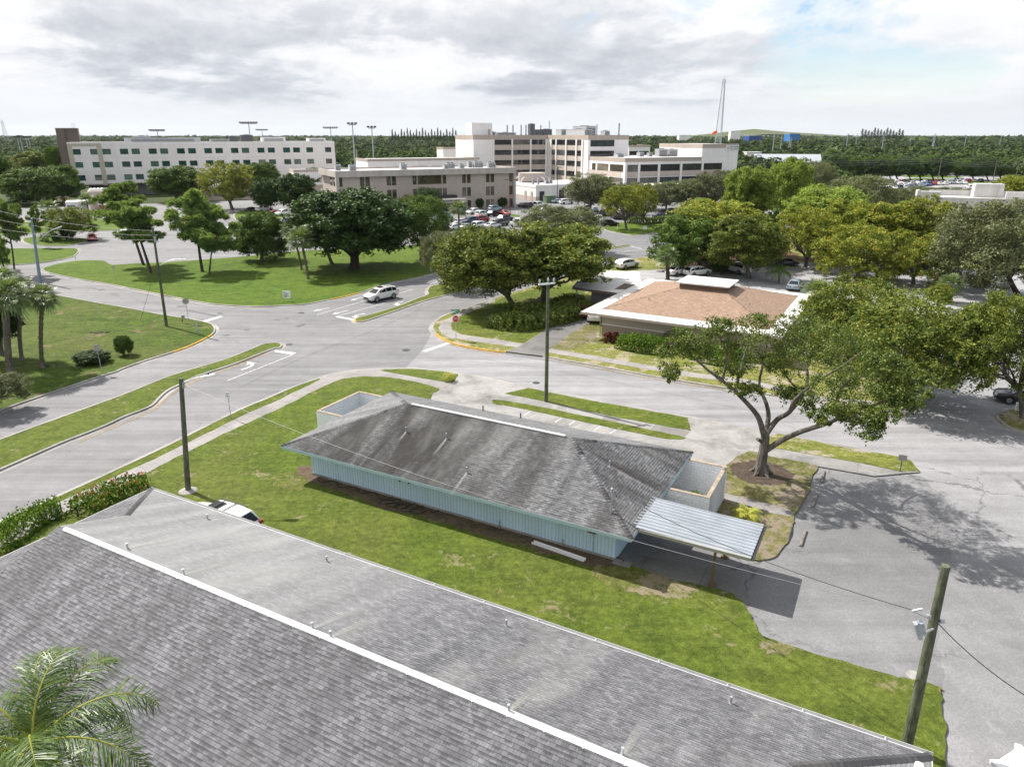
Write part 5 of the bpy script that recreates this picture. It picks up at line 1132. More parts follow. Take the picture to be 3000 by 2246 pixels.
for i, (px, w, s, hgt, nm) in enumerate(((340, 14, 1.5, 1.5, 'grey'), (375, 9, 1.7, 1.5, 'dark'), (432, 13, 1.3, 1.3, ''), (748, 12, 1.8, 1.5, ''), (1018, 10, 1.5, .9, ''), (1080, 13, 1.3, 1.4, ''), (1108, 13, 1.3, 1.4, ''), (1160, 12, 1.5, 1.0, ''), (1268, 15, 1.3, 1.6, ''), (1300, 14, 1.5, 1.7, ''), (1335, 14, 1.2, 1.4, ''), (1372, 12, 1.4, 1.5, ''), (1490, 13, 1.8, 1.2, ''))):
    roof_unit(D0 + E1 * max(2.5, min(DL - 2, (px - 345) * .0455 + 8.0 - w * .27)) - E2 * w + UP * (DH - .44), (s, s, hgt), A1, 'small air conditioner on the flat office roof, %s from the left' % ORD[i], 'unit', 'air conditioners on the office roof')

# --- main hospital block
H0 = V((-15.0, 290.0, 0)); HH = 20.75
hs = empty('hospital_building', H0, A1, 'five-storey white hospital with dark ribbon windows and rooftop pipes, at the centre of the skyline', 'building')
mb = MB(); boxuv(mb, 0, 55, 0, 18.1, -.1, HH); boxuv(mb, 32.85, 50.85, -30.9, 0, -.1, HH, sides='flr'); mb.build('wall', M['hosp'], hs)
mb = MB()
for (a, b, c_, d_) in ((0, 32.78, -.06, .0), (50.92, 55, -.06, 0)): boxuv(mb, a, b, c_, d_, HH - 1.5, HH + .15)
boxuv(mb, -.06, 0, 0, 18.1, HH - 1.5, HH + .15); boxuv(mb, 32.79, 32.85, -30.9, -.06, HH - 1.5, HH + .15); boxuv(mb, 32.79, 50.91, -30.96, -30.9, HH - 1.5, HH + .15); boxuv(mb, 50.85, 50.91, -30.9, -.06, HH - 1.5, HH + .15)
mb.build('cornice', M['hosp_top'], hs)
FLZ = [18.2 - 3.82 * k for k in range(5)]
mb = MB()
for z in FLZ:
    boxuv(mb, 8.9, 31.9, -.05, .0, z - 2.75, z - 1.0); boxuv(mb, 32.8, 32.85, -26.8, -3.6, z - 2.75, z - 1.0)
mb.build('spandrel', M['hosp_band'], hs)
for x in (8.6, 16.82, 25.1, 32.2):
    mb = MB(); boxuv(mb, x - .35, x + .35, -.25, -.06, -.1, HH - 1.5); mb.build('column', M['hosp'], hs)
for y in (-27.1, -22.8, -15.2, -7.5, -3.4):
    mb = MB(); boxuv(mb, 32.5, 32.79, y - .4, y + .4, -.1, HH - 1.5); mb.build('column', M['hosp'], hs)
for z in FLZ:
    for x, w, n in ((12.7, 7.3, 7), (20.98, 7.4, 7), (28.66, 6.3, 6)): window(hs, x, z, w, 1.8, 'g_dark', 'frame_dark', mull=(n, 1), bar=0.1, y0=-.05)
    for y, w, n in ((-5.5, 3.1, 3), (-11.34, 6.8, 6), (-18.9, 6.6, 6), (-24.96, 3.2, 3)): window(hs, y, z, w, 1.8, 'g_dark', 'frame_dark', 'l', 32.8, mull=(n, 1), bar=0.1)
for z in FLZ[:2]: window(hs, 39.1, z - .2, 10.5, 2.2, 'g_dark', 'frame_dark', y0=-30.9, mull=(8, 1), bar=0.1)
mb = MB(); mb.box((27.5, 9.0, HH + .03), (54.6, 17.8, .05)); mb.box((41.9, -15.4, HH + .03), (17.6, 30.8, .05)); mb.build('roof', M['gravelroof'], hs)
mb = MB(); boxuv(mb, 0.4, 5.4, 2.2, 8.0, HH, HH + 4.6); boxuv(mb, 5.4, 9.6, 3.0, 8.0, HH, HH + 4.6); pn = mb.build('penthouse', M['hosp'], hs)
mb = MB(); mb.box((8.2, 2.97, HH + 1.2), (1.1, .06, 2.2)); mb.build('door', M['hosp_top'], pn)
for i, (x, y, r_, h) in enumerate(((17.6, 6, .22, 3.9), (20.2, 6, .22, 3.9), (23.9, 6, .22, 3.9), (26.1, 6, .22, 3.9), (33.0, 6, .2, 3.9), (37.0, 6, .12, 5.6), (50.6, -9, .16, 4.2), (51.0, -24, .22, 4.4))):
    mb = MB(); mb.cyl((0, 0, 0), (0, 0, h), r_, 10); mb.lathe((0, 0, 0), [(r_ * 2.2, 0), (r_ * 2, .25), (r_ * 1.1, .3)], 10)
    o = mb.build('exhaust_pipe', M['unit_dark']); o.location = H0 + E1 * x - E2 * y + UP * (HH + .05); o.rotation_euler = (0, 0, A1)
    tag(o, 'slim dark exhaust pipe on the hospital roof, %s from the left' % ORD[i], 'exhaust pipe', 'exhaust pipes on the hospital roof')
for i, (x, y, s, mt) in enumerate(((28.6, 6, (2.2, 2, 4.2), 'unit_dark'), (32.0, 7, (3.2, 3, 1.9), 'unit_dark'), (36.0, 7, (4.0, 3, 2.2), 'unit_dark'), (17, 7, (9, 2.5, .9), 'unit'), (39, -14, (3.4, 14, 2.1), 'unit'), (44, -10, (4.6, 10, 3.3), 'unit'), (39.5, -2.5, (6, 4, 2.0), 'unit'), (50, -16, (2.4, 3, 1.5), 'unit'), (12, 9, (3, 3, 1.1), 'unit'))):
    roof_unit(H0 + E1 * x - E2 * y + UP * (HH + .06), s, A1, ['tall narrow dark machine on the hospital roof among the pipes', 'low dark machine right of the tall narrow one on the hospital roof', 'wide dark machine at the right end of the pipes on the hospital roof', 'low grey duct beneath the left pipes on the hospital roof', 'long louvred grey screen on the near wing of the hospital roof', 'large grey cooling plant behind the louvred screen on the hospital roof', 'grey cooling unit where the two hospital wings meet', 'small grey unit at the right edge of the hospital wing roof', 'low pale unit right of the hospital roof penthouse'][i], mt, 'plant on the hospital roof')

# --- lower wing to the right, with the sign block
L0 = V((28.64, 277.21, 0)) + E2 * 0.02; LH = 13.3
lw = empty('hospital_wing', L0, A1, 'lower white hospital wing with two ribbon window rows and a tall sign block', 'building')
a_, b_ = 17.4, 33.7
mb = MB(); boxuv(mb, 0, b_, -23.2, 0, -.1, LH); boxuv(mb, 17.6, b_, 0, 6, -.1, LH); boxuv(mb, b_, b_ + 17.25, -23.2, 2, -.1, 17.7); mb.build('wall', M['hosp'], lw)
mb = MB(); boxuv(mb, -.06, b_, -23.26, -23.2, LH - 1.25, LH + .15); boxuv(mb, -.06, 0, -23.2, 0, LH - 1.25, LH + .15); boxuv(mb, b_ - .06, b_ + 17.3, -23.26, -23.2, 16.4, 17.85); boxuv(mb, b_ - .06, b_, -23.2, 2, 16.4, 17.85); mb.build('cornice', M['hosp_top'], lw)
mb = MB()
for z in (10.0, 5.6):
    boxuv(mb, 0.6, 44.0, -23.25, -23.2, z - 3.0, z - 1.1); boxuv(mb, -.05, 0, -21.4, -1, z - 3.0, z - 1.1)
mb.build('spandrel', M['hosp_band'], lw)
for x in (.4, 5.94, 14.6, 24.45, 34.25, 44.0):
    mb = MB(); boxuv(mb, x - .45, x + .45, -23.5, -23.26, -.1, LH - 1.25); mb.build('column', M['hosp'], lw)
for z in (10.0, 5.6):
    for x, w, n in ((3.25, 4.2, 4), (10.27, 7.5, 7), (19.5, 8.6, 8), (29.4, 8.6, 8), (39.1, 8.6, 8)): window(lw, x, z, w, 2.2, 'g_dark', 'frame_dark', y0=-23.25, mull=(n, 1), bar=0.1)
    for y, w, n in ((-3.58, 2.2, 2), (-9.5, 7.0, 6), (-18.2, 8.0, 7)): window(lw, y, z, w, 2.2, 'g_bronze', 'frame_dark', 'l', -.05, mull=(n, 1), bar=0.1)
mb = MB(); mb.box((b_ / 2, -11.6, LH + .03), (b_ - .3, 22.8, .05)); mb.box((b_ + 8.6, -10.6, 17.73), (17, 25, .05)); mb.build('roof', M['gravelroof'], lw)
sg = MB(); sx0 = 44.8; sg.box((sx0 + 3.0, -23.33, 16.4), (6.1, .14, 1.9)); bd = sg.build('sign_board', M['sign_white'], lw)
text('HCA Florida', 'lettering', bd, (sx0 + 1.75, -23.42, 16.74), 0.80, 'ink', font_align='LEFT'); text('Lawnwood Hospital', 'lettering', bd, (sx0 + 1.75, -23.42, 15.98), 0.52, 'ink', font_align='LEFT')
em = MB(); c0 = V((sx0 + .95, -23.415, 16.4))
for k in range(4):
    a = math.pi / 2 * k
    for s_ in (-1, 1):
        d1 = V((math.cos(a), 0, math.sin(a))); d2 = V((-math.sin(a), 0, math.cos(a))) * s_
        em.add([c0 + d1 * .16, c0 + d1 * .42 + d2 * .10, c0 + d1 * .70, c0 + d1 * .42 + d2 * .24 + d1 * .02, c0 + d1 * .2 + d2 * .16], [[0, 1, 2, 3, 4] if s_ > 0 else [4, 3, 2, 1, 0]], 0 if s_ > 0 else 1)
em.build('emblem', [plain('emblem red', (0.45, 0.06, 0.03), .5), M['ink']], bd)
for i, (x, y, s) in enumerate(((b_ - 17, 6, (2, 2, 1.4)), (b_ - 9, 4, (4, 2.5, 2.6)), (b_ - 4.2, 4, (4, 2.4, 2.4)), (5, 3, (2.6, 2.6, 1.0)), (b_ - 13.5, 5, (1.6, 1.6, 1.2)))):
    roof_unit(L0 + E1 * x + E2 * (15 - y) + UP * (LH + .06), s, A1, ['dark cube unit on the lower hospital roof, left of the pale plant', 'pale pipework plant against the sign block, left of two', 'pale pipework plant against the sign block, right of two', 'flat unit at the left end of the lower hospital roof', 'small unit between the dark cube and the pale plant on the lower roof'][i], 'unit', 'plant on the lower hospital roof')
# windsock on the sign block
wsb = L0 + E1 * (b_ + 14) + E2 * 14 + UP * 17.75
ws = empty('windsock', wsb, A1, 'orange windsock on a short mast above the hospital sign block', 'windsock')
mb = MB(); mb.cyl((0, 0, 0), (0, 0, 4.5), .09, 6); mb.build('mast', M['galv'], ws)
mb = MB(); mb.tube([(0, 0, 4.3), (-.9, 0, 4.1), (-1.7, 0, 3.7), (-2.2, 0, 3.2)], [.5, .45, .35, .25], 10); mb.build('sock', plain('windsock orange', (0.62, 0.08, 0.02), .7), ws)

# --- smaller blocks
def simple_block(name, label, o, L, D_, h, mat, cat='building', wins=(), gm='g_dark', top='hosp_top', roofm='gravelroof'):
    e = empty(name, o, A1, label, cat)
    mb = MB(); boxuv(mb, 0, L, 0, D_, -.1, h); mb.build('wall', M[mat], e)
    mb = MB()
    boxuv(mb, -.08, L + .08, -.08, .25, h - .5, h + .35); boxuv(mb, -.08, .25, .25, D_, h - .5, h + .35); boxuv(mb, L - .25, L + .08, .25, D_, h - .5, h + .35); mb.build('parapet', M[top], e)
    mb = MB(); mb.box((L / 2, D_ / 2 + .1, h + .04), (L - .6, D_ - .6, .06)); mb.build('roof', M[roofm], e)
    for (x, z, w, hh, n) in wins: window(e, x, z, w, hh, gm, 'frame_dark', mull=(n, 1), bar=.1)
    return e
b1 = at((1079, 505), 262); b1.z = 0
simple_block('hospital_annex', 'white two-storey block with a strip of dark windows, behind the office roof', b1, 43, 16, 12.6, 'hosp', wins=[(15.5 + 7.4 * k - 3.5, 9.3, 5.6, 1.9, 6) for k in range(4)], gm='g_bronze')
b2 = at((1299, 470), 335); b2.z = 0
simple_block('plant_house', 'plain white windowless block left of the hospital tower', b2, 9, 8, 15.4, 'hosp')
b3 = at((1842, 450), 330); b3.z = 0
simple_block('rear_block', 'white block with dark windows peeping out behind the hospital wing', b3, 11.5, 10, 16.3, 'hosp', wins=[(2.6, 12.8, 4.4, 2.6, 3), (8.2, 12.8, 5.0, 2.6, 4)])
b4 = V((*g(zM(1853, 803)).xy, 0))
lb = simple_block('plant_building', 'low pale one-storey building with brown base and a big flat roof beside the office', b4, 36, 26, 4.9, 'hosp', top='hosp')
mb = MB(); mb.box((18, -.03, .75), (36, .08, 1.5)); mb.box((-.03, 13, .75), (.08, 26, 1.5)); mb.build('base_course', M['hosp_band'], lb)
for k, (x, w, h_) in enumerate(((2.2, 1.8, 3.2), (9.8, 2.0, 3.4), (15.5, 3.2, 2.0), (23, 3, 2))):
    mb = MB(); mb.box((x, -.10, h_ / 2 if k < 2 else 2.4), (w, .1, h_)); mb.build('door' if k < 2 else 'window', M['frame_dark'], lb)
for y in (3.0, 7.5, 17): 
    mb = MB(); mb.box((-.1, y, 1.5), (.1, 1.3, 3.0)); mb.build('door', M['hosp_top'], lb)
for i, (x, y, s) in enumerate(((9, 9, (1.4, 1.4, .9)), (11, 10, (1.2, 1.2, 1.2)), (26, 7, (1.8, 1.4, .9)), (2, 6, (.5, .5, 2.2)), (4, 6, (.5, .5, 2.2)))):
    roof_unit(b4 + E1 * x - E2 * y + UP * 4.98, s, A1, 'small vent unit on the low pale roof, %s of five' % ORD[i], 'unit', 'vent units on the low pale roof')
et = empty('water_tank', b4 + E1 * 9 - E2 * 20 + UP * 4.98, A1, 'cream screened tank with curved braces on the low pale roof', 'tank')
mb = MB(); pr = [(math.cos(a) * 5.2, math.sin(a) * 3.4) for a in np.linspace(0, 2 * math.pi, 24)[:-1]]; mb.prism(pr, 0.25, 3.2); mb.build('screen', M['hosp_band'], et)
for k in range(6):
    mb = MB(); a = -math.pi + k * math.pi / 5; d = V((math.cos(a), math.sin(a) * .8, 0)); mb.tube([d * 7.6 + UP * .1, d * 7.0 + UP * 1.2, d * 5.3 + UP * 1.9], .16, 6); mb.build('brace', M['hosp'], et)
b5 = at((1902, 545), 240); b5.z = 0
ec = empty('entrance_canopy', b5, A1, 'flat white canopy on columns in front of the lower hospital wing', 'canopy')
mb = MB(); boxuv(mb, 0, 15.5, 0, 9, 4.4, 5.4, bottom=True); mb.build('roof', M['whiteroof'], ec)
for x, y in ((.8, .8), (14.7, .8), (.8, 8), (14.7, 8)):
    mb = MB(); boxuv(mb, x - .3, x + .3, y - .3, y + .3, -.1, 4.4); mb.build('column', M['hosp'], ec)
b6 = at((590, 600), 246); b6.z = 0
simple_block('clinic_annex', 'low cream building with a flat white roof, half hidden by trees left of the office', b6, 56, 20, 4.6, 'tanpanel', roofm='whiteroof', top='hosp', wins=[(6, 2.2, 3, 1.5, 2), (22, 2.2, 3, 1.5, 2)])
b7 = at((862, 520), 262); b7.z = 0
simple_block('service_block', 'plain white two-storey block behind the left end of the office', b7, 21, 9, 9.0, 'hosp')
# left works yard
yd = empty('storage_container', g((198, 629)), A1, 'pale grey storage container with a blue notice, by the tower on the left', 'container')
mb = MB(); boxuv(mb, 0, 5.2, 0, 6, 0.1, 3.4); mb.build('body', M['hosp'], yd)
mb = MB(); mb.box((1.3, -.03, 2.1), (1.9, .04, .9)); mb.build('notice', plain('blue notice', (.03, .10, .30)), yd)
y2 = empty('skip_container', g((222, 622)) + V((1.5, 5, 0)), A1, 'taller ribbed cream container filled with white bags beside the grey one', 'container')
mb = MB(); boxuv(mb, 0, 6.0, 0, 5, 0.1, 5.4)
for k in range(9): mb.box((.3 + .67 * k, -.05, 2.7), (.14, .12, 5.2))
mb.build('body', M['hosp_band'], y2)
mb = MB()
for k in range(5): mb.lathe((1.0 + k * .95, 2.3, 5.2), [(.55, 0), (.75, .4), (.5, .85), (.15, 1.0)], 8)
mb.build('bags', M['white'], y2)
y3 = empty('wooden_crate', g((250, 621)) + V((3.2, 2, 0)), A1, 'low orange-brown timber crate with pale lid right of the containers', 'crate')
mb = MB(); boxuv(mb, 0, 6.0, 0, 4, 0.05, 1.7); mb.build('sides', plain('orange timber', (.27, .14, .06), .8), y3)
mb = MB(); mb.box((3, 2, 1.8), (6.3, 4.3, .2)); mb.build('lid', M['hosp'], y3)
# barn-like roof and far structures on the right
gb_ = at((2405, 462), 430); gb_.z = 0
ge_ = empty('hall', gb_, R(-14), 'pale grey gabled hall roof among the trees on the right', 'building')
mb = MB(); hl, hd = 36, 15; boxuv(mb, -hl, 0, 0, hd, 0, 6.0); mb.face([(0, 0, 6), (0, hd, 6), (0, hd / 2, 10)]); mb.build('wall', M['hosp'], ge_)
mb = MB(); mb.face([(-hl - .6, -.8, 5.7), (.8, -.8, 5.7), (.8, hd / 2, 10.2), (-hl - .6, hd / 2, 10.2)]); mb.face([(.8, hd + .8, 5.7), (-hl - .6, hd + .8, 5.7), (-hl - .6, hd / 2, 10.2), (.8, hd / 2, 10.2)]); mb.build('roof', plain('metal sheet roof', (.36, .38, .42), .5), ge_)
# concrete bank-like building, right edge
q0 = at((2746, 636), 196); q0.z = 0; AQ = R(-20)
cb = empty('drive_through_building', q0, AQ, 'white concrete drive-through building with wide flat canopy, at the right edge', 'building')
M['conc_w'] = wall('pale board-marked concrete', (.50, .49, .48), (3.2, 2.4), .8, .25, .85, .03)
mb = MB(); boxuv(mb, -5.2, -.2, 0, 2.2, -.1, 6.6); boxuv(mb, -5.9, -5.2, -.3, 2.5, -.1, 6.9); mb.build('pier', M['conc_w'], cb)
mb = MB(); boxuv(mb, -.2, 24, .6, 1.1, 2.9, 5.2, bottom=True); boxuv(mb, -.2, .3, 1.1, 16, 2.9, 5.2); boxuv(mb, -.2, 24, 16, 16.5, 2.9, 6.1); mb.build('fascia', M['conc_w'], cb)
mb = MB(); mb.box((12.1, 8.5, 4.5), (23.4, 15, .15)); mb.build('roof', M['whiteroof'], cb)
mb = MB(); boxuv(mb, 10, 17, 12, 15.5, 4.6, 8.2); boxuv(mb, 17, 34, 9, 9.5, 4.6, 6.4); boxuv(mb, 24, 34, 1.2, 18, -.1, 5.0); mb.build('upper_wall', M['conc_w'], cb)
roof_unit(q0 + V((27.5, -2.0, 5.0)), (3.2, 2.6, 1.9), AQ, 'pale blue-sided unit on the drive-through roof at the right edge', 'unit', None)
# distant industrial blocks on the horizon
fb = at((2610, 405), 1500); 
def far_box(p, Y, w, d, ztop, mat, label, rz=0.0, name='warehouse'):
    o_ = at(p, Y); e = empty(name, V((o_.x, o_.y, 0)), rz, label, 'building')
    mb = MB(); boxuv(mb, 0, w, 0, d, -.1, ztop); mb.build('wall', M[mat], e)
    mb = MB(); mb.box((w / 2, d / 2, ztop + .2), (w + .6, d + .6, .4)); mb.build('roof', M['whiteroof'], e)
M['blue_clad'] = plain('blue cladding', (.03, .16, .42), .6, var=.05); M['bluedark'] = plain('dark blue cladding', (.02, .06, .22), .6)
far_box((2314, 400), 1300, 19, 20, 22.5, 'blue_clad', 'bright blue warehouse on the right horizon', R(8))
far_box((2140, 395), 1400, 18, 20, 27, 'hosp', 'white warehouse tower on the horizon right of the lattice mast', R(-6))
far_box((2195, 398), 1450, 26, 30, 19.5, 'bluedark', 'dark blue and white works on the horizon left of the bright blue one', R(4))
far_box((1990, 395), 1600, 24, 20, 20, 'hosp', 'long low white shed on the horizon left of the lattice mast', R(0))
far_box((2190, 429), 560, 11, 9, 8.5, 'hosp', 'small white hut among the trees right of the sign block', R(0), 'hut')
for i, (p, Y) in enumerate((((110, 447), 620), ((1130, 452), 480), ((1185, 448), 470))):
    far_box(p, Y, 24 if i else 14, 9, 5.5 if i else 6.5, 'hosp', ['small white stand by the ball field at far left', 'low white shed beyond the office roof, left one', 'low white shed beyond the office roof, right one'][i], R(0), 'shed')
# ------------------------------------------------------------ foliage
def rot_basis(n, rng):
    t = rng.normal(size=n.shape); t -= (t * n).sum(1, keepdims=True) * n
    t /= np.maximum(np.linalg.norm(t, axis=1, keepdims=True), 1e-6)
    return t, np.cross(n, t)
def leaf_quads(c, n, s, aspect, rng):
    t, b = rot_basis(n, rng); s = s[:, None]
    return np.stack([c - t * s * .5, c + b * s * aspect * .5 + t * s * .06, c + t * s * .5, c - b * s * aspect * .5 + t * s * .06], 1)
def unit(v): return v / np.maximum(np.linalg.norm(v, axis=1, keepdims=True), 1e-6)
def lobes_cloud(lobes, sub, per, leaf, rng, aspect=.62, up=.35, core=0.25):
    """leaves in sprays on the skin of several rounded boughs; lobes = (x,y,z,rx,rz)"""
    out = []
    for (x, y, z, rx, rz) in lobes:
        d = unit(rng.normal(size=(sub, 3)) + np.array([0, 0, up]))
        rad = rng.uniform(.72, 1.04, (sub, 1))
        sc = np.array([rx, rx, rz])
        cc = np.array([x, y, z]) + d * rad * sc
        c = np.repeat(cc, per, 0) + rng.normal(size=(sub * per, 3)) * (sc * .155)
        nn = unit(np.repeat(d, per, 0) * .55 + rng.normal(size=(sub * per, 3)) * .75 + np.array([0, 0, .25]))
        out.append(leaf_quads(c, nn, rng.uniform(.6, 1.35, sub * per) * leaf, aspect, rng))
        k = int(sub * per * core)     # the thinner inside of the bough
        d2 = unit(rng.normal(size=(k, 3))); c2 = np.array([x, y, z]) + d2 * sc * rng.uniform(.1, .75, (k, 1))
        out.append(leaf_quads(c2, unit(rng.normal(size=(k, 3))), rng.uniform(.7, 1.3, k) * leaf, aspect, rng))
    return np.concatenate(out)
def crown_lobes(n, rng, rmin=.26, rmax=.42, flat=.72, low=-.45):
    L = []; ga = math.pi * (3 - math.sqrt(5))
    for i in range(n):
        zt = low + (1 - low) * (i + .5) / n; zt += rng.uniform(-.08, .08)
        zt = max(-.95, min(.97, zt)); rr_ = math.sqrt(max(0, 1 - zt * zt)) ** .8
        a = ga * i + rng.uniform(-.35, .35); r_ = rng.uniform(rmin, rmax); k = 1 - r_ * .72 + rng.uniform(-.06, .10)
        L.append((math.cos(a) * rr_ * k, math.sin(a) * rr_ * k, zt * (1 - r_ * flat * .8), r_, r_ * flat))
    for i in range(max(3, n // 5)): L.append((*rng.uniform(-.35, .35, 2), rng.uniform(-.2, .5), .36, .30))
    return L
def limb_trunk(lobes, rng, tr=.062, fork=.34, nl=9, top=.80):
    """unit trunk: base at z=0, crown centre at z=1; x,y in crown radii"""
    mb = MB(); lean = V((rng.uniform(-.04, .04), rng.uniform(-.04, .04), 0))
    f = V((lean.x, lean.y, fork)); mb.tube([V((0, 0, -.04)), V((0, 0, .02)), f * .5 + V((.01, 0, 0)), f, f + V((0, 0, .08))], [tr * 1.75, tr * 1.3, tr * 1.02, tr, tr * .7], 9)
    for i in rng.permutation(len(lobes))[:nl]:
        x, y, z, r_, _ = lobes[i]; e = V((x * .86, y * .86, 1.0 + z * .42))
        m = f.lerp(e, .45) + V((x * .12, y * .12, -.02)) + V(tuple(rng.uniform(-.05, .05, 3)))
        mb.tube(catmull([f - V((0, 0, .05)), f.lerp(m, .5) + V((0, 0, .03)), m, e], 3), [tr * (.62 - .052 * k) for k in range(10)], 6)
        for q in range(3):
            e2 = e + V(tuple(rng.uniform(-.30, .30, 3))); mb.tube([m, m.lerp(e2, .6), e2], [tr * .28, tr * .18, tr * .07], 5)
    return mb
PROTO = {}
def proto_crown(kind, i):
    key = (kind, i)
    if key in PROTO: return PROTO[key]
    rng = np.random.RandomState(100 + 17 * i + sum(map(ord, kind)))
    if kind == 'oak':      # broad, lumpy and dense
        L = crown_lobes(30, rng, .26, .42, .8, -.72); q = lobes_cloud(L, 18, 54, .060, rng); tm = limb_trunk(L, rng)
    elif kind == 'airy':   # olive-grey, looser
        L = crown_lobes(34, rng, .22, .37, .9, -.75); q = lobes_cloud(L, 17, 46, .050, rng, .55, .25, .15); tm = limb_trunk(L, rng, .05, .42, 12)
    elif kind == 'dense':  # dark glossy rounded
        L = crown_lobes(40, rng, .24, .38, .9, -.85); q = lobes_cloud(L, 18, 46, .058, rng, .7, .3, .3); tm = limb_trunk(L, rng, .075, .30, 8)
    elif kind == 'ragged': # thin crown showing its twigs
        L = crown_lobes(26, rng, .22, .36, .8, -.6); q = lobes_cloud(L, 15, 44, .054, rng, .6, .4, .1); tm = limb_trunk(L, rng, .05, .36, 15)
    elif kind == 'pine':   # flat-topped plates of needle tufts
        L = []
        for k in range(34):
            zt = rng.uniform(-.85, .98); a = rng.uniform(0, 6.28); rr_ = rng.uniform(.15, .95) * math.sqrt(max(.05, 1 - max(0, zt) ** 2)) * (.55 + .45 * min(1, zt + 1.2))
            L.append((math.cos(a) * rr_, math.sin(a) * rr_, zt * .88, rng.uniform(.20, .31), rng.uniform(.11, .17)))
        out = []
        for (x, y, z, rx, rz) in L:
            m = 40; cc = np.array([x, y, z]) + unit(rng.normal(size=(m, 3)) + [0, 0, .5]) * np.array([rx, rx, rz]) * rng.uniform(.5, 1.0, (m, 1))
            per = 24; c0 = np.repeat(cc, per, 0); d = unit(rng.normal(size=(m * per, 3)) + np.array([0, 0, .55]))
            ln = rng.uniform(.07, .12, (m * per, 1)); side = unit(np.cross(d, rng.normal(size=d.shape))) * .013
            out.append(np.stack([c0 - side * .6, c0 + d * ln * .6 - side, c0 + d * ln, c0 + d * ln * .6 + side], 1))
        q = np.concatenate(out)
        tm = MB(); w = rng.uniform(-.03, .03, 2)
        tm.tube(catmull([V((0, 0, -.03)), V((w[0], w[1], .4)), V((-w[0], w[1], .9)), V((0, 0, 1.28))], 4), [.062 - .0042 * k for k in range(13)], 8)
        for (x, y, z, rx, rz) in L:
            zz_ = 1 + z * .40; b0_ = V((0, 0, zz_ - .10)); tm.tube([b0_, b0_.lerp(V((x, y, zz_)), .5) + V((0, 0, -.01)), V((x, y, zz_))], [.020, .014, .006], 5)
    elif kind == 'casu':   # narrow feathery dark conifer
        L = [(rng.uniform(-.3, .3) * (1 - (k / 13)), rng.uniform(-.3, .3) * (1 - k / 13), -1 + 2 * k / 13, .62 * (1 - k / 15) + .12, .16) for k in range(14)]
        q = lobes_cloud(L, 12, 14, .11, rng, .35, .5, .4); tm = MB(); tm.tube([V((0, 0, -.03)), V((0, 0, .8)), V((0, 0, 1.2))], [.10, .07, .02], 6)
    cm = fastmesh('crown', q.reshape(-1, 3), len(q), M['oak'])
    to = tm.build('trunk', M['bark']); tmesh = to.data; bpy.data.objects.remove(to)
    PROTO[key] = (cm, tmesh); return PROTO[key]
def setmat(o, m):
    o.material_slots[0].link = 'OBJECT'; o.material_slots[0].material = M[m]
TREES = []
def tree(kind, i, base, x0, x1, y0, y1, mat, label, group=None, bark_='bark', cat='tree', name=None, z0=LAWN_Z, rz=None, ydepth=None, dy=0.0, trunk_r=1.0):
    """base: pixel of the trunk foot (or a ground point); x0,x1,y0,y1: the crown's extent in the photograph at the trunk's distance"""
    b = base if isinstance(base, Vector) else g(base, z0)
    if cat != 'bush' and kind not in ('casu', 'dense', 'pine'): w_ = (x1 - x0) * .06; h_ = y1 - y0; x0 -= w_; x1 += w_; y0 -= h_ * .03; y1 += h_ * .12
    if ydepth: b = at((base[0], 600), ydepth); b.z = z0
    Yc = b.y + dy
    cx_, cy_ = (x0 + x1) / 2, (y0 + y1) / 2
    c = at((cx_, cy_), Yc); Rr = (at((x1, cy_), Yc) - at((x0, cy_), Yc)).length / 2
    Rz = max(.6, (at((cx_, y0), Yc).z - at((cx_, y1), Yc).z) / 2 * .96)
    c.z = max(c.z, Rz * .75 + z0)
    nm = name or {'pine': 'pine_tree', 'casu': 'conifer', 'dense': 'broadleaf_tree'}.get(kind, 'oak_tree')
    e = empty(nm, b, 0, label, cat, group)
    cm, tmesh = proto_crown(kind, i)
    r_ = rz if rz is not None else (len(TREES) * 2.399) % 6.283
    t = link('trunk', tmesh, e); t.scale = (Rr * trunk_r, Rr * trunk_r, max(.8, c.z - z0)); t.rotation_euler = (0, 0, r_)
    # lean the trunk towards the crown's middle
    off = c - b
    if kind == 'pine': t.scale.x = t.scale.y = min(Rr, 4.2) * trunk_r
    o = link('crown', cm, e, V((off.x, off.y, c.z - z0))); o.scale = (Rr, Rr, Rz); o.rotation_euler = (0, 0, r_)
    sh = max(-.9, min(.9, off.x / max(.8, c.z))), max(-.9, min(.9, off.y / max(.8, c.z)))
    if abs(off.x) + abs(off.y) > .3:
        Ms = Matrix.Identity(4); Ms[0][2] = sh[0]; Ms[1][2] = sh[1]
        me = tmesh.copy(); me.transform(Matrix.Rotation(-r_, 4, 'Z') @ Matrix.Diagonal((1 / t.scale.x, 1 / t.scale.y, 1 / t.scale.z, 1)) @ Ms @ Matrix.Diagonal((*t.scale, 1)) @ Matrix.Rotation(r_, 4, 'Z')) if False else None
        me.transform(Matrix.Diagonal((1 / t.scale.x, 1 / t.scale.y, 1 / t.scale.z, 1)) @ Matrix.Rotation(-r_, 4, 'Z') @ Ms @ Matrix.Rotation(r_, 4, 'Z') @ Matrix.Diagonal((*t.scale, 1)))
        t.data = me
    setmat(o, mat); setmat(t, bark_)
    TREES.append(e); return e

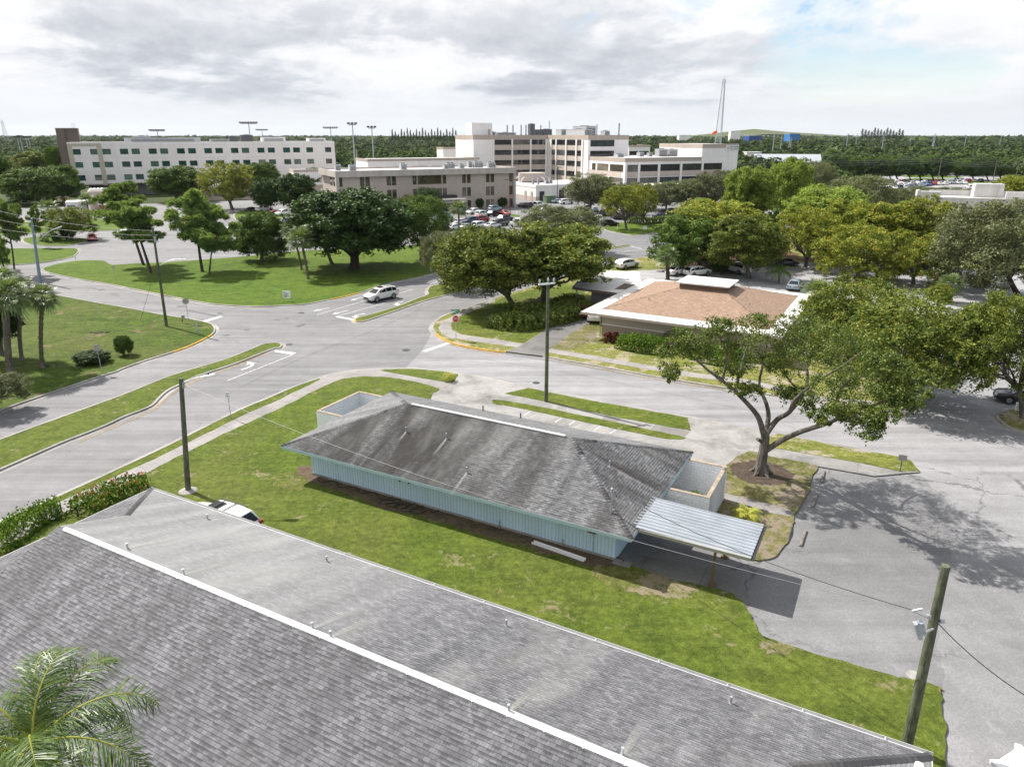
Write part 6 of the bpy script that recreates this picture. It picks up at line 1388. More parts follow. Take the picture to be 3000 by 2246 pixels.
# fan palm: head of pleated fans over a ringed trunk
def fan_head(seed, nf=34, nb=15, skirt=.35):
    rng = np.random.RandomState(seed); Q = []
    for k in range(nf):
        el = math.asin(max(-.99, min(.99, 1 - (1 + skirt) * (k + .5) / nf * 1.15))); az = k * 2.39996 + rng.uniform(-.2, .2)
        d = np.array([math.cos(az) * math.cos(el), math.sin(az) * math.cos(el), math.sin(el)])
        side = unit(np.cross(d, [0, 0, 1.0])[None] + 1e-6)[0]; up = np.cross(side, d)
        pl = rng.uniform(.36, .48); p = d * pl
        w = side * .012; Q.append([-w, p - w, p + w, w])
        for j in range(nb):
            a = (j / (nb - 1) - .5) * 3.5; bd = d * math.cos(a) + side * math.sin(a) + up * (-.10 + .22 * abs(math.sin(a)))
            ln = rng.uniform(.44, .58) * (1 - .25 * abs(a) / 1.75); m = p + bd * ln * .58
            tip = p + bd * ln + np.array([0, 0, -.16 - .10 * abs(math.sin(el))]) * ln
            ww = np.cross(bd, up); ww = ww / max(1e-6, np.linalg.norm(ww)) * .026
            Q.append([p - ww * .3, m - ww, m + ww, p + ww * .3]); Q.append([m - ww, tip - ww * .15, tip + ww * .15, m + ww])
    Q = np.array(Q); return fastmesh('fronds', Q.reshape(-1, 3), len(Q), M['frond'])
def feather_head(seed, nf=16, nl=26, arch=.9):
    rng = np.random.RandomState(seed); Q = []
    for k in range(nf):
        az = k * 2.39996 + rng.uniform(-.25, .25); el0 = 1.25 - 1.35 * k / nf
        p = np.zeros(3); pts = [p.copy()]; el = el0; st = 1.0 / 12
        for s in range(12):
            el -= arch * (.06 + .018 * s); p = p + st * np.array([math.cos(az) * math.cos(el), math.sin(az) * math.cos(el), math.sin(el)]); pts.append(p.copy())
        pts = np.array(pts); side = np.array([-math.sin(az), math.cos(az), 0])
        for s in range(12): w = side * .010 * (1 - s / 13); Q.append([pts[s] - w, pts[s + 1] - w, pts[s + 1] + w, pts[s] + w])
        for j in range(nl):
            f = .14 + .86 * j / (nl - 1); i = min(11, int(f * 12)); q = pts[i] + (pts[i + 1] - pts[i]) * (f * 12 - i); t = unit((pts[i + 1] - pts[i])[None])[0]
            ln = (.30 * math.sin(math.pi * (.18 + .78 * f)) + .03) * rng.uniform(.85, 1.15)
            for s_ in (-1, 1):
                d = unit((side * s_ * .82 + t * .55 + np.array([0, 0, rng.uniform(-.25, .25)]))[None])[0]; w = unit(np.cross(d, np.array([.2, .1, 1.0]))[None])[0] * .011
                m = q + d * ln * .55; e = q + d * ln + np.array([0, 0, -.35 * ln])
                Q.append([q - w * .6, m - w, m + w, q + w * .6]); Q.append([m - w, e - w * .2, e + w * .2, m + w])
    Q = np.array(Q); return fastmesh('fronds', Q.reshape(-1, 3), len(Q), M['frond_queen'])
HEADS = {('fan', i): fan_head(40 + i, skirt=.35 + .25 * i) for i in range(2)}
HEADS.update({('feather', i): feather_head(60 + i) for i in range(2)})
def palm(kind, base, head, r_px, label, group=None, mat='frond', tr=.17, z0=LAWN_Z, i=0, cat='palm', name='palm_tree', bark_='bark_palm', ivy=False):
    b = g(base, z0); h = at(head, b.y); Rr = (at((head[0] + r_px, head[1]), b.y) - h).length * (1.42 if kind == 'fan' else 1.2)
    e = empty(name, b, 0, label, cat, group)
    o = link('fronds', HEADS[(kind, i)], e, V((h.x - b.x, h.y - b.y, h.z - z0))); o.scale = (Rr,) * 3; o.rotation_euler = (0, 0, len(TREES) * 1.7); setmat(o, mat)
    mb = MB(); tp = V((h.x - b.x, 0, h.z - z0)); n = 14
    path = [V((tp.x * (k / n) ** 1.4, 0, tp.z * k / n)) for k in range(n + 1)]; rad = [tr * (1.35 if k == 0 else 1.0 + (.12 if k > n - 3 else 0) - .06 * (k % 2)) for k in range(n + 1)]
    mb.tube(path, rad, 9); mb.build('trunk', M[bark_], e)
    if ivy:
        rng = np.random.RandomState(3); c = np.array([tuple(path[rng.randint(2, n)] + V((tr * 1.02 * math.cos(a), tr * 1.02 * math.sin(a), rng.uniform(-.2, .2)))) for a in rng.uniform(0, 6.28, 900)])
        q = leaf_quads(c, unit(rng.normal(size=c.shape)), rng.uniform(.06, .14, len(c)), .8, rng); link('ivy', fastmesh('ivy', q.reshape(-1, 3), len(q), M['hedgedark']), e)
    TREES.append(e); return e
def hedge(path, w, h, mat, label, z0=LAWN_Z, leaf=.16, dens=70, name='hedge', cat='hedge', flowers=None, rnd=.75, seed=1, group=None):
    """clipped leafy hedge along a path of ground points"""
    rng = np.random.RandomState(seed); P = catmull([(p if isinstance(p, Vector) else g(p, z0)) for p in path], 5) if len(path) > 1 else [path[0] if isinstance(path[0], Vector) else g(path[0], z0)] * 2
    C, N = [], []; o = P[0].copy(); o.z = z0
    for a, b in zip(P[:-1], P[1:]):
        L = max((b - a).length, .001 if len(path) > 1 else w * .5); d = (b - a).normalized() if (b - a).length > 1e-5 else V((1, 0, 0)); s = V((-d.y, d.x, 0))
        m = int(dens * L * (w + 2 * h)); t = rng.uniform(0, 1, m); an = rng.uniform(-.25, math.pi + .25, m); bump = 1 + .10 * np.sin(t * L * 3 + a.x) + rng.normal(0, .07, m)
        ca, sa = np.cos(an), np.sin(an); k = 1.0 / np.maximum(np.abs(ca), np.abs(sa)) ** rnd
        x = ca * k * w / 2 * bump; z = np.maximum(.03, sa * k * h * bump * .97 + .0)
        for i in range(m): C.append((a.x + (b.x - a.x) * t[i] + s.x * x[i] - o.x, a.y + (b.y - a.y) * t[i] + s.y * x[i] - o.y, z[i])); N.append((s.x * ca[i], s.y * ca[i], sa[i] + .2))
    C = np.array(C); N = unit(unit(np.array(N)) * .6 + rng.normal(size=C.shape) * .6)
    q = leaf_quads(C, N, rng.uniform(.6, 1.4, len(C)) * leaf, .6, rng)
    inn = C.copy(); inn[:, 2] *= .8; q2 = leaf_quads(inn * np.array([1, 1, 1]) + rng.normal(size=C.shape) * .08, unit(rng.normal(size=C.shape)), rng.uniform(.8, 1.6, len(C)) * leaf, .7, rng)
    e = empty(name, o, 0, label, cat, group)
    qq = np.concatenate([q, q2]); link('foliage', fastmesh('foliage', qq.reshape(-1, 3), len(qq), M[mat]), e)
    mb = MB()
    for a in P[::4]: mb.tube([V((a.x - o.x, a.y - o.y, 0)), V((a.x - o.x + .05, a.y - o.y, h * .7))], [.05, .02], 5)
    mb.build('stems', M['bark_dark'], e)
    if flowers:
        k = rng.permutation(len(C))[:flowers]; top = C[k] * np.array([1, 1, 1.03]); qf = leaf_quads(np.repeat(top, 6, 0) + rng.normal(size=(len(k) * 6, 3)) * .06, unit(rng.normal(size=(len(k) * 6, 3)) + [0, 0, .8]), rng.uniform(.05, .09, len(k) * 6), .9, rng)
        link('blossom', fastmesh('blossom', qf.reshape(-1, 3), len(qf), M['ixora']), e)
    return e

# ---- the oak by the parking bays: hand-placed limbs and boughs
T0 = g((2230, 1385), .118); ty = T0.y
def tp(x, y, dy=0.0): return at(zF(x, y), ty + dy - 4.6 * min(1, max(0, (x - 1640) / 200)) * min(1, max(.15, (y - 690) / 120)) * (1 if y < 900 or x > 1780 else max(0, (x - 1660) / 120))) - T0
oak1 = empty('oak_tree', T0, 0, 'spreading oak with bare forked limbs standing in the mulch circle beside the parking bays', 'tree')
limbs = [([(1645, 1021, 0), (1645, 1000, 0), (1650, 970, 0), (1653, 945, 0), (1654, 930, 0)], [.62, .46, .40, .38, .30]),
         ([(1652, 948, 0), (1640, 905, -.2), (1622, 880, -.3), (1588, 845, -.4), (1560, 822, -.5), (1530, 800, -.3), (1505, 778, 0), (1480, 755, .4)], [.27, .23, .20, .16, .13, .10, .07, .03]),
         ([(1560, 822, -.5), (1570, 780, -.6), (1565, 745, -.5), (1540, 715, -.2)], [.10, .08, .06, .03]),
         ([(1588, 845, -.4), (1600, 800, 0), (1610, 760, .5), (1625, 725, .8)], [.11, .09, .07, .03]),
         ([(1654, 935, 0), (1660, 900, .4), (1655, 870, .8), (1640, 830, 1.4), (1650, 780, 2.0), (1660, 720, 2.6)], [.25, .20, .17, .12, .09, .04]),
         ([(1656, 935, 0), (1680, 905, .3), (1705, 890, .5), (1735, 850, 1.0), (1745, 815, 1.4), (1740, 770, 2.0), (1750, 720, 2.6)], [.27, .22, .19, .15, .12, .09, .04]),
         ([(1705, 890, .5), (1720, 860, -.3), (1770, 820, -.7), (1820, 790, -1.0), (1860, 760, -1)], [.15, .13, .10, .07, .03]),
         ([(1735, 850, 1.0), (1700, 815, 1.6), (1690, 770, 2.0), (1700, 730, 2.0)], [.11, .08, .06, .03]),
         ([(1650, 975, 0), (1690, 950, -.3), (1730, 932, -.6), (1775, 918, -1.0), (1808, 905, -1.3), (1850, 885, -1.6), (1890, 875, -1.8), (1925, 860, -2)], [.28, .24, .21, .18, .15, .12, .08, .03]),
         ([(1808, 905, -1.3), (1806, 870, -1.5), (1815, 840, -1.4), (1845, 810, -1.2)], [.11, .09, .07, .03]),
         ([(1850, 885, -1.6), (1868, 905, -2.0), (1862, 925, -2.2)], [.07, .05, .02]), ([(1648, 955, 0), (1636, 948, -.5)], [.16, .15])]
mb = MB()
for P, r_ in limbs:
    P = catmull([tp(*q) for q in P], 3); rr_ = np.interp(np.linspace(0, 1, len(P)), np.linspace(0, 1, len(r_)), r_); mb.tube(P, [q_ * .74 for q_ in rr_], 9)
for k in range(5):
    a = k * 1.26; mb.tube([V((.25 * math.cos(a), .25 * math.sin(a), .5)), V((.5 * math.cos(a), .5 * math.sin(a), .12)), V((.85 * math.cos(a), .85 * math.sin(a), -.08))], [.17, .13, .05], 6)
rngb = np.random.RandomState(5); tips = [tp(*P[-1]) for P, _ in limbs[1:-1]]
mb.build('trunk', M['bark'], oak1)
boughs = [(1462, 765, .5, 40, 30), (1445, 800, .3, 24, 22), (1500, 735, .2, 44, 30), (1545, 705, 0, 40, 24), (1470, 725, .8, 26, 18), (1590, 720, .8, 46, 32), (1545, 760, .5, 38, 28), (1600, 775, 1.2, 46, 34), (1575, 810, .2, 30, 20), (1640, 705, 2.2, 50, 30), (1690, 720, 2.4, 48, 34), (1650, 765, 2.2, 46, 36), (1745, 715, 2.4, 56, 36), (1700, 790, 1.8, 46, 40), (1760, 770, 1.5, 56, 42), (1800, 730, .5, 50, 34), (1840, 770, -.8, 52, 40), (1790, 820, -.6, 50, 38), (1850, 820, -1.2, 52, 40), (1900, 800, -1.2, 42, 34), (1905, 850, -1.8, 44, 34), (1860, 870, -1.8, 40, 26), (1800, 870, -1.4, 40, 30), (1865, 925, -2.2, 34, 24), (1830, 905, -2, 24, 16), (1925, 835, -1.6, 34, 30), (1950, 870, -2, 26, 24), (1885, 905, -2, 26, 22), (1945, 800, -1.4, 30, 26), (1770, 900, -1.4, 20, 14), (1745, 860, .8, 34, 26), (1615, 845, -.2, 26, 20), (1700, 850, 1.2, 30, 22)]
lob = []; k_ = (at(zF(1700, 800), ty) - at(zF(1600, 800), ty)).length / 100
for (x, y, dy, rx, ry) in boughs:
    c = tp(x, y, dy)
    lob.append((c.x, c.y, c.z, rx * k_, ry * k_ * .95))
    for s in range(2): lob.append((c.x + rngb.uniform(-.7, .7) * rx * k_, c.y + rngb.uniform(-2.0, 1.4), c.z + rngb.uniform(-.4, .6) * ry * k_, rx * k_ * .6, ry * k_ * .55))
q = lobes_cloud(lob, 15, 34, .14, rngb, .55, .35, .08)
link('crown', fastmesh('crown', q.reshape(-1, 3), len(q), M['oaknear']), oak1)

# ---- trees read off the photograph one by one
O = lambda f, x, y: f(x, y)
def T(kind, i, f, base, x0, x1, y0, y1, mat, label, group=None, **kw):
    a = f(x0, y0); b = f(x1, y1); return tree(kind, i, base if isinstance(base, Vector) else f(*base), a[0], b[0], a[1], b[1], mat, label, group, **kw)
zS = Z(2200, 300, 2.76); zV0 = Z(0, 750, 3.313)
T('oak', 0, zK, (965, 1285), 160, 1120, 400, 1105, 'oak', 'left of the twin spreading oaks rising from the round dark hedge', 'twin oaks in the round hedge', rz=.4)
T('oak', 1, zK, (1255, 1220), 800, 1930, 365, 1000, 'oak', 'right of the twin oaks in the round dark hedge, reaching over the white roof', 'twin oaks in the round hedge', rz=2.1)
T('airy', 0, zK, (220, 1045), -50, 400, 440, 860, 'oakgrey', 'small grey-green oak on the upper median, left of the twin oaks', None)
T('airy', 1, zK, (1420, 660), 1060, 1820, 150, 520, 'oakgrey', 'wide grey-green oak behind the twin oaks, beside the car park', None)
T('airy', 2, zK, (640, 590), 520, 790, 395, 580, 'oakgrey', 'little grey-green tree at the near edge of the full car park', None)
T('dense', 0, zT, (1430, 872), 770, 2030, 5, 770, 'oakdark', 'huge dark glossy tree with thick trunk on the big lawn', None, bark_='bark_dark', rz=1.0)
T('dense', 1, zT, (1190, 822), 800, 1240, 60, 640, 'oakdark', 'slim-trunked dark tree merging with the left side of the huge dark tree', None, bark_='bark')
T('airy', 1, zT, (2150, 790), 1890, 2420, 90, 640, 'mid', 'mid-green tree between the huge dark tree and the small median oak', None)
T('oak', 2, zT, (430, 785), 180, 680, 265, 770, 'mid', 'round shrubby tree leafy to the ground at the lawn edge, by a silver car', None)
T('pine', 0, zL, (930, 1052), 605, 1000, 505, 830, 'needle', 'leftmost tall pine with leaning trunk, behind the wooden lamp pole', 'pines on the big lawn', bark_='bark_red')
T('pine', 1, zL, (978, 1105), 670, 1060, 605, 960, 'needle', 'pine standing just left of the tall wooden pole', 'pines on the big lawn', bark_='bark_red')
T('pine', 2, zL, (1312, 1096), 1060, 1480, 560, 960, 'needle', 'thick-trunked pine right of the tall wooden pole', 'pines on the big lawn', bark_='bark_red')
T('pine', 0, zL, (1357, 1102), 1200, 1570, 680, 1000, 'needle', 'thin-trunked lower pine immediately right of the thick-trunked one', 'pines on the big lawn', bark_='bark_red', rz=2.2, trunk_r=.6)
T('pine', 1, zL, (95, 1110), -60, 175, 595, 960, 'needle', 'pine at the left edge beside the blue-grey lamp post', None, bark_='bark_red', rz=.9)
T('pine', 2, zL, (30, 1080), -120, 70, 760, 1090, 'needle', 'lower pine cut by the left edge of the picture', None, bark_='bark_red')
T('pine', 0, zL, (228, 935), 180, 290, 660, 860, 'needle', 'narrow young pine on the first traffic island at left', None, bark_='bark_red', rz=4)
T('ragged', 0, zL, (465, 888), 330, 595, 675, 870, 'oak', 'thin olive tree with dark bush at its foot on the traffic island', None)
T('oak', 0, zL, (250, 655), 55, 430, 420, 650, 'mid', 'broad bushy tree in front of the taupe tower, the nearer one', None, rz=3)
T('oak', 2, zL, (415, 640), 300, 500, 405, 600, 'mid', 'tree between the broad bushy one and the green-windowed ward', None, rz=5)
T('oak', 1, zL, (-20, 640), -120, 70, 340, 600, 'mid', 'tree at the far left edge under the horizon', None)
T('oak', 1, zL, (200, 560), 120, 330, 320, 440, 'oak', 'olive-green tree left of the tower, in front of the ball field', None, ydepth=330)
T('oak', 2, zL, (350, 560), 300, 400, 290, 430, 'hedge', 'bright green tree touching the left side of the taupe tower', None, ydepth=320)
T('dense', 0, zL, (1140, 640), 975, 1325, 412, 615, 'mid', 'rounded green tree before the middle of the ward windows', None, rz=2)
T('ragged', 1, zL, (1505, 692), 1310, 1640, 385, 660, 'oakyellow', 'yellowing tree before the right half of the ward', None)
T('dense', 1, zL, (1700, 600), 1600, 1805, 385, 540, 'mid', 'upright green tree just right of the yellowing tree', None)
T('dense', 0, zL, (1730, 700), 1630, 1850, 490, 690, 'oakdark', 'dark tree left of the office, left one of two', 'two dark trees left of the office', rz=3, bark_='bark_dark')
T('dense', 1, zL, (1900, 705), 1790, 2040, 458, 690, 'oakdark', 'dark tree left of the office, right one of two', 'two dark trees left of the office', rz=5, bark_='bark_dark')
# the grove in front of the lower hospital wing
T('airy', 0, zN, (630, 905), 455, 830, 575, 830, 'oakgrey', 'tall olive oak at the left end of the row before the hospital wing', 'oaks before the hospital wing')
T('airy', 1, zN, (760, 900), 640, 960, 650, 840, 'oakgrey', 'low olive oak second from the left in the row before the hospital wing', 'oaks before the hospital wing', rz=1)
T('airy', 2, zN, (1250, 890), 1110, 1390, 640, 840, 'oakgrey', 'olive oak in the middle of the row before the hospital wing', 'oaks before the hospital wing', rz=2)
T('airy', 0, zN, (1430, 895), 1320, 1560, 620, 800, 'oakgrey', 'olive oak fourth from the left in the row before the hospital wing', 'oaks before the hospital wing', rz=3)
T('airy', 1, zN, (1620, 890), 1480, 1830, 550, 810, 'oakgrey', 'tallest olive oak at the right end of the row before the hospital wing', 'oaks before the hospital wing', rz=4)
T('airy', 2, zN, (1000, 860), 900, 1150, 650, 800, 'oakgrey', 'olive oak behind the two yellow-green car park trees', 'oaks before the hospital wing', rz=5)
T('ragged', 0, zP, (315, 712), 50, 460, 235, 600, 'oakyellow', 'yellow-green tree on the car park lawn, left of the white board', 'yellow-green trees on the car park lawn', rz=1)
T('ragged', 1, zP, (495, 660), 330, 635, 215, 590, 'oakyellow', 'yellow-green tree right above the white board', 'yellow-green trees on the car park lawn', rz=2)
# behind the brown-roofed house
T('oak', 2, zP, (1145, 1148), 640, 1330, 560, 1120, 'mid', 'dark green tree over the two parked white cars', None, rz=1.5)
T('oak', 0, zP, (1400, 1080), 840, 1750, 400, 860, 'oakyellow', 'big yellow-topped tree behind the dark green one over the parked cars', None, rz=.7)
T('oak', 1, zP, (1640, 1238), 1270, 1950, 560, 1120, 'oak', 'yellow-green tree over the white SUV parked in the shade', None, rz=2.7)
T('dense', 1, zP, (1330, 1200), 1250, 1420, 960, 1190, 'oakdark', 'dark bush left of the white SUV parked in the shade', None, rz=2.7, cat='bush', name='bush')
T('dense', 1, zP, (1720, 980), 1385, 1900, 20, 640, 'needle_bright', 'tall bright green pine above the yellow trees, left of the pair', 'pair of tall bright pines', bark_='bark_red', rz=1, name='pine_tree', trunk_r=.6)
T('dense', 0, zP, (1995, 800), 1830, 2310, -60, 600, 'needle_bright', 'tallest bright green pine, right of the pair', 'pair of tall bright pines', bark_='bark_red', rz=2, name='pine_tree', trunk_r=.6)
T('dense', 0, zP, (1130, 900), 1010, 1240, 365, 490, 'needle_bright', 'low pine tip showing behind the yellow-topped tree', None, bark_='bark_red', name='pine_tree', trunk_r=.5)
T('pine', 1, zP, (1850, 1000), 1780, 2010, 480, 900, 'needle', 'slim dark pine between the tall bright pair and the shaded lot', None, bark_='bark_red', rz=4)
T('dense', 1, zS, (560, 1170), 310, 890, 665, 1080, 'needle_bright', 'luminous yellow-green round-topped pine right of the tall pair', None, bark_='bark_red', rz=3, name='pine_tree', trunk_r=.6)
T('airy', 0, zS, (540, 860), 430, 660, 480, 760, 'oakgrey', 'grey-green oak behind the tallest bright pine', None, rz=1.2)
T('airy', 1, zS, (880, 1010), 640, 1110, 590, 920, 'oakgrey', 'wide grey-green oak above the luminous pine, left of the concrete building', None, rz=3.3)
T('airy', 2, zS, (1110, 960), 980, 1300, 690, 900, 'oakgrey', 'grey-green oak touching the left side of the concrete pier', None, rz=.3)
T('airy', 1, zS, (1480, 830), 1230, 1760, 680, 800, 'oakgrey', 'low grey-green oak before the far car park, above the concrete building', None, rz=.9)
YT = 'yellow-green trees behind the brown-roofed house'
T('ragged', 0, zS, (440, 1335), 195, 700, 850, 1330, 'oakyellow', 'olive-yellow tree leftmost of the big clump behind the brown house', YT, rz=.2)
T('oak', 1, zS, (760, 1310), 530, 970, 800, 1220, 'oakyellow', 'olive-yellow tree at the top left of the big clump, below the luminous pine', YT, rz=1.9)
T('oak', 2, zS, (1150, 1330), 890, 1400, 810, 1230, 'oakyellow', 'olive-yellow tree at the top middle of the big clump', YT, rz=2.4)
T('ragged', 1, zS, (1410, 1340), 1100, 1640, 760, 1230, 'oakyellow', 'orange-tinged tree at the top right of the big clump, below the concrete pier', YT, rz=3.0)
T('ragged', 2, zS, (870, 1450), 560, 1170, 1020, 1500, 'oakyellow', 'brightest yellow tree with bare grey twigs in the middle of the clump', YT, rz=4.1)
T('ragged', 0, zS, (1310, 1470), 1040, 1570, 1060, 1510, 'oakyellow', 'yellow-green tree with bare drooping branches at the right of the clump', YT, rz=5.0)
T('airy', 2, zS, (2160, 1560), 1560, 2330, 800, 1500, 'oakgrey', 'large grey-green oak overhanging the parked silver car at right', None, rz=1.3, bark_='bark_dark')
T('oak', 0, zS, (2150, 830), 1990, 2300, 590, 790, 'oakyellow', 'yellow-olive tree at the right edge beyond the concrete building', None, rz=1.3)
T('airy', 1, zD, (800, 700), 440, 1180, 50, 680, 'oak', 'large green oak rising behind the near oak, against the brown roof', None, rz=2.6)
T('airy', 0, zD, (1290, 1035), 880, 1880, 190, 910, 'oak', 'large green oak over the shaded side street, right of the near oak', None, rz=.5)
T('airy', 2, zD, (2200, 1170), 1740, 2420, 190, 920, 'oak', 'oak cut by the right edge, above the small white board', None, rz=5.5)
T('dense', 0, zD, (1290, 1030), 1230, 1350, 850, 1030, 'oakdark', 'dark upright shrub in the shade beneath the side street oak', None, cat='bush', name='bush')
T('oak', 1, zD, (1520, 290), 1430, 1620, 85, 270, 'oakyellow', 'yellow-green bush beside the fan palm at the lot entrance', None, cat='bush', name='bush')
T('airy', 2, zV0, (-120, 1500), -230, 220, 1150, 1400, 'oakgrey', 'drooping grey-green tree tip at the left edge, above the divided road', None)
T('dense', 0, zV0, (-60, 1010), -330, 160, 400, 860, 'oakdark', 'dark broad tree behind the cabbage palms at the left edge', None)
T('dense', 1, zA, (1000, 938), 930, 1065, 778, 935, 'mid', 'round dark bush alone on the vacant lot', None, cat='bush', name='bush')
T('dense', 0, zA, (735, 1000), 610, 870, 905, 1005, 'oakdark', 'flat dark bush low in the grass of the vacant lot', None, cat='bush', name='bush')
T('dense', 0, zL, (430, 890), 385, 480, 760, 890, 'oakdark', 'dark bush at the foot of the thin olive tree on the traffic island', None, cat='bush', name='bush')
T('dense', 1, zM, (1397, 856), 1364, 1430, 775, 858, 'oakdark', 'clipped round bush against the office wall, left of two', 'clipped bushes at the office wall', cat='bush', name='bush')
T('dense', 0, zM, (1583, 850), 1546, 1622, 768, 850, 'oakdark', 'clipped round bush against the office wall, right of two', 'clipped bushes at the office wall', cat='bush', name='bush')
T('airy', 2, zM, (850, 900), 750, 960, 750, 900, 'oak', 'olive tree before the left part of the office canopy', None)
T('airy', 0, zM, (980, 900), 880, 1080, 780, 1000, 'oakdark', 'dark leafy tree under the lettered office canopy', None, rz=2)
# the row of dark oaks beyond the far car park
for i, x in enumerate((690, 800, 905, 1000, 1100, 1150, 1260, 1340, 1440, 1520, 1640, 1760, 1880, 1985)):
    T(('airy', 'oak')[i % 2], i % 3, zS, (x, 640), x - 88, x + 88, 428 + 9 * ((i * 5) % 4) + (12 if i > 9 else 0), 600, 'mid' if i % 3 else 'oakdark', 'dark oak in the row beyond the far car park, %s from the left' % ORD[i], 'oaks beyond the far car park', ydepth=352 + 6 * (i % 3), rz=i * 1.1, bark_='bark_dark')
# the stand of dark conifers behind the annex, and the pair of clumps on the right horizon
for i in range(22):
    x = 690 + 24.5 * i; T('casu', i % 3, zM, (x, 330), x - 19, x + 19, 212 + 9 * ((i * 7) % 5) + (10 if i < 3 else 0), 305, 'casu', 'dark feathery conifer in the tall row behind the office, %s from the left' % ORD[i], 'row of dark conifers', ydepth=520 + 12 * (i % 3), rz=i)
for i in range(14):
    x = 900 + 25 * i; T('casu', i % 3, zS, (x, 300), x - 24, x + 24, 205 + 9 * ((i * 5) % 4) + abs(i - 6) * 2, 290, 'casu', 'dark conifer in the tall clump on the right horizon, %s from the left' % ORD[i], 'conifer clump on the right horizon', ydepth=900 + 20 * (i % 3), rz=i)

# ---- palms
palm('fan', zV0(415, 1085), zV0(415, 400), 42, 'cabbage palm with ivy-clad trunk, right of two on the vacant lot', 'cabbage palms on the vacant lot', tr=.17, ivy=True, i=1)
palm('fan', zV0(105, 1135), zV0(60, 385), 62, 'thick cabbage palm, left of two on the vacant lot', 'cabbage palms on the vacant lot', tr=.30, i=1)
palm('fan', zV0(-110, 1100), zV0(-90, 350), 55, 'cabbage palm mostly outside the left edge', 'cabbage palms on the vacant lot', tr=.26, i=0)
palm('fan', zV0(215, 1010), zV0(190, 330), 45, 'cabbage palm between the thick one and the ivy-clad one on the vacant lot', 'cabbage palms on the vacant lot', tr=.19, i=1)
palm('fan', zV0(20, 960), zV0(20, 250), 46, 'cabbage palm furthest from the road in the vacant lot clump', 'cabbage palms on the vacant lot', tr=.2, i=0)
palm('fan', zT(935, 985), zT(858, 575), 42, 'leaning cabbage palm in front of its twin on the big lawn', 'twin cabbage palms on the big lawn', tr=.20, i=0)
palm('fan', zT(862, 885), zT(760, 455), 32, 'further of the twin cabbage palms on the big lawn', 'twin cabbage palms on the big lawn', tr=.17, i=1)
palm('fan', zK(350, 470), zK(345, 205), 28, 'cabbage palm among the cars before the lettered canopy', None, tr=.22)
palm('fan', zL(347, 866), zL(312, 692), 30, 'cabbage palm beside the thin olive tree on the traffic island', None, tr=.22, i=1)
palm('fan', zL(575, 720), zL(562, 640), 22, 'small cabbage palm before the storage containers', None, tr=.18)
palm('fan', zP(760, 1250), zP(755, 1000), 33, 'cabbage palm with shaggy trunk beside the two parked white cars', None, 'frond', tr=.32, i=0, bark_='bark_red')
palm('feather', zP(1960, 1290), zP(1962, 1165), 38, 'bright feather palm behind the brown-roofed house', None, 'hedge', tr=.12)
palm('fan', zD(1600, 240), zD(1610, 105), 36, 'blue-green fan palm at the lot entrance, right of the yellow-green bush', None, tr=.2)
palm('fan', zD(560, 340), zD(535, 175), 48, 'fan palm against the right end of the brown roof', None, tr=.2, i=1)
palm('feather', zC(1570, 862), zC(1572, 765), 28, 'small bright feather palm by the front hedge of the brown-roofed house', None, 'hedge', tr=.07, i=1)
palm('feather', z3(1395, 772), z3(1392, 730), 42, 'yellow coconut sapling in the sandy bed beside the carport', None, 'frond_yellow', tr=.06, z0=.11, i=1)
palm('feather', zB(1697, 1148), zB(1698, 1112), 20, 'dry little palm sapling at the tip of the corner verge', None, 'frond_yellow', tr=.05, i=0)
palm('fan', zS(640, 520), zS(660, 440), 28, 'palm beside the grey gabled hall, right', None, tr=.25)
palm('feather', zN(1480, 560), zN(1560, 445), 22, 'feather palm behind the sign block of the hospital', None, 'frond', tr=.2)
# the feather palm below the viewer
qp = V((-10.6, 12.2, 0)); QH = 8.1
qe = empty('palm_tree', V((qp.x, qp.y, LAWN_Z)), 0, 'big feather palm with glossy fronds at the lower left corner', 'palm')
mb = MB(); mb.tube([V((0, 0, -.1)), V((.05, 0, 2)), V((0, .05, 5)), V((0, 0, QH - .5)), V((0, 0, QH))], [.24, .18, .16, .15, .12], 12); mb.build('trunk', M['bark_palm'], qe)
rng = np.random.RandomState(9); Q = []; stem = MB()
specs = [(1.95, 1.15, 3.0), (1.25, 1.05, 2.9), (.55, .85, 3.0), (-.05, .55, 3.1), (2.7, .9, 3.0), (3.4, .8, 2.9), (4.2, .8, 2.9), (5.0, .7, 3.0), (5.7, .5, 3.0), (.95, .30, 2.8), (2.2, .35, 2.8), (3.0, .2, 2.7), (3.9, .1, 2.7), (4.7, .15, 2.7), (1.6, 1.4, 2.6), (5.4, 1.2, 2.7)]
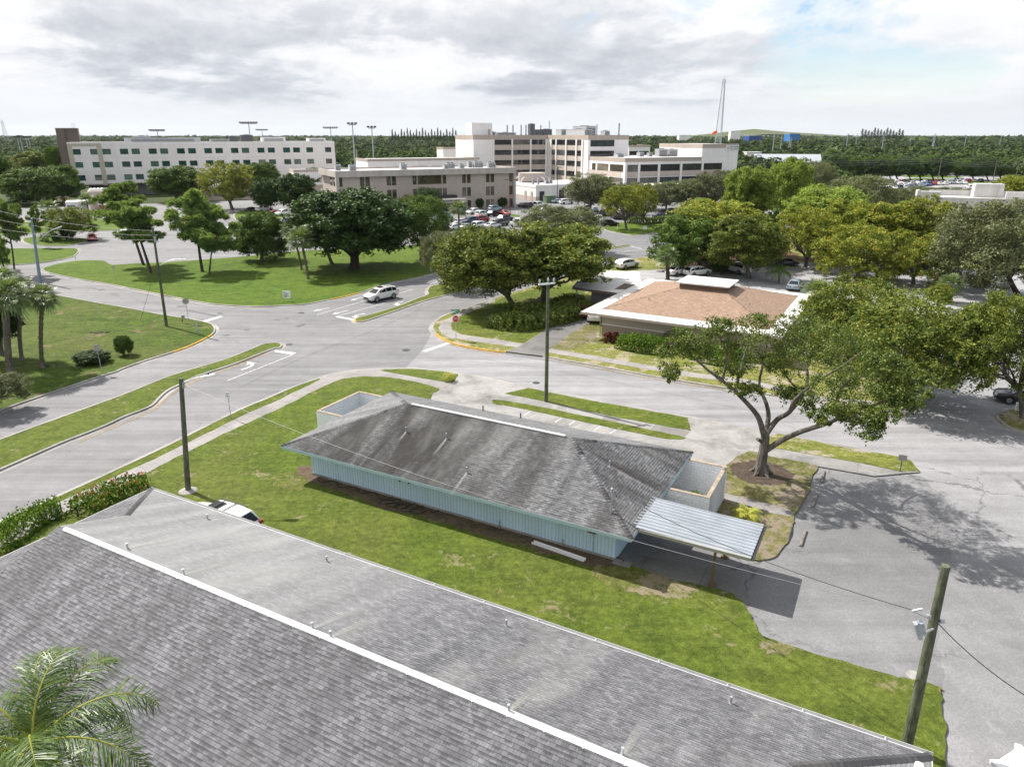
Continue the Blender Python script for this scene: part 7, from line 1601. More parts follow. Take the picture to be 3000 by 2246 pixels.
for az, el, Ln in specs:
    p = np.zeros(3); pts = [p.copy()]; n = 22
    for s in range(n):
        el -= .052 + .0036 * s; p = p + Ln / n * np.array([math.cos(az) * math.cos(el), math.sin(az) * math.cos(el), math.sin(el)]); pts.append(p.copy())
    pts = np.array(pts); side = np.array([-math.sin(az), math.cos(az), 0])
    stem.tube([V(tuple(q_)) + V((0, 0, QH)) for q_ in pts], [.035 * (1 - s / (n + 2)) for s in range(n + 1)], 5)
    for j in range(96):
        f = .10 + .90 * j / 95; i = min(n - 1, int(f * n)); q0_ = pts[i] + (pts[i + 1] - pts[i]) * (f * n - i); t = unit((pts[i + 1] - pts[i])[None])[0]; nn_ = np.cross(t, side)
        ln = (.66 * math.sin(math.pi * (.16 + .76 * f)) + .08) * rng.uniform(.8, 1.15)
        for s_ in (-1, 1):
            d = unit((side * s_ * .85 + t * rng.uniform(.35, .9) + nn_ * rng.uniform(-.75, .45))[None])[0]; w = unit(np.cross(d, nn_ + .01)[None])[0] * rng.uniform(.010, .016)
            m1 = q0_ + d * ln * .4 + np.array([0, 0, -.03]); m2 = q0_ + d * ln * .75 + np.array([0, 0, -.12 * ln]); e_ = q0_ + d * ln + np.array([0, 0, -.34 * ln])
            Q += [[q0_ - w * .5, m1 - w, m1 + w, q0_ + w * .5], [m1 - w, m2 - w * .8, m2 + w * .8, m1 + w], [m2 - w * .8, e_ - w * .1, e_ + w * .1, m2 + w * .8]]
Q = np.array(Q) + np.array([0, 0, QH]); stem.build('frond_stems', M['frond_yellow'], qe); link('fronds', fastmesh('fronds', Q.reshape(-1, 3), len(Q), M['frond_queen']), qe)

# ---- hedges
h1 = Z(0, 1300, 1.751)
hedge([h1(400, 372), h1(480, 318), h1(590, 268), h1(700, 240), h1(760, 228)], 1.5, .9, 'hedge', 'hedge with red blossom beside the long roof, next to the pavement', flowers=60, seed=2)
hedge([h1(-40, 560), h1(60, 490), h1(160, 410), h1(250, 370), h1(315, 350)], 1.8, 1.05, 'hedge', 'plain green hedge at the left edge below the pavement', seed=3)
hedge([zC(150, 690), zC(300, 715), zC(520, 690), zC(700, 640), zC(840, 585)], 3.6, 1.5, 'hedgedark', 'dark hedge curving under the twin oaks', leaf=.26, dens=40, seed=4)
hedge([zC(170, 620), zC(330, 640), zC(520, 620), zC(650, 590), zC(800, 545)], 2.6, 1.6, 'hedgedark', 'taller dark hedge right behind the curving one under the twin oaks', leaf=.26, dens=36, seed=5)
hedge([zC(1150, 866), zC(1300, 895), zC(1440, 912), zC(1520, 922)], 2.2, 1.45, 'hedge', 'clipped bright green hedge before the cream wall, left of the near oak', leaf=.2, dens=55, seed=6)
hedge([zC(1760, 945), zC(1850, 980), zC(2000, 1005), zC(2160, 1025)], 2.2, 1.4, 'hedge', 'clipped green hedge seen through the crown of the near oak', leaf=.2, dens=50, seed=7)
for i, x in enumerate((1052, 1108)):
    hedge([zC(x - 12, 832), zC(x + 12, 836)], 1.0, 1.1, 'redleaf', ['red-leaved shrub at the cream wall corner, left of two', 'red-leaved shrub next to the clipped hedge, right of two'][i], leaf=.26, dens=90, seed=8 + i, name='shrub', cat='shrub', group='red shrubs')
hedge([zP(330, 640), zP(500, 648), zP(650, 640), zP(780, 630)], 1.6, 1.5, 'hedgedark', 'dark hedge along the back of the car park lawn', leaf=.3, dens=30, seed=11)
hedge([z3(1010, 640), z3(1050, 668), z3(1085, 690)], .35, .9, 'hedge', 'weedy climber against the right white enclosure wall', leaf=.14, dens=120, seed=12, z0=.7, name='climber', cat='climber')
hedge([zL(300, 895), zL(360, 905)], 2.6, 1.6, 'mid', 'rounded shrubs on the traffic island at left', leaf=.3, dens=30, seed=13, name='shrub', cat='shrub')
# ------------------------------------------------------------ the wooded plain to the horizon (too many crowns to count)
rng = np.random.RandomState(77)
def in_rect(p, o, ex, ey, x0, x1, y0, y1):
    d = p - np.array([o.x, o.y]); a = d @ np.array([ex.x, ex.y]); b = d @ np.array([ey.x, ey.y]); return (a > x0) & (a < x1) & (b > y0) & (b < y1)
E2m = -E2
def forest(name, d0, d1, n, Rm, leaves, leaf, label, zscale=1.0, keep=None):
    """crowns scattered over the plain between two distances, in the wedge the photograph looks at"""
    u = rng.uniform(0, 1, n); Y = np.sqrt(d0 ** 2 + u * (d1 ** 2 - d0 ** 2)); X = Y * rng.uniform(-.98, .98, n); P = np.stack([X, Y], 1)
    bad = in_rect(P, P0, E1, E2m, -14, WL + 6, -22, 24) | in_rect(P, D0, E1, E2m, -10, 75, -22, 40) | in_rect(P, H0, E1, E2m, -50, 66, -60, 26) | in_rect(P, L0, E1, E2m, -6, 64, -34, 14)
    bad |= (X > -150) & (X < 105) & (Y < 268) & (Y < 262 + X * .1)
    bad |= in_rect(P, g(zR(700, 300)), V((1, 0, 0)), V((0, 1, 0)), -26, 75, -45, 92)
    bad |= (X > -250) & (X < -150) & (Y < 300)
    if keep is not None: bad |= ~keep(P)
    P = P[~bad]; m = len(P)
    # taller and lower stands, and clearings
    f = np.sin(P[:, 0] * .021 + 1.3) + np.sin(P[:, 1] * .017 + P[:, 0] * .008) + np.sin((P[:, 0] - P[:, 1]) * .006)
    Rr = Rm * rng.uniform(.7, 1.35, m); Hh = (7.5 + 2.2 * f * .5 + rng.uniform(-1.5, 2.6, m)) * zscale * (Rr / Rm) ** .4
    d = unit(rng.normal(size=(m * leaves, 3)) + np.array([0, 0, .75])); rep = np.repeat
    lump = 1 + .22 * np.sin(d[:, 0] * 5 + rep(P[:, 0], leaves)) * np.sin(d[:, 1] * 6 + rep(P[:, 1], leaves)) + rng.normal(0, .07, m * leaves)
    c = np.stack([rep(P[:, 0], leaves) + d[:, 0] * rep(Rr, leaves) * lump, rep(P[:, 1], leaves) + d[:, 1] * rep(Rr, leaves) * lump, np.maximum(.4, rep(Hh - Rr * .78, leaves) + d[:, 2] * rep(Rr, leaves) * .82 * lump)], 1)
    nn = unit(d + rng.normal(size=d.shape) * .22)
    q = leaf_quads(c, nn, rng.uniform(.7, 1.3, m * leaves) * leaf * rep(Rr, leaves), .8, rng)
    o = link(name, fastmesh(name, q.reshape(-1, 3), len(q), M['forest']))
    return tag(o, label, 'forest', None, 'stuff')
forest('forest', 268, 620, 2600, 4.6, 150, .34, 'dark green canopy of the nearer woods behind the buildings')
forest('forest', 600, 1500, 6500, 5.6, 46, .62, 'wooded plain in the middle distance, dark green crowns')
forest('forest', 1450, 5200, 9000, 15.0, 22, .95, 'far wooded plain fading out along the horizon', 1.05)
# the long low hill on the right horizon
mb = MB(); hx = []
prof_ = [(-1, 0), (-.7, .16), (-.45, .42), (-.22, .72), (-.06, .92), (.02, 1.0), (.10, .93), (.3, .72), (.6, .52), (.9, .30), (1.4, .12), (2, 0)]
c0 = at((2200, 395), 3600); W_ = 560; n_ = len(prof_); pts = []
for k, dy in enumerate((-260, -120, 0, 150, 300)):
    for (x, z) in prof_: pts.append((c0.x + x * W_, c0.y + dy, -.1 + 47 * z * (1, .86, .5, .2, 0)[abs(k - 2) * 1] if k != 2 else -.1 + 47 * z))
fs = []
for k in range(4):
    for i in range(n_ - 1): fs.append([k * n_ + i, k * n_ + i + 1, (k + 1) * n_ + i + 1, (k + 1) * n_ + i])
mb.add(pts, fs); o = mb.build('hill', grass('hill turf', (.06, .085, .03), (.10, .12, .05), (.16, .15, .09), .4, 0, scale=.03), smooth=True); o['kind'] = 'structure'
# ------------------------------------------------------------ vehicles
PAINT = {k: plain(k + ' car paint', c, 0.28, mt, 0.5, 0.03, 1.0, 0.8) for k, c, mt in (
    ('white', (.72, .72, .71), 0), ('black', (.010, .010, .012), 0), ('silver', (.36, .37, .38), .5), ('grey', (.10, .105, .115), .3), ('red', (.30, .012, .015), 0),
    ('dark red', (.10, .008, .012), 0), ('blue', (.02, .07, .24), 0), ('dark blue', (.012, .022, .055), .2), ('light blue', (.26, .33, .38), .4), ('beige', (.40, .36, .28), .2), ('orange', (.42, .07, .015), 0), ('dark green', (.015, .04, .03), .2))}
M['carglass'] = glass('car window glass', (.008, .009, .011), .08, .45)
M['tyre'] = plain('tyre rubber', (.012, .012, .013), .8); M['rim'] = plain('alloy wheel', (.30, .31, .32), .35, .8)
M['blacktrim'] = plain('black plastic trim', (.016, .016, .017), .6); M['lens'] = plain('headlight lens', (.55, .57, .60), .12, 0, .8, .02); M['taillens'] = plain('tail light lens', (.30, .012, .012), .25, 0, .6, .02)
M['plate'] = plain('number plate', (.55, .56, .52), .5)
# side profiles: lower body stations (x, bottom, shoulder height, half width), cabin stations (x, roof height, half width at shoulder, half width at roof)
TYPES = {
    'suv': dict(L=4.9, wb=2.86, wr=.375, hw=.965, body=[(-2.44, .55, .98, .84), (-2.36, .36, 1.06, .92), (-1.4, .28, 1.10, .965), (.9, .28, 1.10, .965), (1.5, .28, 1.08, .955), (2.2, .30, .98, .90), (2.40, .36, .88, .82), (2.46, .46, .72, .70)],
                cab=[(-2.34, 1.08, .88, .86), (-2.05, 1.66, .87, .70), (-1.2, 1.75, .90, .71), (.10, 1.72, .90, .71), (.62, 1.58, .90, .70), (1.42, 1.09, .88, .82)], posts=[-1.32, -.28, .52]),
    'sedan': dict(L=4.75, wb=2.75, wr=.33, hw=.90, body=[(-2.36, .50, .86, .74), (-2.26, .34, .95, .86), (-1.4, .24, .98, .90), (.9, .24, .95, .90), (1.5, .24, .90, .88), (2.1, .26, .80, .82), (2.32, .32, .70, .72), (2.38, .40, .58, .62)],
                  cab=[(-1.95, .97, .80, .78), (-1.15, 1.38, .80, .62), (-.5, 1.45, .83, .63), (.30, 1.43, .83, .63), (1.25, .94, .82, .76)], posts=[-.98, -.10, .62]),
    'crossover': dict(L=4.7, wb=2.75, wr=.36, hw=.93, body=[(-2.32, .55, .95, .80), (-2.24, .36, 1.02, .89), (-1.4, .28, 1.06, .93), (.9, .27, 1.04, .93), (1.5, .27, 1.02, .92), (2.05, .30, .93, .86), (2.28, .36, .82, .76), (2.34, .46, .68, .66)],
                      cab=[(-2.22, 1.03, .84, .82), (-1.70, 1.52, .84, .66), (-.95, 1.63, .86, .67), (.15, 1.62, .86, .67), (.55, 1.52, .86, .67), (1.38, 1.04, .85, .78)], posts=[-1.25, -.2, .55]),
    'pickup': dict(L=5.7, wb=3.6, wr=.39, hw=.98, body=[(-2.82, .60, 1.05, .92), (-2.78, .45, 1.08, .97), (-1.9, .38, 1.10, .98), (-.85, .36, 1.10, .98), (1.2, .36, 1.12, .98), (1.9, .36, 1.10, .97), (2.6, .40, 1.04, .93), (2.82, .46, .92, .85)],
                   cab=[(-.92, 1.10, .90, .88), (-.72, 1.78, .88, .74), (-.2, 1.86, .90, .74), (.75, 1.84, .90, .74), (1.48, 1.12, .90, .84)], posts=[-.12, .68], bed=(-2.72, -.98)),
    'jeep': dict(L=4.3, wb=2.75, wr=.42, hw=.92, body=[(-2.02, .55, 1.05, .80), (-1.98, .45, 1.10, .86), (-1.2, .42, 1.12, .88), (.9, .42, 1.12, .86), (1.2, .45, 1.10, .78), (1.9, .48, 1.06, .74), (2.0, .55, .98, .72)],
                 cab=[(-1.98, 1.10, .84, .84), (-1.92, 1.82, .82, .74), (-1.2, 1.86, .84, .74), (.45, 1.84, .84, .74), (.85, 1.11, .82, .80)], posts=[-1.0, -.05])}
def loft(mb, secs, mi=0):
    n = len(secs[0]); b = [p for s in secs for p in s]; f = []
    for i in range(len(secs) - 1):
        for k in range(n):
            k2 = (k + 1) % n; f.append([i * n + k, i * n + k2, (i + 1) * n + k2, (i + 1) * n + k])
    f.append(list(reversed(range(n)))); f.append([(len(secs) - 1) * n + k for k in range(n)])
    mb.add(b, f, mi)
def insetq(P, m, off, n):
    """a glass panel a little inside the outline P, lifted off it"""
    c = sum((V(p) for p in P), V((0, 0, 0))) / len(P); out = []
    for p in P:
        p = V(p); d = c - p; out.append(p + d * min(.45, m / max(.05, d.length)) + n * off)
    return out
def proto_car(kind):
    t = TYPES[kind]; hw = t['hw']; root = bpy.data.objects.new('proto', None); parts = {}
    mb = MB(); secs = []
    for (x, zb, zs, w) in t['body']:
        q = [(x, -w * .90, zb), (x, -w, zb + .14), (x, -w * 1.0, zb + (zs - zb) * .62), (x, -w * .965, zs - .05), (x, -w * .86, zs), (x, w * .86, zs), (x, w * .965, zs - .05), (x, w, zb + (zs - zb) * .62), (x, w, zb + .14), (x, w * .90, zb)]
        secs.append(q)
    loft(mb, secs)
    cab = t['cab']; cs = []; zb0 = lambda x: np.interp(x, [s[0] for s in t['body']], [s[2] for s in t['body']])
    for (x, zr, wb_, wr_) in cab:
        z0 = zb0(x) - .03; zr = max(zr, z0 + .02); cs.append([(x, -wb_, z0), (x, -wb_ + (wb_ - wr_) * .86, z0 + (zr - z0) * .86), (x, -wr_ * .86, zr), (x, wr_ * .86, zr), (x, wb_ - (wb_ - wr_) * .86, z0 + (zr - z0) * .86), (x, wb_, z0)])
    loft(mb, cs)
    if 'bed' in t: pass
    parts['body'] = (mb, None)
    out = [('body', mb, 'PAINT')]
    # glass
    def panel(P, m=.06):
        n = (V(P[1]) - V(P[0])).cross(V(P[2]) - V(P[0])).normalized(); c = sum((V(p) for p in P), V((0, 0, 0))) / len(P)
        if n.dot(c - V((0, 0, .9))) < 0: n = -n
        P2 = insetq(P, m, .006, n)
        if (P2[1] - P2[0]).cross(P2[2] - P2[0]).dot(n) < 0: P2.reverse()
        b_ = MB(); b_.face(P2); return b_
    f0, f1 = cs[-1], cs[-2]; out.append(('windshield', panel([f0[1], f0[4], f1[3], f1[2]], .08), 'carglass'))
    r0, r1 = cs[0], cs[1]; out.append(('rear_window', panel([r0[1], r0[4], r1[3], r1[2]] if kind != 'suv' else [r0[1], r0[4], r1[3], r1[2]], .10), 'carglass'))
    xs = [cab[0][0] + .22] + t['posts'] + [cab[-1][0] - .30]
    def side(x, s, top):
        w_b = np.interp(x, [c[0] for c in cab], [c[2] for c in cab]); w_r = np.interp(x, [c[0] for c in cab], [c[3] for c in cab]); zr = np.interp(x, [c[0] for c in cab], [c[1] for c in cab]); z0 = zb0(x)
        k = .86 if top else .06; z = z0 + (zr - z0) * k; return V((x, s * (w_b + (w_r - w_b) * (.86 * k / .86)) , z))
    for s in (-1, 1):
        for a, b in zip(xs[:-1], xs[1:]):
            P = [side(a, s, 0), side(b, s, 0), side(b, s, 1), side(a, s, 1)]
            if (P[2] - P[1]).length < .06 and (P[3] - P[0]).length < .06: continue
            out.append(('side_window', panel(P, .045), 'carglass'))
    # wheels
    for s in (-1, 1):
        for x in (-t['wb'] / 2 - .02, t['wb'] / 2 - .02):
            w = MB(); r = t['wr']; w.cyl((x, s * (hw - .20), r), (x, s * (hw + .012), r), r, 18); out.append(('wheel', w, 'tyre'))
            d = MB(); d.cyl((x, s * (hw - .02), r), (x, s * (hw + .020), r), r * .66, 14)
            for q in range(5):
                a = q * 1.257; d.box((x + .33 * r * math.cos(a), s * (hw + .022), r + .33 * r * math.sin(a)), (.05, .012, .05))
            out.append(('rim', d, 'rim'))
    tr = MB(); L2 = t['body'][-1][0]; Lr = t['body'][0][0]
    for s in (-1, 1):    # sills and wheel-arch lips
        tr.box((0, s * (hw * .955), .33), (t['wb'] - .9, .06, .12))
        for x in (-t['wb'] / 2, t['wb'] / 2):
            R_ = t['wr'] * 1.14; tr.add([(x + R_ * math.cos(a) * k, s * (hw + .006), t['wr'] + R_ * math.sin(a) * k) for a in np.linspace(-.2, 3.34, 11) for k in (1.0, 1.13)], [[2 * i, 2 * i + 1, 2 * i + 3, 2 * i + 2] for i in range(10)] if s > 0 else [[2 * i + 2, 2 * i + 3, 2 * i + 1, 2 * i] for i in range(10)])
    out.append(('trim', tr, 'blacktrim'))
    gr = MB(); gr.box((L2 - .02, 0, .62 if kind != 'sedan' else .5), (.06, hw * 1.05, .22)); gr.box((L2 - .03, 0, .40 if kind != 'sedan' else .34), (.08, hw * 1.4, .10)); out.append(('grille', gr, 'blacktrim'))
    fz = t['body'][-2][2]
    for s in (-1, 1):
        h = MB(); h.box((t['body'][-2][0] - .02, s * t['body'][-2][3] * .84, fz - .06), (.22, .26, .13), s * -.5); out.append(('headlight', h, 'lens'))
        q = MB(); q.box((Lr + .06, s * t['body'][1][3] * .86, t['body'][1][2] - .10), (.16, .20, .20 if kind != 'sedan' else .13)); out.append(('tail_light', q, 'taillens'))
        mr = MB(); mr.box((cab[-1][0] - .42, s * (hw + .08), zb0(cab[-1][0]) + .10), (.12, .17, .13)); out.append(('mirror', mr, 'PAINT'))
    pl = MB(); pl.box((Lr - .005, 0, .72), (.03, .34, .16)); out.append(('number_plate', pl, 'plate'))
    if kind in ('suv', 'jeep'):
        for s in (-1, 1):
            b_ = MB(); b_.tube([(-1.75, s * .62, 1.72), (-1.65, s * .62, 1.80), (.15, s * .62, 1.80), (.3, s * .62, 1.70)], .022, 6); out.append(('roof_rail', b_, 'blacktrim'))
    if kind == 'suv':
        sf = MB(); sf.box((-.05, 0, 1.735), (.8, .8, .025)); out.append(('sunroof', sf, 'carglass'))
        for x in (-.95, -.15):
            b_ = MB(); b_.box((x, 0, 1.80), (.06, 1.26, .03)); out.append(('roof_bar', b_, 'blacktrim'))
    if 'bed' in t:
        a, b = t['bed']; bb = MB(); bb.box(((a + b) / 2, 0, 1.105), (b - a, hw * 1.62, .012)); out.append(('bed', bb, 'blacktrim'))
        bw = MB()
        for s in (-1, 1): bw.box(((a + b) / 2, s * hw * .88, 1.16), (b - a + .1, .12, .14))
        bw.box((a - .02, 0, 1.14), (.08, hw * 1.76, .12)); out.append(('bed_rail', bw, 'PAINT'))
    res = []
    for nm, m_, mt in out:
        o_ = m_.build(nm, PAINT['white'] if mt == 'PAINT' else M[mt], None, None, bevel=.045 if nm == 'body' else None); me = o_.data; bpy.data.objects.remove(o_)
        if nm == 'body': me.polygons.foreach_set('use_smooth', [True] * len(me.polygons)); me.set_sharp_from_angle(angle=R(50))
        res.append((nm, me, mt))
    return res
CARS = {}
def car(kind, p, heading, colour, label, group=None, name=None, z=0.012, small=False, cat=None):
    """p: ground point or pixel of the middle of the car on the ground; heading in radians, the way its nose points"""
    if kind not in CARS: CARS[kind] = proto_car(kind)
    p = p.copy() if isinstance(p, Vector) else g(p, z); p.z = z
    c_ = cat or {'suv': 'car', 'crossover': 'car', 'sedan': 'car', 'jeep': 'car', 'pickup': 'pickup truck'}[kind]
    e = empty(name or {'pickup': 'pickup_truck', 'sedan': 'sedan_car', 'crossover': 'crossover_car', 'suv': 'suv_car', 'jeep': 'off_road_car'}[kind], p, heading, label, c_, group)
    wheels = []
    for nm, me, mt in CARS[kind]:
        if small and nm in ('rim', 'trim', 'grille', 'number_plate', 'mirror', 'roof_rail', 'roof_bar', 'sunroof', 'headlight'): continue
        par = e
        if nm == 'rim': par = wheels[-1]
        o = link(nm, me, par)
        if nm == 'wheel': wheels.append(o)
        if mt == 'PAINT': o.material_slots[0].link = 'OBJECT'; o.material_slots[0].material = PAINT[colour]
    return e
def toward(a, b):
    a, b = g(a), g(b); return math.atan2(b.y - a.y, b.x - a.x)
HW_ = toward(zB(1260, 470), zB(1030, 520))      # down the road towards the crossing
car('suv', zB(1148, 490), HW_ , 'white', 'white SUV driving in the lane towards the crossing')
car('suv', g((634, 1486), 1.7), A0 + R(180), 'white', 'white estate car with roof rails parked on the lawn behind the long roof', z=LAWN_Z)
car('crossover', (1836, 785), toward((1810, 782), (1868, 772)), 'white', 'white crossover parked on the driveway beyond the twin oaks', z=LAWN_Z + .01)
car('sedan', zP(870, 1195), toward(zP(800, 1205), zP(960, 1175)), 'white', 'white sedan beside the shaggy palm, left of the pair behind the house', z=LAWN_Z + .01)
car('crossover', zP(1075, 1208), toward(zP(950, 1220), zP(1215, 1190)), 'white', 'white crossover right of the white sedan behind the brown-roofed house', z=LAWN_Z + .01)
car('suv', zP(1500, 1175), toward(zP(1420, 1150), zP(1600, 1190)) + math.pi, 'white', 'white SUV parked in the shade under the yellow-green tree', z=LAWN_Z + .01)
car('sedan', (2328, 846), AB + math.pi / 2, 'light blue', 'grey-blue car whose roof shows behind the white rim roof', z=LAWN_Z + .01)
car('sedan', (2300, 780), R(20), 'black', 'dark car in the shade left of the grey-blue one', z=LAWN_Z + .01)
car('sedan', zC(845, 618), toward(zC(845, 640), zC(900, 560)), 'dark red', 'dark red car parked nose-in beside the white rim roof', z=LAWN_Z + .015)
car('sedan', zC(960, 650), toward(zC(940, 690), zC(990, 600)), 'white', 'white car under the carport, only its tail showing', z=LAWN_Z + .015)
car('sedan', zV(614, 385), R(80), 'silver', 'silver car parked beneath the large grey-green oak at right', z=LAWN_Z + .01)
car('crossover', zV(440, 375), R(80), 'black', 'black car partly behind foliage, left of the silver one at right', z=LAWN_Z + .01)
car('suv', zV(225, 325), R(78), 'grey', 'grey SUV beyond the fan palm at the lot entrance', z=LAWN_Z + .01)
car('suv', zV(240, 168), R(80), 'black', 'dark SUV under the trees beyond the grey one', z=LAWN_Z + .01)
car('sedan', zV(275, 105), R(80), 'white', 'white sedan furthest up the tree-shaded lot at right', z=LAWN_Z + .01)
car('sedan', zV(850, 1330), R(152), 'black', 'black car with red tail light cut by the right edge', z=0.014)
car('suv', g((3190, 2348), 1.2), R(118), 'white', 'white vehicle cut off by the lower right corner', z=.03)
car('sedan', (271, 704), toward((271, 712), (262, 690)) , 'red', 'red car on the car park road at left')
car('pickup', zL(815, 880), toward(zL(815, 900), zL(800, 800)), 'white', 'white vehicle half hidden behind the left pines')
car('crossover', zT(262, 690), toward(zT(262, 740), zT(250, 650)) + .5, 'silver', 'silver car half hidden by the round shrubby tree')
car('sedan', zT(1235, 625), R(25), 'white', 'white car seen beneath the huge dark tree')
car('crossover', zT(120, 490), R(60), 'dark blue', 'dark car right of the thick-trunked pine')
# cars beyond the big lawn, left car park
LOTL = 'cars in the car park behind the big lawn'
for kind, (x, y), hd, c_, lb in (('sedan', (335, 262), 60, 'black', 'black car on the verge bays, left of the white pickup'), ('pickup', (455, 255), 62, 'white', 'white pickup between the black and the red car'), ('sedan', (545, 305), 242, 'red', 'red car in the bays left of the white SUV'), ('suv', (655, 300), 245, 'white', 'white SUV facing out beside the red car'), ('sedan', (655, 390), 240, 'silver', 'silver sedan right of the round shrubby tree'), ('sedan', (235, 440), 62, 'white', 'white car left of the round shrubby tree'), ('suv', (620, 490), 62, 'light blue', 'pale car between the shrubby tree and the twin palms'), ('sedan', (960, 495), 62, 'white', 'white car glimpsed left of the huge dark tree trunk'), ('crossover', (300, 375), 62, 'white', 'white crossover behind the round shrubby tree'), ('sedan', (1800, 290), 62, 'silver', 'silver car glimpsed through the right side of the huge dark tree')):
    car(kind, zT(x, y), R(hd), c_, lb, LOTL, small=True)
# the full car park before the office
MAIN = 'cars in the car park before the office'
row = R(-118)
for kind, (x, y), hd, c_, lb in (
        ('crossover', (500, 246), 232, 'white', 'white crossover at the left end of the back row, nose out'), ('suv', (605, 275), 52, 'white', 'white SUV second in the back row, tail out'), ('suv', (738, 215), 50, 'light blue', 'blue-grey vehicle behind the black car in the back row'), ('crossover', (735, 268), 52, 'black', 'black car in the back row left of the bright red one'), ('sedan', (842, 262), -60, 'red', 'bright red car by the grass island of the car park'),
        ('pickup', (200, 298), 60, 'blue', 'blue pickup under the trees by the office canopy'), ('suv', (462, 352), 232, 'dark blue', 'dark SUV in the middle row, left of the red one'), ('suv', (592, 332), 52, 'red', 'red SUV in the middle row'), ('crossover', (852, 322), 50, 'black', 'black car in the middle row right of the red SUV'),
        ('sedan', (338, 362), 232, 'white', 'white sedan behind the palm trunk in the middle row'), ('sedan', (215, 366), 232, 'beige', 'pale sedan at the left end of the middle row'), ('sedan', (190, 432), 50, 'dark red', 'dark red sedan at the left end of the third row'), ('sedan', (306, 418), 50, 'white', 'white sedan second in the third row'), ('sedan', (440, 412), 50, 'silver', 'silver sedan third in the third row'), ('suv', (580, 398), 50, 'white', 'white SUV fourth in the third row'), ('sedan', (715, 398), 50, 'white', 'white sedan fifth in the third row'), ('suv', (800, 372), 52, 'black', 'black SUV at the right end of the third row'),
        ('pickup', (1000, 372), 55, 'white', 'white pickup before the dark grey SUV at the right of the lot'), ('suv', (1072, 340), 55, 'grey', 'dark grey SUV at the right of the lot by the grey-green oak'), ('sedan', (382, 508), 232, 'white', 'white sedan nose out in the nearest row'), ('pickup', (525, 488), 232, 'silver', 'silver pickup in the nearest row'), ('sedan', (690, 475), 50, 'white', 'white car behind the little grey-green tree'), ('sedan', (140, 535), 50, 'white', 'white car at the left end of the nearest row'),
        ('sedan', (1045, 172), 62, 'black', 'black sedan at the left of the row before the low pale building'), ('suv', (1110, 178), 62, 'black', 'black SUV second in the row before the low pale building'), ('jeep', (1212, 175), 50, 'white', 'white off-roader with black roof before the low pale building'), ('sedan', (1218, 205), 40, 'white', 'white sedan before the white off-roader'), ('sedan', (1425, 130), 20, 'light blue', 'silver-blue sedan before the dark doorways'), ('suv', (1510, 140), 25, 'white', 'white SUV right of the silver-blue sedan'), ('sedan', (1315, 215), 40, 'white', 'white car touching the grey-green oak crown'),
        ('pickup', (1860, 335), 178, 'white', 'white pickup by the hedge of the car park lawn'), ('crossover', (1972, 378), 8, 'black', 'black crossover leaving past the corner of the car park lawn'),
        ('suv', (1740, 205), 80, 'silver', 'silver SUV beyond the lamp post, left of its neighbours'), ('sedan', (1822, 222), 80, 'light blue', 'pale blue car beyond the hedge'), ('suv', (1900, 268), 80, 'dark blue', 'dark blue SUV behind the hedge, left'), ('sedan', (1962, 262), 80, 'silver', 'silver car behind the hedge, middle'), ('suv', (2060, 300), 80, 'black', 'black SUV behind the hedge and yellow tree'), ('sedan', (2120, 300), 80, 'light blue', 'pale car behind the hedge, right of the black SUV')):
    car(kind, zK(x, y), R(hd), c_, lb, MAIN, small=True)
for kind, (x, y), hd, c_, lb in (('suv', (745, 555), 5, 'black', 'tall black SUV behind the hedge, right of the yellow-green trees'), ('sedan', (690, 590), 8, 'dark blue', 'long dark blue sedan just behind the hedge'), ('suv', (405, 595), 8, 'black', 'black van-like car between the two yellow-green trees'), ('sedan', (820, 530), 5, 'grey', 'grey car right of the tall black SUV')):
    car(kind, zP(x, y), R(hd), c_, lb, MAIN, small=True)
# far car park at right: several rows
FAR = 'cars in the far car park'
rr = random.Random(12); cl_ = ['white', 'white', 'silver', 'black', 'dark blue', 'grey', 'red', 'blue', 'white', 'light blue', 'black', 'silver']
rows_ = (('front', 395, 345, 860, 300, 8), ('second', 400, 312, 960, 285, 10), ('third', 405, 282, 1180, 275, 12), ('back', 410, 252, 1430, 262, 15))
for rn, xa, ya, xb, yb, n in rows_:
    for i in range(n):
        f = i / (n - 1); c_ = 'orange' if (rn == 'front' and i == 1) else ('red' if rn == 'back' and i in (3, 9) else ('blue' if rn == 'back' and i == 6 else rr.choice(cl_))); kind = rr.choice(['suv', 'sedan', 'crossover', 'suv', 'pickup'])
        car(kind, zR(xa + (xb - xa) * f, ya + (yb - ya) * f), R(78 + rr.choice((0, 180))), c_, '%s %s in the %s row of the far car park, %s from left' % (c_, {'suv': 'SUV', 'sedan': 'sedan', 'crossover': 'crossover', 'pickup': 'pickup'}[kind], rn, ORD[i]), FAR, small=True, z=.03)
for i, (x, y) in enumerate(((1500, 322), (1590, 335), (1690, 340), (1760, 338), (1330, 232), (1400, 226), (1480, 240), (1560, 236), (1640, 240))):
    c_ = cl_[(i * 5) % 12]; car(('suv', 'sedan')[i % 2], zR(x, y), R(75), c_, '%s car at the tree-lined right end of the far car park, %s from left' % (c_, ORD[i]), FAR, small=True, z=.03)
car('pickup', zR(1310, 760), R(15), 'white', 'white pickup passing before the concrete building', z=LAWN_Z + .01)
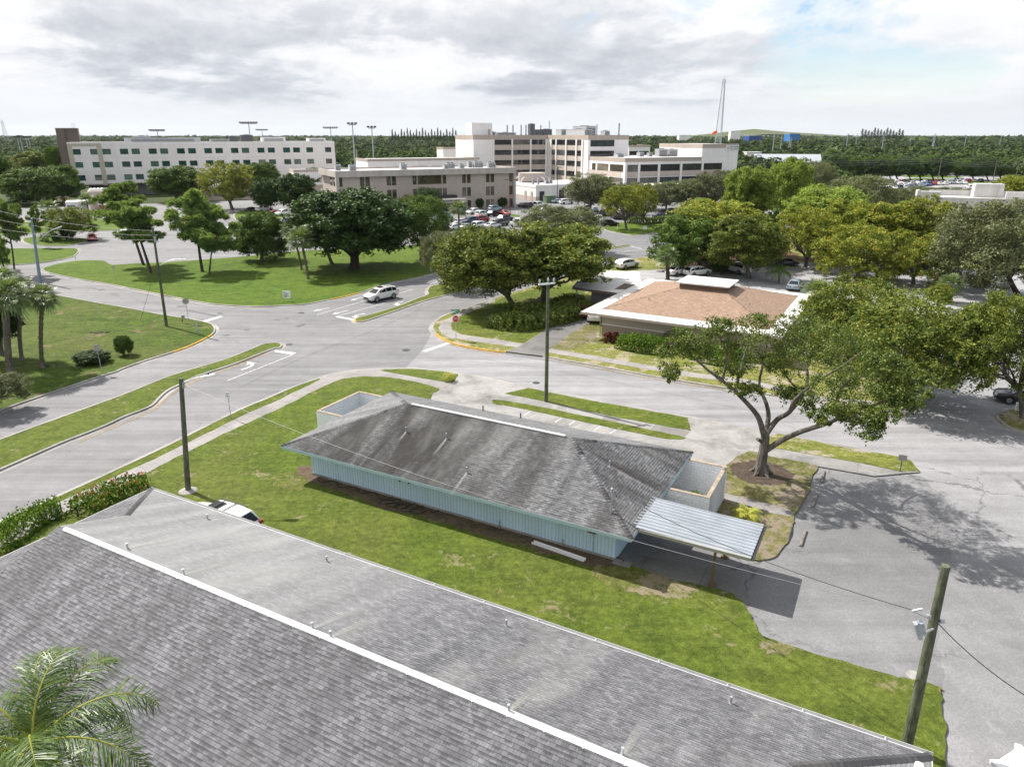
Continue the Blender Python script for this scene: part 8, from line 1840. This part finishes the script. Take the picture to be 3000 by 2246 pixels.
# ------------------------------------------------------------ poles, lamps, signs, wires
def wood_pole(base, top, r0, r1, label, mat='wood', z0=LAWN_Z, name='utility_pole', group=None, cat='pole'):
    b = g(base, z0); t = at(top, b.y); e = empty(name, b, 0, label, cat, group)
    L = t - b; n = 10; P = [V((L.x * k / n, 0, L.z * k / n)) for k in range(n + 1)]; P[0].z = -.3
    mb = MB(); mb.tube(P, [r0 + (r1 - r0) * k / n for k in range(n + 1)], 14); mb.build('post', M[mat], e); return e, L
def cobra(parent, p, d, L, rise=.35, mat='galv', r=.035):
    """bracket arm and flat lamp head"""
    d = V(d).normalized(); mb = MB(); path = catmull([p, p + d * L * .35 + UP * rise * .55, p + d * L * .7 + UP * rise * .95, p + d * L + UP * rise], 4); mb.tube(path, r, 7); mb.box((p.x, p.y, p.z - .05), (.16, .16, .4)); a = mb.build('arm', M[mat], parent)
    q = p + d * L + UP * rise; s = V((-d.y, d.x, 0)); h = MB()
    secs = []
    for x, w, z0, z1 in ((-.1, .05, -.04, .04), (.10, .11, -.06, .06), (.42, .17, -.08, .05), (.68, .13, -.06, .03), (.76, .05, -.03, .01)): secs.append([q + d * x + s * w + UP * z0, q + d * x + s * w + UP * z1 * .3, q + d * x + s * w * .4 + UP * z1, q + d * x - s * w * .4 + UP * z1, q + d * x - s * w + UP * z1 * .3, q + d * x - s * w + UP * z0])
    loft(h, secs); hd = h.build('lamp_head', M['sign_white'] if mat == 'galv' else M[mat], a)
    c = MB(); c.cyl(q + d * .38 + UP * .04, q + d * .38 + UP * .16, .05, 8); c.build('photocell', M['black'], hd)
def arm_to(base_pt, L, frac_px, head_px):
    return at(head_px, base_pt.y)
# lamp pole on the corner lawn
lp, L = wood_pole((551, 1437), (530, 1108), .17, .125, 'dark wooden lamp pole on the lawn between the pavement and the blue house', 'wood')
LP = lp.location; cobra(lp, V((L.x + .05, 0, L.z - .35)), at(zA(1690, 1128), LP.y) - at(zA(1470, 1165), LP.y) + V((0, .25, 0)), 1.15, .2)
mb = MB(); mb.lathe((0, 0, -.02), [(.6, 0), (.5, .06), (.3, .10), (.2, .12)], 12); mb.build('gravel_collar', M['kerb'], lp)
wl, L = wood_pole((488, 955), (447, 668), .17, .11, 'tall grey-green wooden pole with a lamp arm on the vacant lot corner', 'wood_green')
WP = wl.location; WT = WP + V((L.x, 0, L.z)); cobra(wl, V((L.x * .62, 0, at(zA(1290, 222), WP.y).z - WP.z)), (1, .15, .0), 2.3, .75)
mb = MB(); mb.cyl((L.x * .9 + .15, -.1, L.z * .92), (L.x * .9 + .15, -.1, L.z * .86), .12, 8); mb.tube([(L.x * .93, 0, L.z * .93), (L.x * .9 + .5, -.1, L.z * .93)], .03, 5); mb.build('insulator', M['galv'], wl)
# blue-grey metal lamp post at left
b = g((118, 828)); t = at((92, 640), b.y); ml = empty('street_lamp', b, 0, 'blue-grey metal street lamp with a long arm, at the far left road', 'street lamp')
mb = MB(); Lm = t - b; mb.tube([V((0, 0, -.1)), V((Lm.x * .5, 0, Lm.z * .5)), V((Lm.x, 0, Lm.z))], [.24, .2, .13], 10); mb.build('post', M['bluegrey'], ml)
cobra(ml, V((Lm.x * .68, 0, at(zL(285, 920), b.y).z)), at(zL(440, 862), b.y) - at(zL(285, 920), b.y), 4.0, 1.1, r=.06)
# crossarm pole
cp_, L = wood_pole((1600, 1175), (1606, 826), .165, .12, 'bare wooden pole with white crossarm and three insulators, on the verge strip', 'wood_green', .125)
CP = cp_.location; CT = CP + V((L.x, 0, L.z))
ca, cb_ = at(zC(487, 385), CP.y) - CP, at(zC(610, 350), CP.y + .0) - CP; d = (cb_ - ca); mid = V((L.x, -.14, L.z - .12)); dv = V((d.x, .55, .0)).normalized()
mb = MB(); s_ = V((-dv.y, dv.x, 0)); hl = .74; mb.obox(mid - dv * hl * 1.15 - s_ * .05 - UP * .05, dv * 1.95 * hl, s_ * .1, UP * .12); xa = mb.build('crossarm', M['sign_white'], cp_)
INS = []
for q in (mid - dv * hl * 1.02 + UP * .07, V((L.x, 0, L.z)), mid + dv * hl * .68 + UP * .07):
    mb = MB(); mb.lathe(q, [(.03, 0), (.03, .08), (.085, .10), (.075, .17), (.09, .20), (.075, .27), (.05, .33), (.05, .36)], 12); mb.build('insulator', M['galv'], cp_); INS.append(CP + q + UP * .34)
# near pole, lower right, with its small equipment box on a bracket
b = g((2655, 2190)); np_, L = wood_pole((2655, 2190), (2771, 1656), .19, .135, 'thick greenish wooden pole nearest the viewer, at the lower right', 'wood_green', .1)
NP = np_.location; f0 = .585; bz = at(z4(1385, 740), NP.y).z - NP.z; bx = L.x * bz / L.z
q = V((bx, -.1, bz)); ex = (at(z4(1280, 735), NP.y) - NP) - V((bx, 0, bz)); ex.y = -.35
mb = MB(); mb.obox(q - UP * .03 - V((0, .03, 0)), ex, V((0, .06, 0)), UP * .06); br_ = mb.build('bracket', M['galv'], np_)
e0 = q + ex
mb = MB(); up_ = V((-.26, -.05, .60)).normalized()
for k in range(9): c0 = e0 + up_ * (k * .062 - .05); mb.obox(c0 - V((.16, .08, .0)), V((.30, .0, .07)), V((0, .17, .02)), up_ * .045)
mb.obox(e0 - V((.03, .06, .05)), V((.09, 0, 0)), V((0, .12, 0)), up_ * .62); mb.obox(e0 - V((.06, .05, .2)), V((.1, 0, 0)), V((0, .1, 0)), V((-.03, 0, .2))); mb.build('floodlight', M['galv'], br_)
WPT = at(z4(1425, 705), NP.y); JX = at(z4(1290, 640), NP.y - .3)
mb = MB()
for k in range(5): mb.cyl(JX - NP + V((.07 * k - .1, .02 * k, .02 * (k % 2))), JX - NP + V((.07 * k - .02, .02 * k - .05, .05)), .035, 7)
mb.tube([JX - NP + V((-.1, 0, 0)), q + UP * .3 + V((-.1, 0, 0)), q + UP * .1], .015, 5); mb.tube([e0 + V((.05, 0, -.1)), e0 + V((.12, 0, -.28)), e0 + V((.22, 0, -.08))], .015, 5); mb.build('cable_clamps', M['galv'], br_)
mb = MB(); mb.box(tuple(V((bx + .22, -.05, bz + .25))), (.14, .14, .12)); mb.build('insulator', M['galv'], np_); mb = MB(); mb.box(tuple(V((bx - .30, -.1, bz + .48))), (.14, .12, .10)); mb.build('insulator', M['galv'], np_)
def wire(name, pts, sag, r, label, mat='black', n=26):
    P = []
    for a, b in zip(pts[:-1], pts[1:]):
        for k in range(n):
            f = k / n; p = a.lerp(b, f); P.append(V((p.x, p.y, p.z - sag * 4 * f * (1 - f))))
    P.append(pts[-1]); mb = MB(); mb.tube(P, r, 5); return tag(mb.build(name, M[mat]), label, 'wire')
M['wirew'] = plain('pale twisted cable', (.22, .22, .22), .5)
wire('service_cable', [JX, MAST_TOP], .45, .016, 'service cable from the near pole to the mast on the blue roof', 'steel_dark')
far_end = LP + V((at((530, 1122), LP.y).x - LP.x, 0, at((530, 1122), LP.y).z - LP.z))
wire('overhead_cable', [JX - UP * .05, far_end], .95, .009, 'pale overhead cable from the near pole past the blue house to the lamp pole', 'wirew', 60)
wire('overhead_cable', [WPT, at((3080, 2080), NP.y - 3.5)], .25, .018, 'dark overhead cable leaving the near pole towards the lower right', 'black')
for i in range(3):
    o_ = V((0, 0, -.5 * i)); a = WT + o_ + UP * -.3
    wire('overhead_wire', [a, at((92, 660 + 10 * i), ml.location.y) if False else at((-80, 600 + 28 * i), 95)], .6, .014, ['highest wire leaving the tall wooden pole to the left', 'middle wire leaving the tall wooden pole to the left', 'lowest wire leaving the tall wooden pole to the left'][i], 'wirew')
wire('guy_wire', [WT - V((0, 0, 3.5)), g(zA(1135, 660), .12)], 0.0, .018, 'guy wire slanting from the tall wooden pole to the grass', 'bronze', 2)
# signs
def post(e, h, r=.03, mat='galv'):
    mb = MB(); mb.cyl((0, 0, -.2), (0, 0, h), r, 8); return mb.build('post', M[mat], e)
sp = g(zB(1756, 812), LAWN_Z); hS = at(zB(1746, 645), sp.y).z - sp.z
ss = empty('stop_sign', sp, math.atan2(0 - sp.y, 0 - sp.x) + math.pi / 2 + .25, 'red octagonal stop sign with two green street name blades on the kerb corner', 'stop sign'); post(ss, hS + 1.15)
mb = MB(); oc = [(.40 * math.cos(a), .40 * math.sin(a)) for a in np.linspace(math.pi / 8, math.pi / 8 + 2 * math.pi, 9)[:-1]]
mb.add([(x, -.045, hS + z) for x, z in oc] + [(x, -.035, hS + z) for x, z in oc], [list(range(8)), list(reversed(range(8, 16)))] + [[(i + 1) % 8, i, 8 + i, 8 + (i + 1) % 8] for i in range(8)]); ob = mb.build('plate', M['sign_white'], ss)
mb = MB(); mb.add([(x * .93, -.048, hS + z * .93) for x, z in oc], [list(range(8))]); mb.build('red_face', M['sign_red'], ob)
text('STOP', 'lettering', ob, (0, -.052, hS), .34, 'sign_white', ext=.002)
for k, (rz, zz_, tx) in enumerate(((.7, .62, None), (-.75, .90, None))):
    mb = MB(); mb.box((0, 0, 0), (1.0, .02, .24)); bl = mb.build('street_name_blade', M['sign_green'], ss, V((0, 0, hS + zz_))); bl.rotation_euler = (0, 0, rz)
    mb = MB(); mb.box((0, -.013, 0), (.62, .004, .05)); mb.box((-.38, -.013, 0), (.08, .004, .07)); mb.build('lettering_strip', M['sign_white'], bl)
def flat_sign(base, top, w, h, label, mat='sign_white', face=0.0, z0=LAWN_Z, name='road_sign', shape='rect', lines=0, cat='sign', back=False, pm='galv'):
    b = g(base, z0); zt = at(top, b.y).z - b.z; e = empty(name, b, face, label, cat); post(e, zt, .028, pm); y_ = .035 if back else -.035
    mb = MB()
    if shape == 'rect': mb.box((0, y_, zt - h / 2), (w, .012, h))
    else: mb.cyl((0, y_ - .006, zt - h / 2), (0, y_ + .006, zt - h / 2), w / 2, 20)
    p = mb.build('plate', M[mat], e)
    if lines:
        for k in range(lines):
            mb = MB(); wd = w * (.72, .5, .62, .4)[k % 4]; mb.box((-(w * .78 - wd) / 2 * .6, y_ - .009, zt - h * (.22 + .58 * k / max(1, lines - 1))), (wd, .004, h * .07)); mb.build('text_line', M['ink'], p)
    return e
flat_sign(zA(1528, 680), zA(1498, 475), .72, .80, 'round back of a stop sign on a thin post at the vacant lot corner', 'sign_back', R(200), shape='round', back=True)
flat_sign(zA(823, 1078), zA(796, 855), .46, .60, 'grey back of a road sign at the edge of the vacant lot', 'sign_back', R(40), back=True)
flat_sign(zA(940, 350), zA(912, 215), .3, .45, 'small sign post on the big lawn left of the tall wooden pole', 'sign_back', R(10))
e = flat_sign(zA(1868, 1450), zA(1836, 1235), .40, .55, 'white no parking sign on a thin post by the verge', 'sign_white', R(-15), lines=0)
zt_ = at(zA(1836, 1235), e.location.y).z - e.location.z
pl_ = [o for o in KIDS[e.name] if o.name.startswith('plate')][0]; text('NO', 'lettering', pl_, (0, -.045, zt_ - .16), .15, 'ink', ext=.002); text('PARKING', 'lettering', pl_, (0, -.045, zt_ - .34), .085, 'ink', ext=.002)
flat_sign(zD(1205, 1597), zD(1240, 1468), .50, .42, 'tan sign board on a dark post at the tip of the dry verge', 'sign_back', R(160), back=True, pm='steel_dark', z0=.125)
flat_sign(zL(493, 1030), zL(494, 1000), .3, .3, 'tiny white sign by the car park road at left', 'sign_white', 0)
flat_sign(zT(740, 315), zT(737, 205), .9, 1.0, 'white parking sign on a post by the dark trees left of the office', 'sign_white', R(25), z0=0.02)
def board(name, quad, t, label, base_h, cat='sign', lines=(), mat='sign_white'):
    """free-standing board on two posts; quad = bottom-left, bottom-right, top-right pixels"""
    pass
bs = g(zB(392, 505), LAWN_Z); wS = (at(zB(425, 470), bs.y) - at(zB(358, 470), bs.y)).length; h0 = at(zB(392, 478), bs.y).z - bs.z; h1_ = at(zB(392, 420), bs.y).z - bs.z
sb = empty('notice_board', bs, R(-12), 'white notice board with lines of text on the big lawn at the crossing', 'notice board')
mb = MB(); mb.box((0, 0, (h0 + h1_) / 2), (wS, .06, h1_ - h0)); pb = mb.build('panel', M['sign_white'], sb)
for s in (-1, 1):
    mb = MB(); mb.box((s * wS * .46, .05, h1_ / 2), (.07, .05, h1_ + .1)); mb.build('post', M['sign_back'], sb)
for k, wd in enumerate((.30, .72, .52, .66, .42)):
    mb = MB(); mb.box((-wS * .40 + wS * wd / 2, -.034, h1_ - (h1_ - h0) * (.16 + .17 * k)), (wS * wd, .006, (h1_ - h0) * .07)); mb.build('text_line', plain('green-grey text', (.10, .18, .20)) if k == 0 else M['ink'] if False else M['g_green'], pb)
bs2 = g(zP(512, 728), LAWN_Z); w2 = (at(zP(533, 700), bs2.y) - at(zP(490, 700), bs2.y)).length; h2 = at(zP(512, 675), bs2.y).z - bs2.z
s2 = empty('notice_board', bs2, R(-10), 'blank white board on the car park lawn under the yellow-green trees', 'notice board')
mb = MB(); mb.box((0, 0, h2 / 2 + .2), (w2, .08, h2 - .4)); mb.build('panel', M['sign_white'], s2)
for s in (-1, 1):
    mb = MB(); mb.box((s * w2 * .45, .07, h2 / 2 - .1), (.08, .06, h2)); mb.build('post', M['sign_back'], s2)
b3_ = g(zV(775, 1405), .05); s3 = empty('yard_sign', b3_, R(-25), 'small white yard sign with scribbled lettering at the right edge', 'sign')
h3 = at(zV(775, 1325), b3_.y).z - b3_.z; w3 = (at(zV(800, 1350), b3_.y) - at(zV(752, 1350), b3_.y)).length
mb = MB(); mb.box((0, 0, h3 * .6 + .05), (w3, .03, h3 * .8)); p3 = mb.build('panel', M['sign_white'], s3)
for s in (-1, 1):
    mb = MB(); mb.cyl((s * w3 * .4, .02, 0), (s * w3 * .4, .02, h3), .012, 5); mb.build('stake', M['galv'], s3)
for k in range(3):
    mb = MB(); mb.box((.03 * (-1) ** k, -.018, h3 * (.82 - .22 * k)), (w3 * (.7, .55, .62)[k], .004, h3 * .09)); mb.build('text_line', M['ink'], p3)
# posts and small utility boxes
pv = g(zA(1608, 770), LAWN_Z); e = empty('marker_post', pv, 0, 'short pale grey plastic marker post at the vacant lot corner', 'marker post'); mb = MB(); mb.tube([V((0, 0, -.1)), V((-.12, 0, 1.15)), V((-.13, 0, 1.2))], [.11, .11, .07], 10); mb.build('tube', M['galv'], e)
mb = MB(); mb.box((-.075, -.09, .75), (.14, .02, .3)); mb.build('label_band', M['sign_white'], e)
bx_ = g(zA(1488, 680), LAWN_Z); e = empty('meter_box', bx_, .4, 'small grey box leaning on a stake beside the thin sign post', 'utility box'); mb = MB(); mb.box((0, 0, .75), (.36, .14, .42)); mb.build('box', M['sign_back'], e); mb = MB(); mb.cyl((-.25, 0, -.1), (.02, .09, .9), .045, 6); mb.build('stake', M['bronze'], e)
pc = g(zP(220, 705), LAWN_Z); e = empty('marker_post', pc, 0, 'orange and white marker post on the corner of the car park lawn', 'marker post'); mb = MB(); mb.cyl((0, 0, 0), (0, 0, 1.1), .12, 8); mb.build('tube', M['sign_white'], e); mb = MB(); mb.cyl((0, 0, .55), (0, 0, .85), .126, 8); mb.build('band', PAINT['orange'], e)
# parking stops
for i, (a, b) in enumerate(((z3(1908, 505), z3(1925, 428)), (z3(1845, 678), z3(1878, 588)), (z3(1762, 948), z3(1798, 842)))):
    pa, pb_ = g(a, .02), g(b, .02); m = (pa + pb_) / 2; d = (pb_ - pa); rz = math.atan2(d.y, d.x); mb = MB(); Ls = 1.83
    pr = [(-.09, 0), (-.085, .06), (-.05, .13), (.05, .13), (.085, .06), (.09, 0)]; secs = [[(x, y * k, z * k2) for y, z in pr] for x, k, k2 in ((-Ls / 2, .8, .8), (-Ls / 2 + .07, 1, 1), (Ls / 2 - .07, 1, 1), (Ls / 2, .8, .8))]
    loft(mb, secs); o = mb.build('parking_stop', plain('worn concrete stop %d' % i, (.16, .145, .13), .9, var=.4, scale=4)); o.location = m; o.rotation_euler = (0, 0, rz)
    tag(o, ['weathered concrete parking stop furthest from the carport', 'weathered concrete parking stop in the middle of the three', 'weathered concrete parking stop nearest the carport'][i], 'parking stop', 'parking stops')
pa, pb_ = g(z3(1670, 925), .05), g(z3(1705, 800), .05); mb = MB(); mb.tube([pa, pa.lerp(pb_, .5) + UP * .06, pb_], [.06, .09, .06], 7); tag(mb.build('timber_edging', M['wood']), 'old timber edging lying along the sandy bed', 'timber')
# debris in the vacant lot
rr = random.Random(8)
for i, (q, nm) in enumerate(((zA(800, 760), 'pale pile of cut branches in the middle of the vacant lot'), (zA(395, 1025), 'litter of palm boots at the foot of the ivy-clad palm'))):
    c0 = g(q, LAWN_Z); mb = MB()
    for k in range(14):
        a = rr.uniform(0, 6.28); p = c0 + V((rr.uniform(-.9, .9), rr.uniform(-.35, .35), rr.uniform(.03, .16))); mb.tube([p, p + V((math.cos(a) * .5, math.sin(a) * .25, rr.uniform(-.03, .1)))], [.05, .025], 5)
    tag(mb.build('branch_pile', M['bark_palm']), nm, 'branches')
# bronze lamp posts of the car park and other lights
def lot_lamp(base, top, label, mat='steel_dark', heads=2, z0=0.0, group='car park lamps', wd=1.0, dx=1):
    b = g(base, z0) if not isinstance(base, Vector) else base; zt = at(top, b.y).z - b.z; e = empty('car_park_lamp', b, 0, label, 'street lamp', group); mb = MB(); mb.tube([V((0, 0, 0)), V((0, 0, zt))], [.14, .09], 8); mb.cyl((0, 0, 0), (0, 0, .6), .28, 10); mb.build('post', M[mat], e)
    for s in ((-1, 1) if heads == 2 else (dx,)):
        mb = MB(); mb.box((s * wd, 0, zt + .05), (wd * 1.1, .5, .2)); mb.box((s * wd * .3, 0, zt), (wd * .6, .1, .1)); mb.build('lamp_head', M[mat], e)
lot_lamp(zM(1643, 905), zM(1643, 628), 'rust-brown twin lamp post at the right end of the office', 'bronze')
lot_lamp(zM(2024, 800), zM(2026, 528), 'thin dark lamp post before the low pale building', heads=1)
lot_lamp(zN(1100, 720), zN(1106, 530), 'twin lamp post before the lower hospital wing')
lot_lamp(zL(818, 560), zL(815, 450), 'single lamp before the ward, shorter one', heads=1, dx=-1); lot_lamp(zL(850, 540), zL(846, 422), 'single lamp before the ward, taller one', heads=1)
lot_lamp(zL(445, 800), zL(420, 618), 'rust-brown twin lamp post by the storage containers', 'bronze')
b = g(zK(1700, 235)); e = empty('street_lamp', b, 0, 'grey lamp post with curved arm beside the grey-green oak', 'street lamp'); zt_ = at(zK(1697, 90), b.y).z; mb = MB(); mb.tube([V((0, 0, 0)), V((0, 0, zt_))], [.16, .11], 8); mb.build('post', M['galv'], e); cobra(e, V((0, 0, zt_ - .2)), (1, .1, 0), 4.6, .9, r=.06)
b = at(zR(1398, 420), 215); e = empty('street_lamp', V((b.x, b.y, 0)), 0, 'wooden lamp post with white arm behind the concrete building', 'street lamp'); zt_ = at(zR(1402, 328), 215).z; mb = MB(); mb.tube([V((0, 0, 0)), V((0, 0, zt_))], [.22, .18], 8); mb.build('post', plain('tan timber', (.34, .24, .13), .8), e); cobra(e, V((0, 0, zt_ - .4)), (-1, 0, 0), 3.2, .7, r=.06)
for q0, q1, Y, lb in ((zM(990, 1050), zM(985, 925), None, 'plain concrete pole among the trees before the office'), (zB(1555, 268), zB(1548, 150), None, 'grey pole behind the small median oak'), (zM(400, 440), zM(403, 378), 285, 'short utility pole between ward and office')):
    b = g(q0) if Y is None else at(q0, Y); b.z = 0; zt_ = at(q1, b.y).z; e = empty('utility_pole', b, 0, lb, 'pole'); mb = MB(); mb.tube([V((0, 0, 0)), V((0, 0, zt_))], [.17, .13], 8); mb.build('post', M['sign_back'], e); mb = MB(); mb.box((0, 0, zt_ - .5), (.9, .08, .1)); mb.build('crossarm', M['sign_back'], e)
# green bin-like cabinet and yellow road sign
b = g(zM(1960, 812)); e = empty('cabinet', b, A1, 'green electrical cabinet before the low pale building', 'cabinet'); mb = MB(); mb.box((0, 0, 1.1), (3.4, 2.4, 2.2)); mb.box((0, 0, 2.25), (3.6, 2.6, .12)); mb.build('casing', plain('green cabinet paint', (.12, .17, .10), .6), e); mb = MB(); mb.box((0, -1.22, 1.1), (.05, .04, 2.0)); mb.box((.4, -1.23, 1.1), (.1, .05, .3)); mb.build('door_seam', M['steel_dark'], e)
b = at(zR(1132, 705), 186); b.z = LAWN_Z; e = empty('road_sign', b, 0, 'yellow warning sign on a post before the concrete building', 'sign'); zt_ = at(zR(1138, 600), 186).z; post(e, zt_, .05); mb = MB(); mb.box((0, -.06, zt_ - .9), (1.0, .04, 1.5)); mb.build('plate', plain('yellow sign', (.55, .45, .06), .5), e)
b = at(zR(1372, 720), 178); b.z = LAWN_Z; e = empty('pruned_palm', b, 0, 'pruned palm top like a brown ball before the concrete building', 'palm'); zt_ = at(zR(1372, 665), 178).z; mb = MB(); mb.tube([V((0, 0, 0)), V((0, 0, zt_))], [.25, .22], 8); mb.build('trunk', M['bark_palm'], e)
mb = MB()
for k in range(46):
    z_ = 1 - 2 * (k + .5) / 46; a = k * 2.4; r_ = math.sqrt(1 - z_ * z_); d = V((math.cos(a) * r_, math.sin(a) * r_, z_)); mb.tube([V((0, 0, zt_)) + d * .4, V((0, 0, zt_)) + d * 1.35], [.16, .10], 5)
mb.build('boots', M['bark_palm'], e)
# stadium lights beyond the ward, pylons and masts
def stadium(px, py_top, Y, label, wide=True, rows=1):
    t = at((px, py_top), Y); b = V((t.x, t.y, 0)); e = empty('floodlight_mast', b, 0, label, 'floodlight mast', 'sports field floodlights'); mb = MB(); mb.tube([V((0, 0, 0)), V((0, 0, t.z))], [.42, .22], 8); mb.build('mast', M['galv'], e)
    mb = MB(); w = 4.6 if wide else 1.6; mb.box((0, 0, t.z - .3), (2 * w, .3, .3))
    for k in range(7 if wide else 3): mb.box((-w + 2 * w * k / (6 if wide else 2), -.3, t.z + .35), (1.1, .9, .75))
    mb.build('lamp_bar', M['steel_dark'], e)
stadium(460, 383, 480, 'small floodlight mast behind the left part of the ward roof'); stadium(728, 361, 430, 'tallest wide floodlight mast behind the ward roof'); stadium(767, 381, 640, 'distant faint floodlight mast right of the tallest wide one'); stadium(968, 375, 520, 'wide floodlight mast at the right end of the ward roof'); stadium(1032, 364, 340, 'slim floodlight mast between ward and office, taller of two', False); stadium(1089, 374, 360, 'slim floodlight mast nearest the office roof, shorter of two', False)
for i, (px, py_, Y) in enumerate(((50, 402, 520), (58, 400, 540), (75, 402, 560), (83, 402, 580))): stadium(px, py_, Y, 'thin floodlight mast by the ball field at far left, %s from the left' % ORD[i], False)
def lattice(base, H_, w, label, n=26, guy=False):
    e = empty('lattice_mast', base, .3, label, 'radio mast'); mb = MB()
    c = [(math.cos(a) , math.sin(a)) for a in (0.3, 2.4, 4.5)]
    def P(k, j): f = k / n; ww = w * (1 - .72 * f); return V((c[j][0] * ww, c[j][1] * ww, H_ * f))
    for j in range(3): mb.tube([P(k, j) for k in range(n + 1)], .16 * w / 3.2 + .05, 4)
    for k in range(n):
        for j in range(3): mb.tube([P(k, j), P(k + 1, (j + 1) % 3)], .05 * w / 3.2 + .02, 3, cap=False); mb.tube([P(k, j), P(k, (j + 1) % 3)], .05 * w / 3.2 + .02, 3, cap=False)
    mb.build('lattice', M['galv'], e)
    mb = MB(); mb.cyl((0, 0, H_), (0, 0, H_ * 1.03), .12, 5); mb.build('antenna', M['galv'], e)
t = at((2129, 232), 520); lattice(V((t.x - 1.5, 520, 0)), t.z, 3.3, 'tall lattice radio mast on the skyline right of the hospital', 30)
t = at((4, 352), 1500); lattice(V((t.x, 1500, 0)), t.z, 6, 'faint lattice mast on the horizon at the far left', 22)
for i, (px, py0, Y) in enumerate(((2269, 393, 640), (2291, 397, 640), (2315, 402, 660), (2319, 404, 670), (2485, 391, 700), (2590, 396, 620), (2512, 391, 1000), (2738, 394, 640), (2742, 391, 660), (2670, 395, 1100), (2832, 395, 900), (2935, 394, 900))):
    t = at((px, py0), Y); e = empty('power_pylon', V((t.x, t.y, 0)), 0, 'pale grey power pole above the right-hand woods, %s from the left' % ORD[i], 'pylon', 'power poles above the woods'); mb = MB(); mb.tube([V((0, 0, 0)), V((0, 0, t.z))], [.5, .25], 6); mb.build('pole', M['galv'], e); mb = MB(); mb.box((0, 0, t.z - 2), (3.6, .25, .25)); mb.box((0, 0, t.z - 4.4), (2.8, .25, .25)); mb.build('crossarm', M['galv'], e)
WPO = []
for i, (px, py0, py1) in enumerate(((2760, 462, 520), (2922, 470, 540), (2988, 468, 545))):
    t = at((px, py0), 330); b = V((t.x, t.y, 0)); e = empty('utility_pole', b, 0, 'wooden power pole beyond the far car park, %s from the left' % ORD[i], 'pole', 'power poles beyond the far car park'); mb = MB(); mb.tube([V((0, 0, 0)), V((0, 0, t.z))], [.2, .14], 7); mb.build('post', M['wood'], e); mb = MB(); mb.box((0, 0, t.z - .6), (2.4, .15, .15)); mb.box((0, 0, t.z - 2.2), (2.0, .12, .12)); mb.build('crossarm', M['wood'], e); WPO.append(V((t.x, t.y, t.z)))
for k in range(3):
    o_ = V((0, 0, -.5 - .9 * k)); wire('overhead_wire', [V((60, 335, WPO[0].z - 1)) + o_] + [p + o_ for p in WPO] + [V((300, 330, WPO[0].z)) + o_], .8, .045, 'pale overhead wire beyond the far car park, %s' % ('highest', 'middle', 'lowest')[k], 'wirew', 10)
# flag by the ball field
t = at((140, 435), 420); e = empty('flagpole', V((t.x, t.y, 0)), 0, 'flagpole with a small pale flag by the ball field at left', 'flagpole'); mb = MB(); mb.tube([V((0, 0, 0)), V((0, 0, t.z))], [.1, .06], 6); mb.build('pole', M['sign_white'], e)
mb = MB(); fl = [V((-.1 - .35 * k, .12 * math.sin(k * 1.1), t.z - .1 - .05 * k)) for k in range(8)]
mb.add([p for p in fl] + [p - UP * 1.3 for p in fl], [[k, k + 1, 9 + k, 8 + k] for k in range(7)]); mb.build('flag', plain('flag cloth', (.5, .28, .28), .8), e)
# ------------------------------------------------------------ the damp air over the plain
hm = bpy.data.materials.new('air'); hm.use_nodes = True; t = hm.node_tree; t.nodes.clear()
vo_ = t.nodes.new('ShaderNodeVolumePrincipled'); vo_.inputs['Color'].default_value = (.86, .92, 1.0, 1); vo_.inputs['Density'].default_value = 0.000024; vo_.inputs['Anisotropy'].default_value = 0.2
t.links.new(vo_.outputs[0], t.nodes.new('ShaderNodeOutputMaterial').inputs['Volume'])
mb = MB(); mb.box((0, 60, 58.8), (19200, 19200, 120)); hz = mb.build('haze', hm); tag(hz, 'thin pale haze over the whole plain', 'haze', None, 'stuff')
S.cycles.volume_bounces = 0
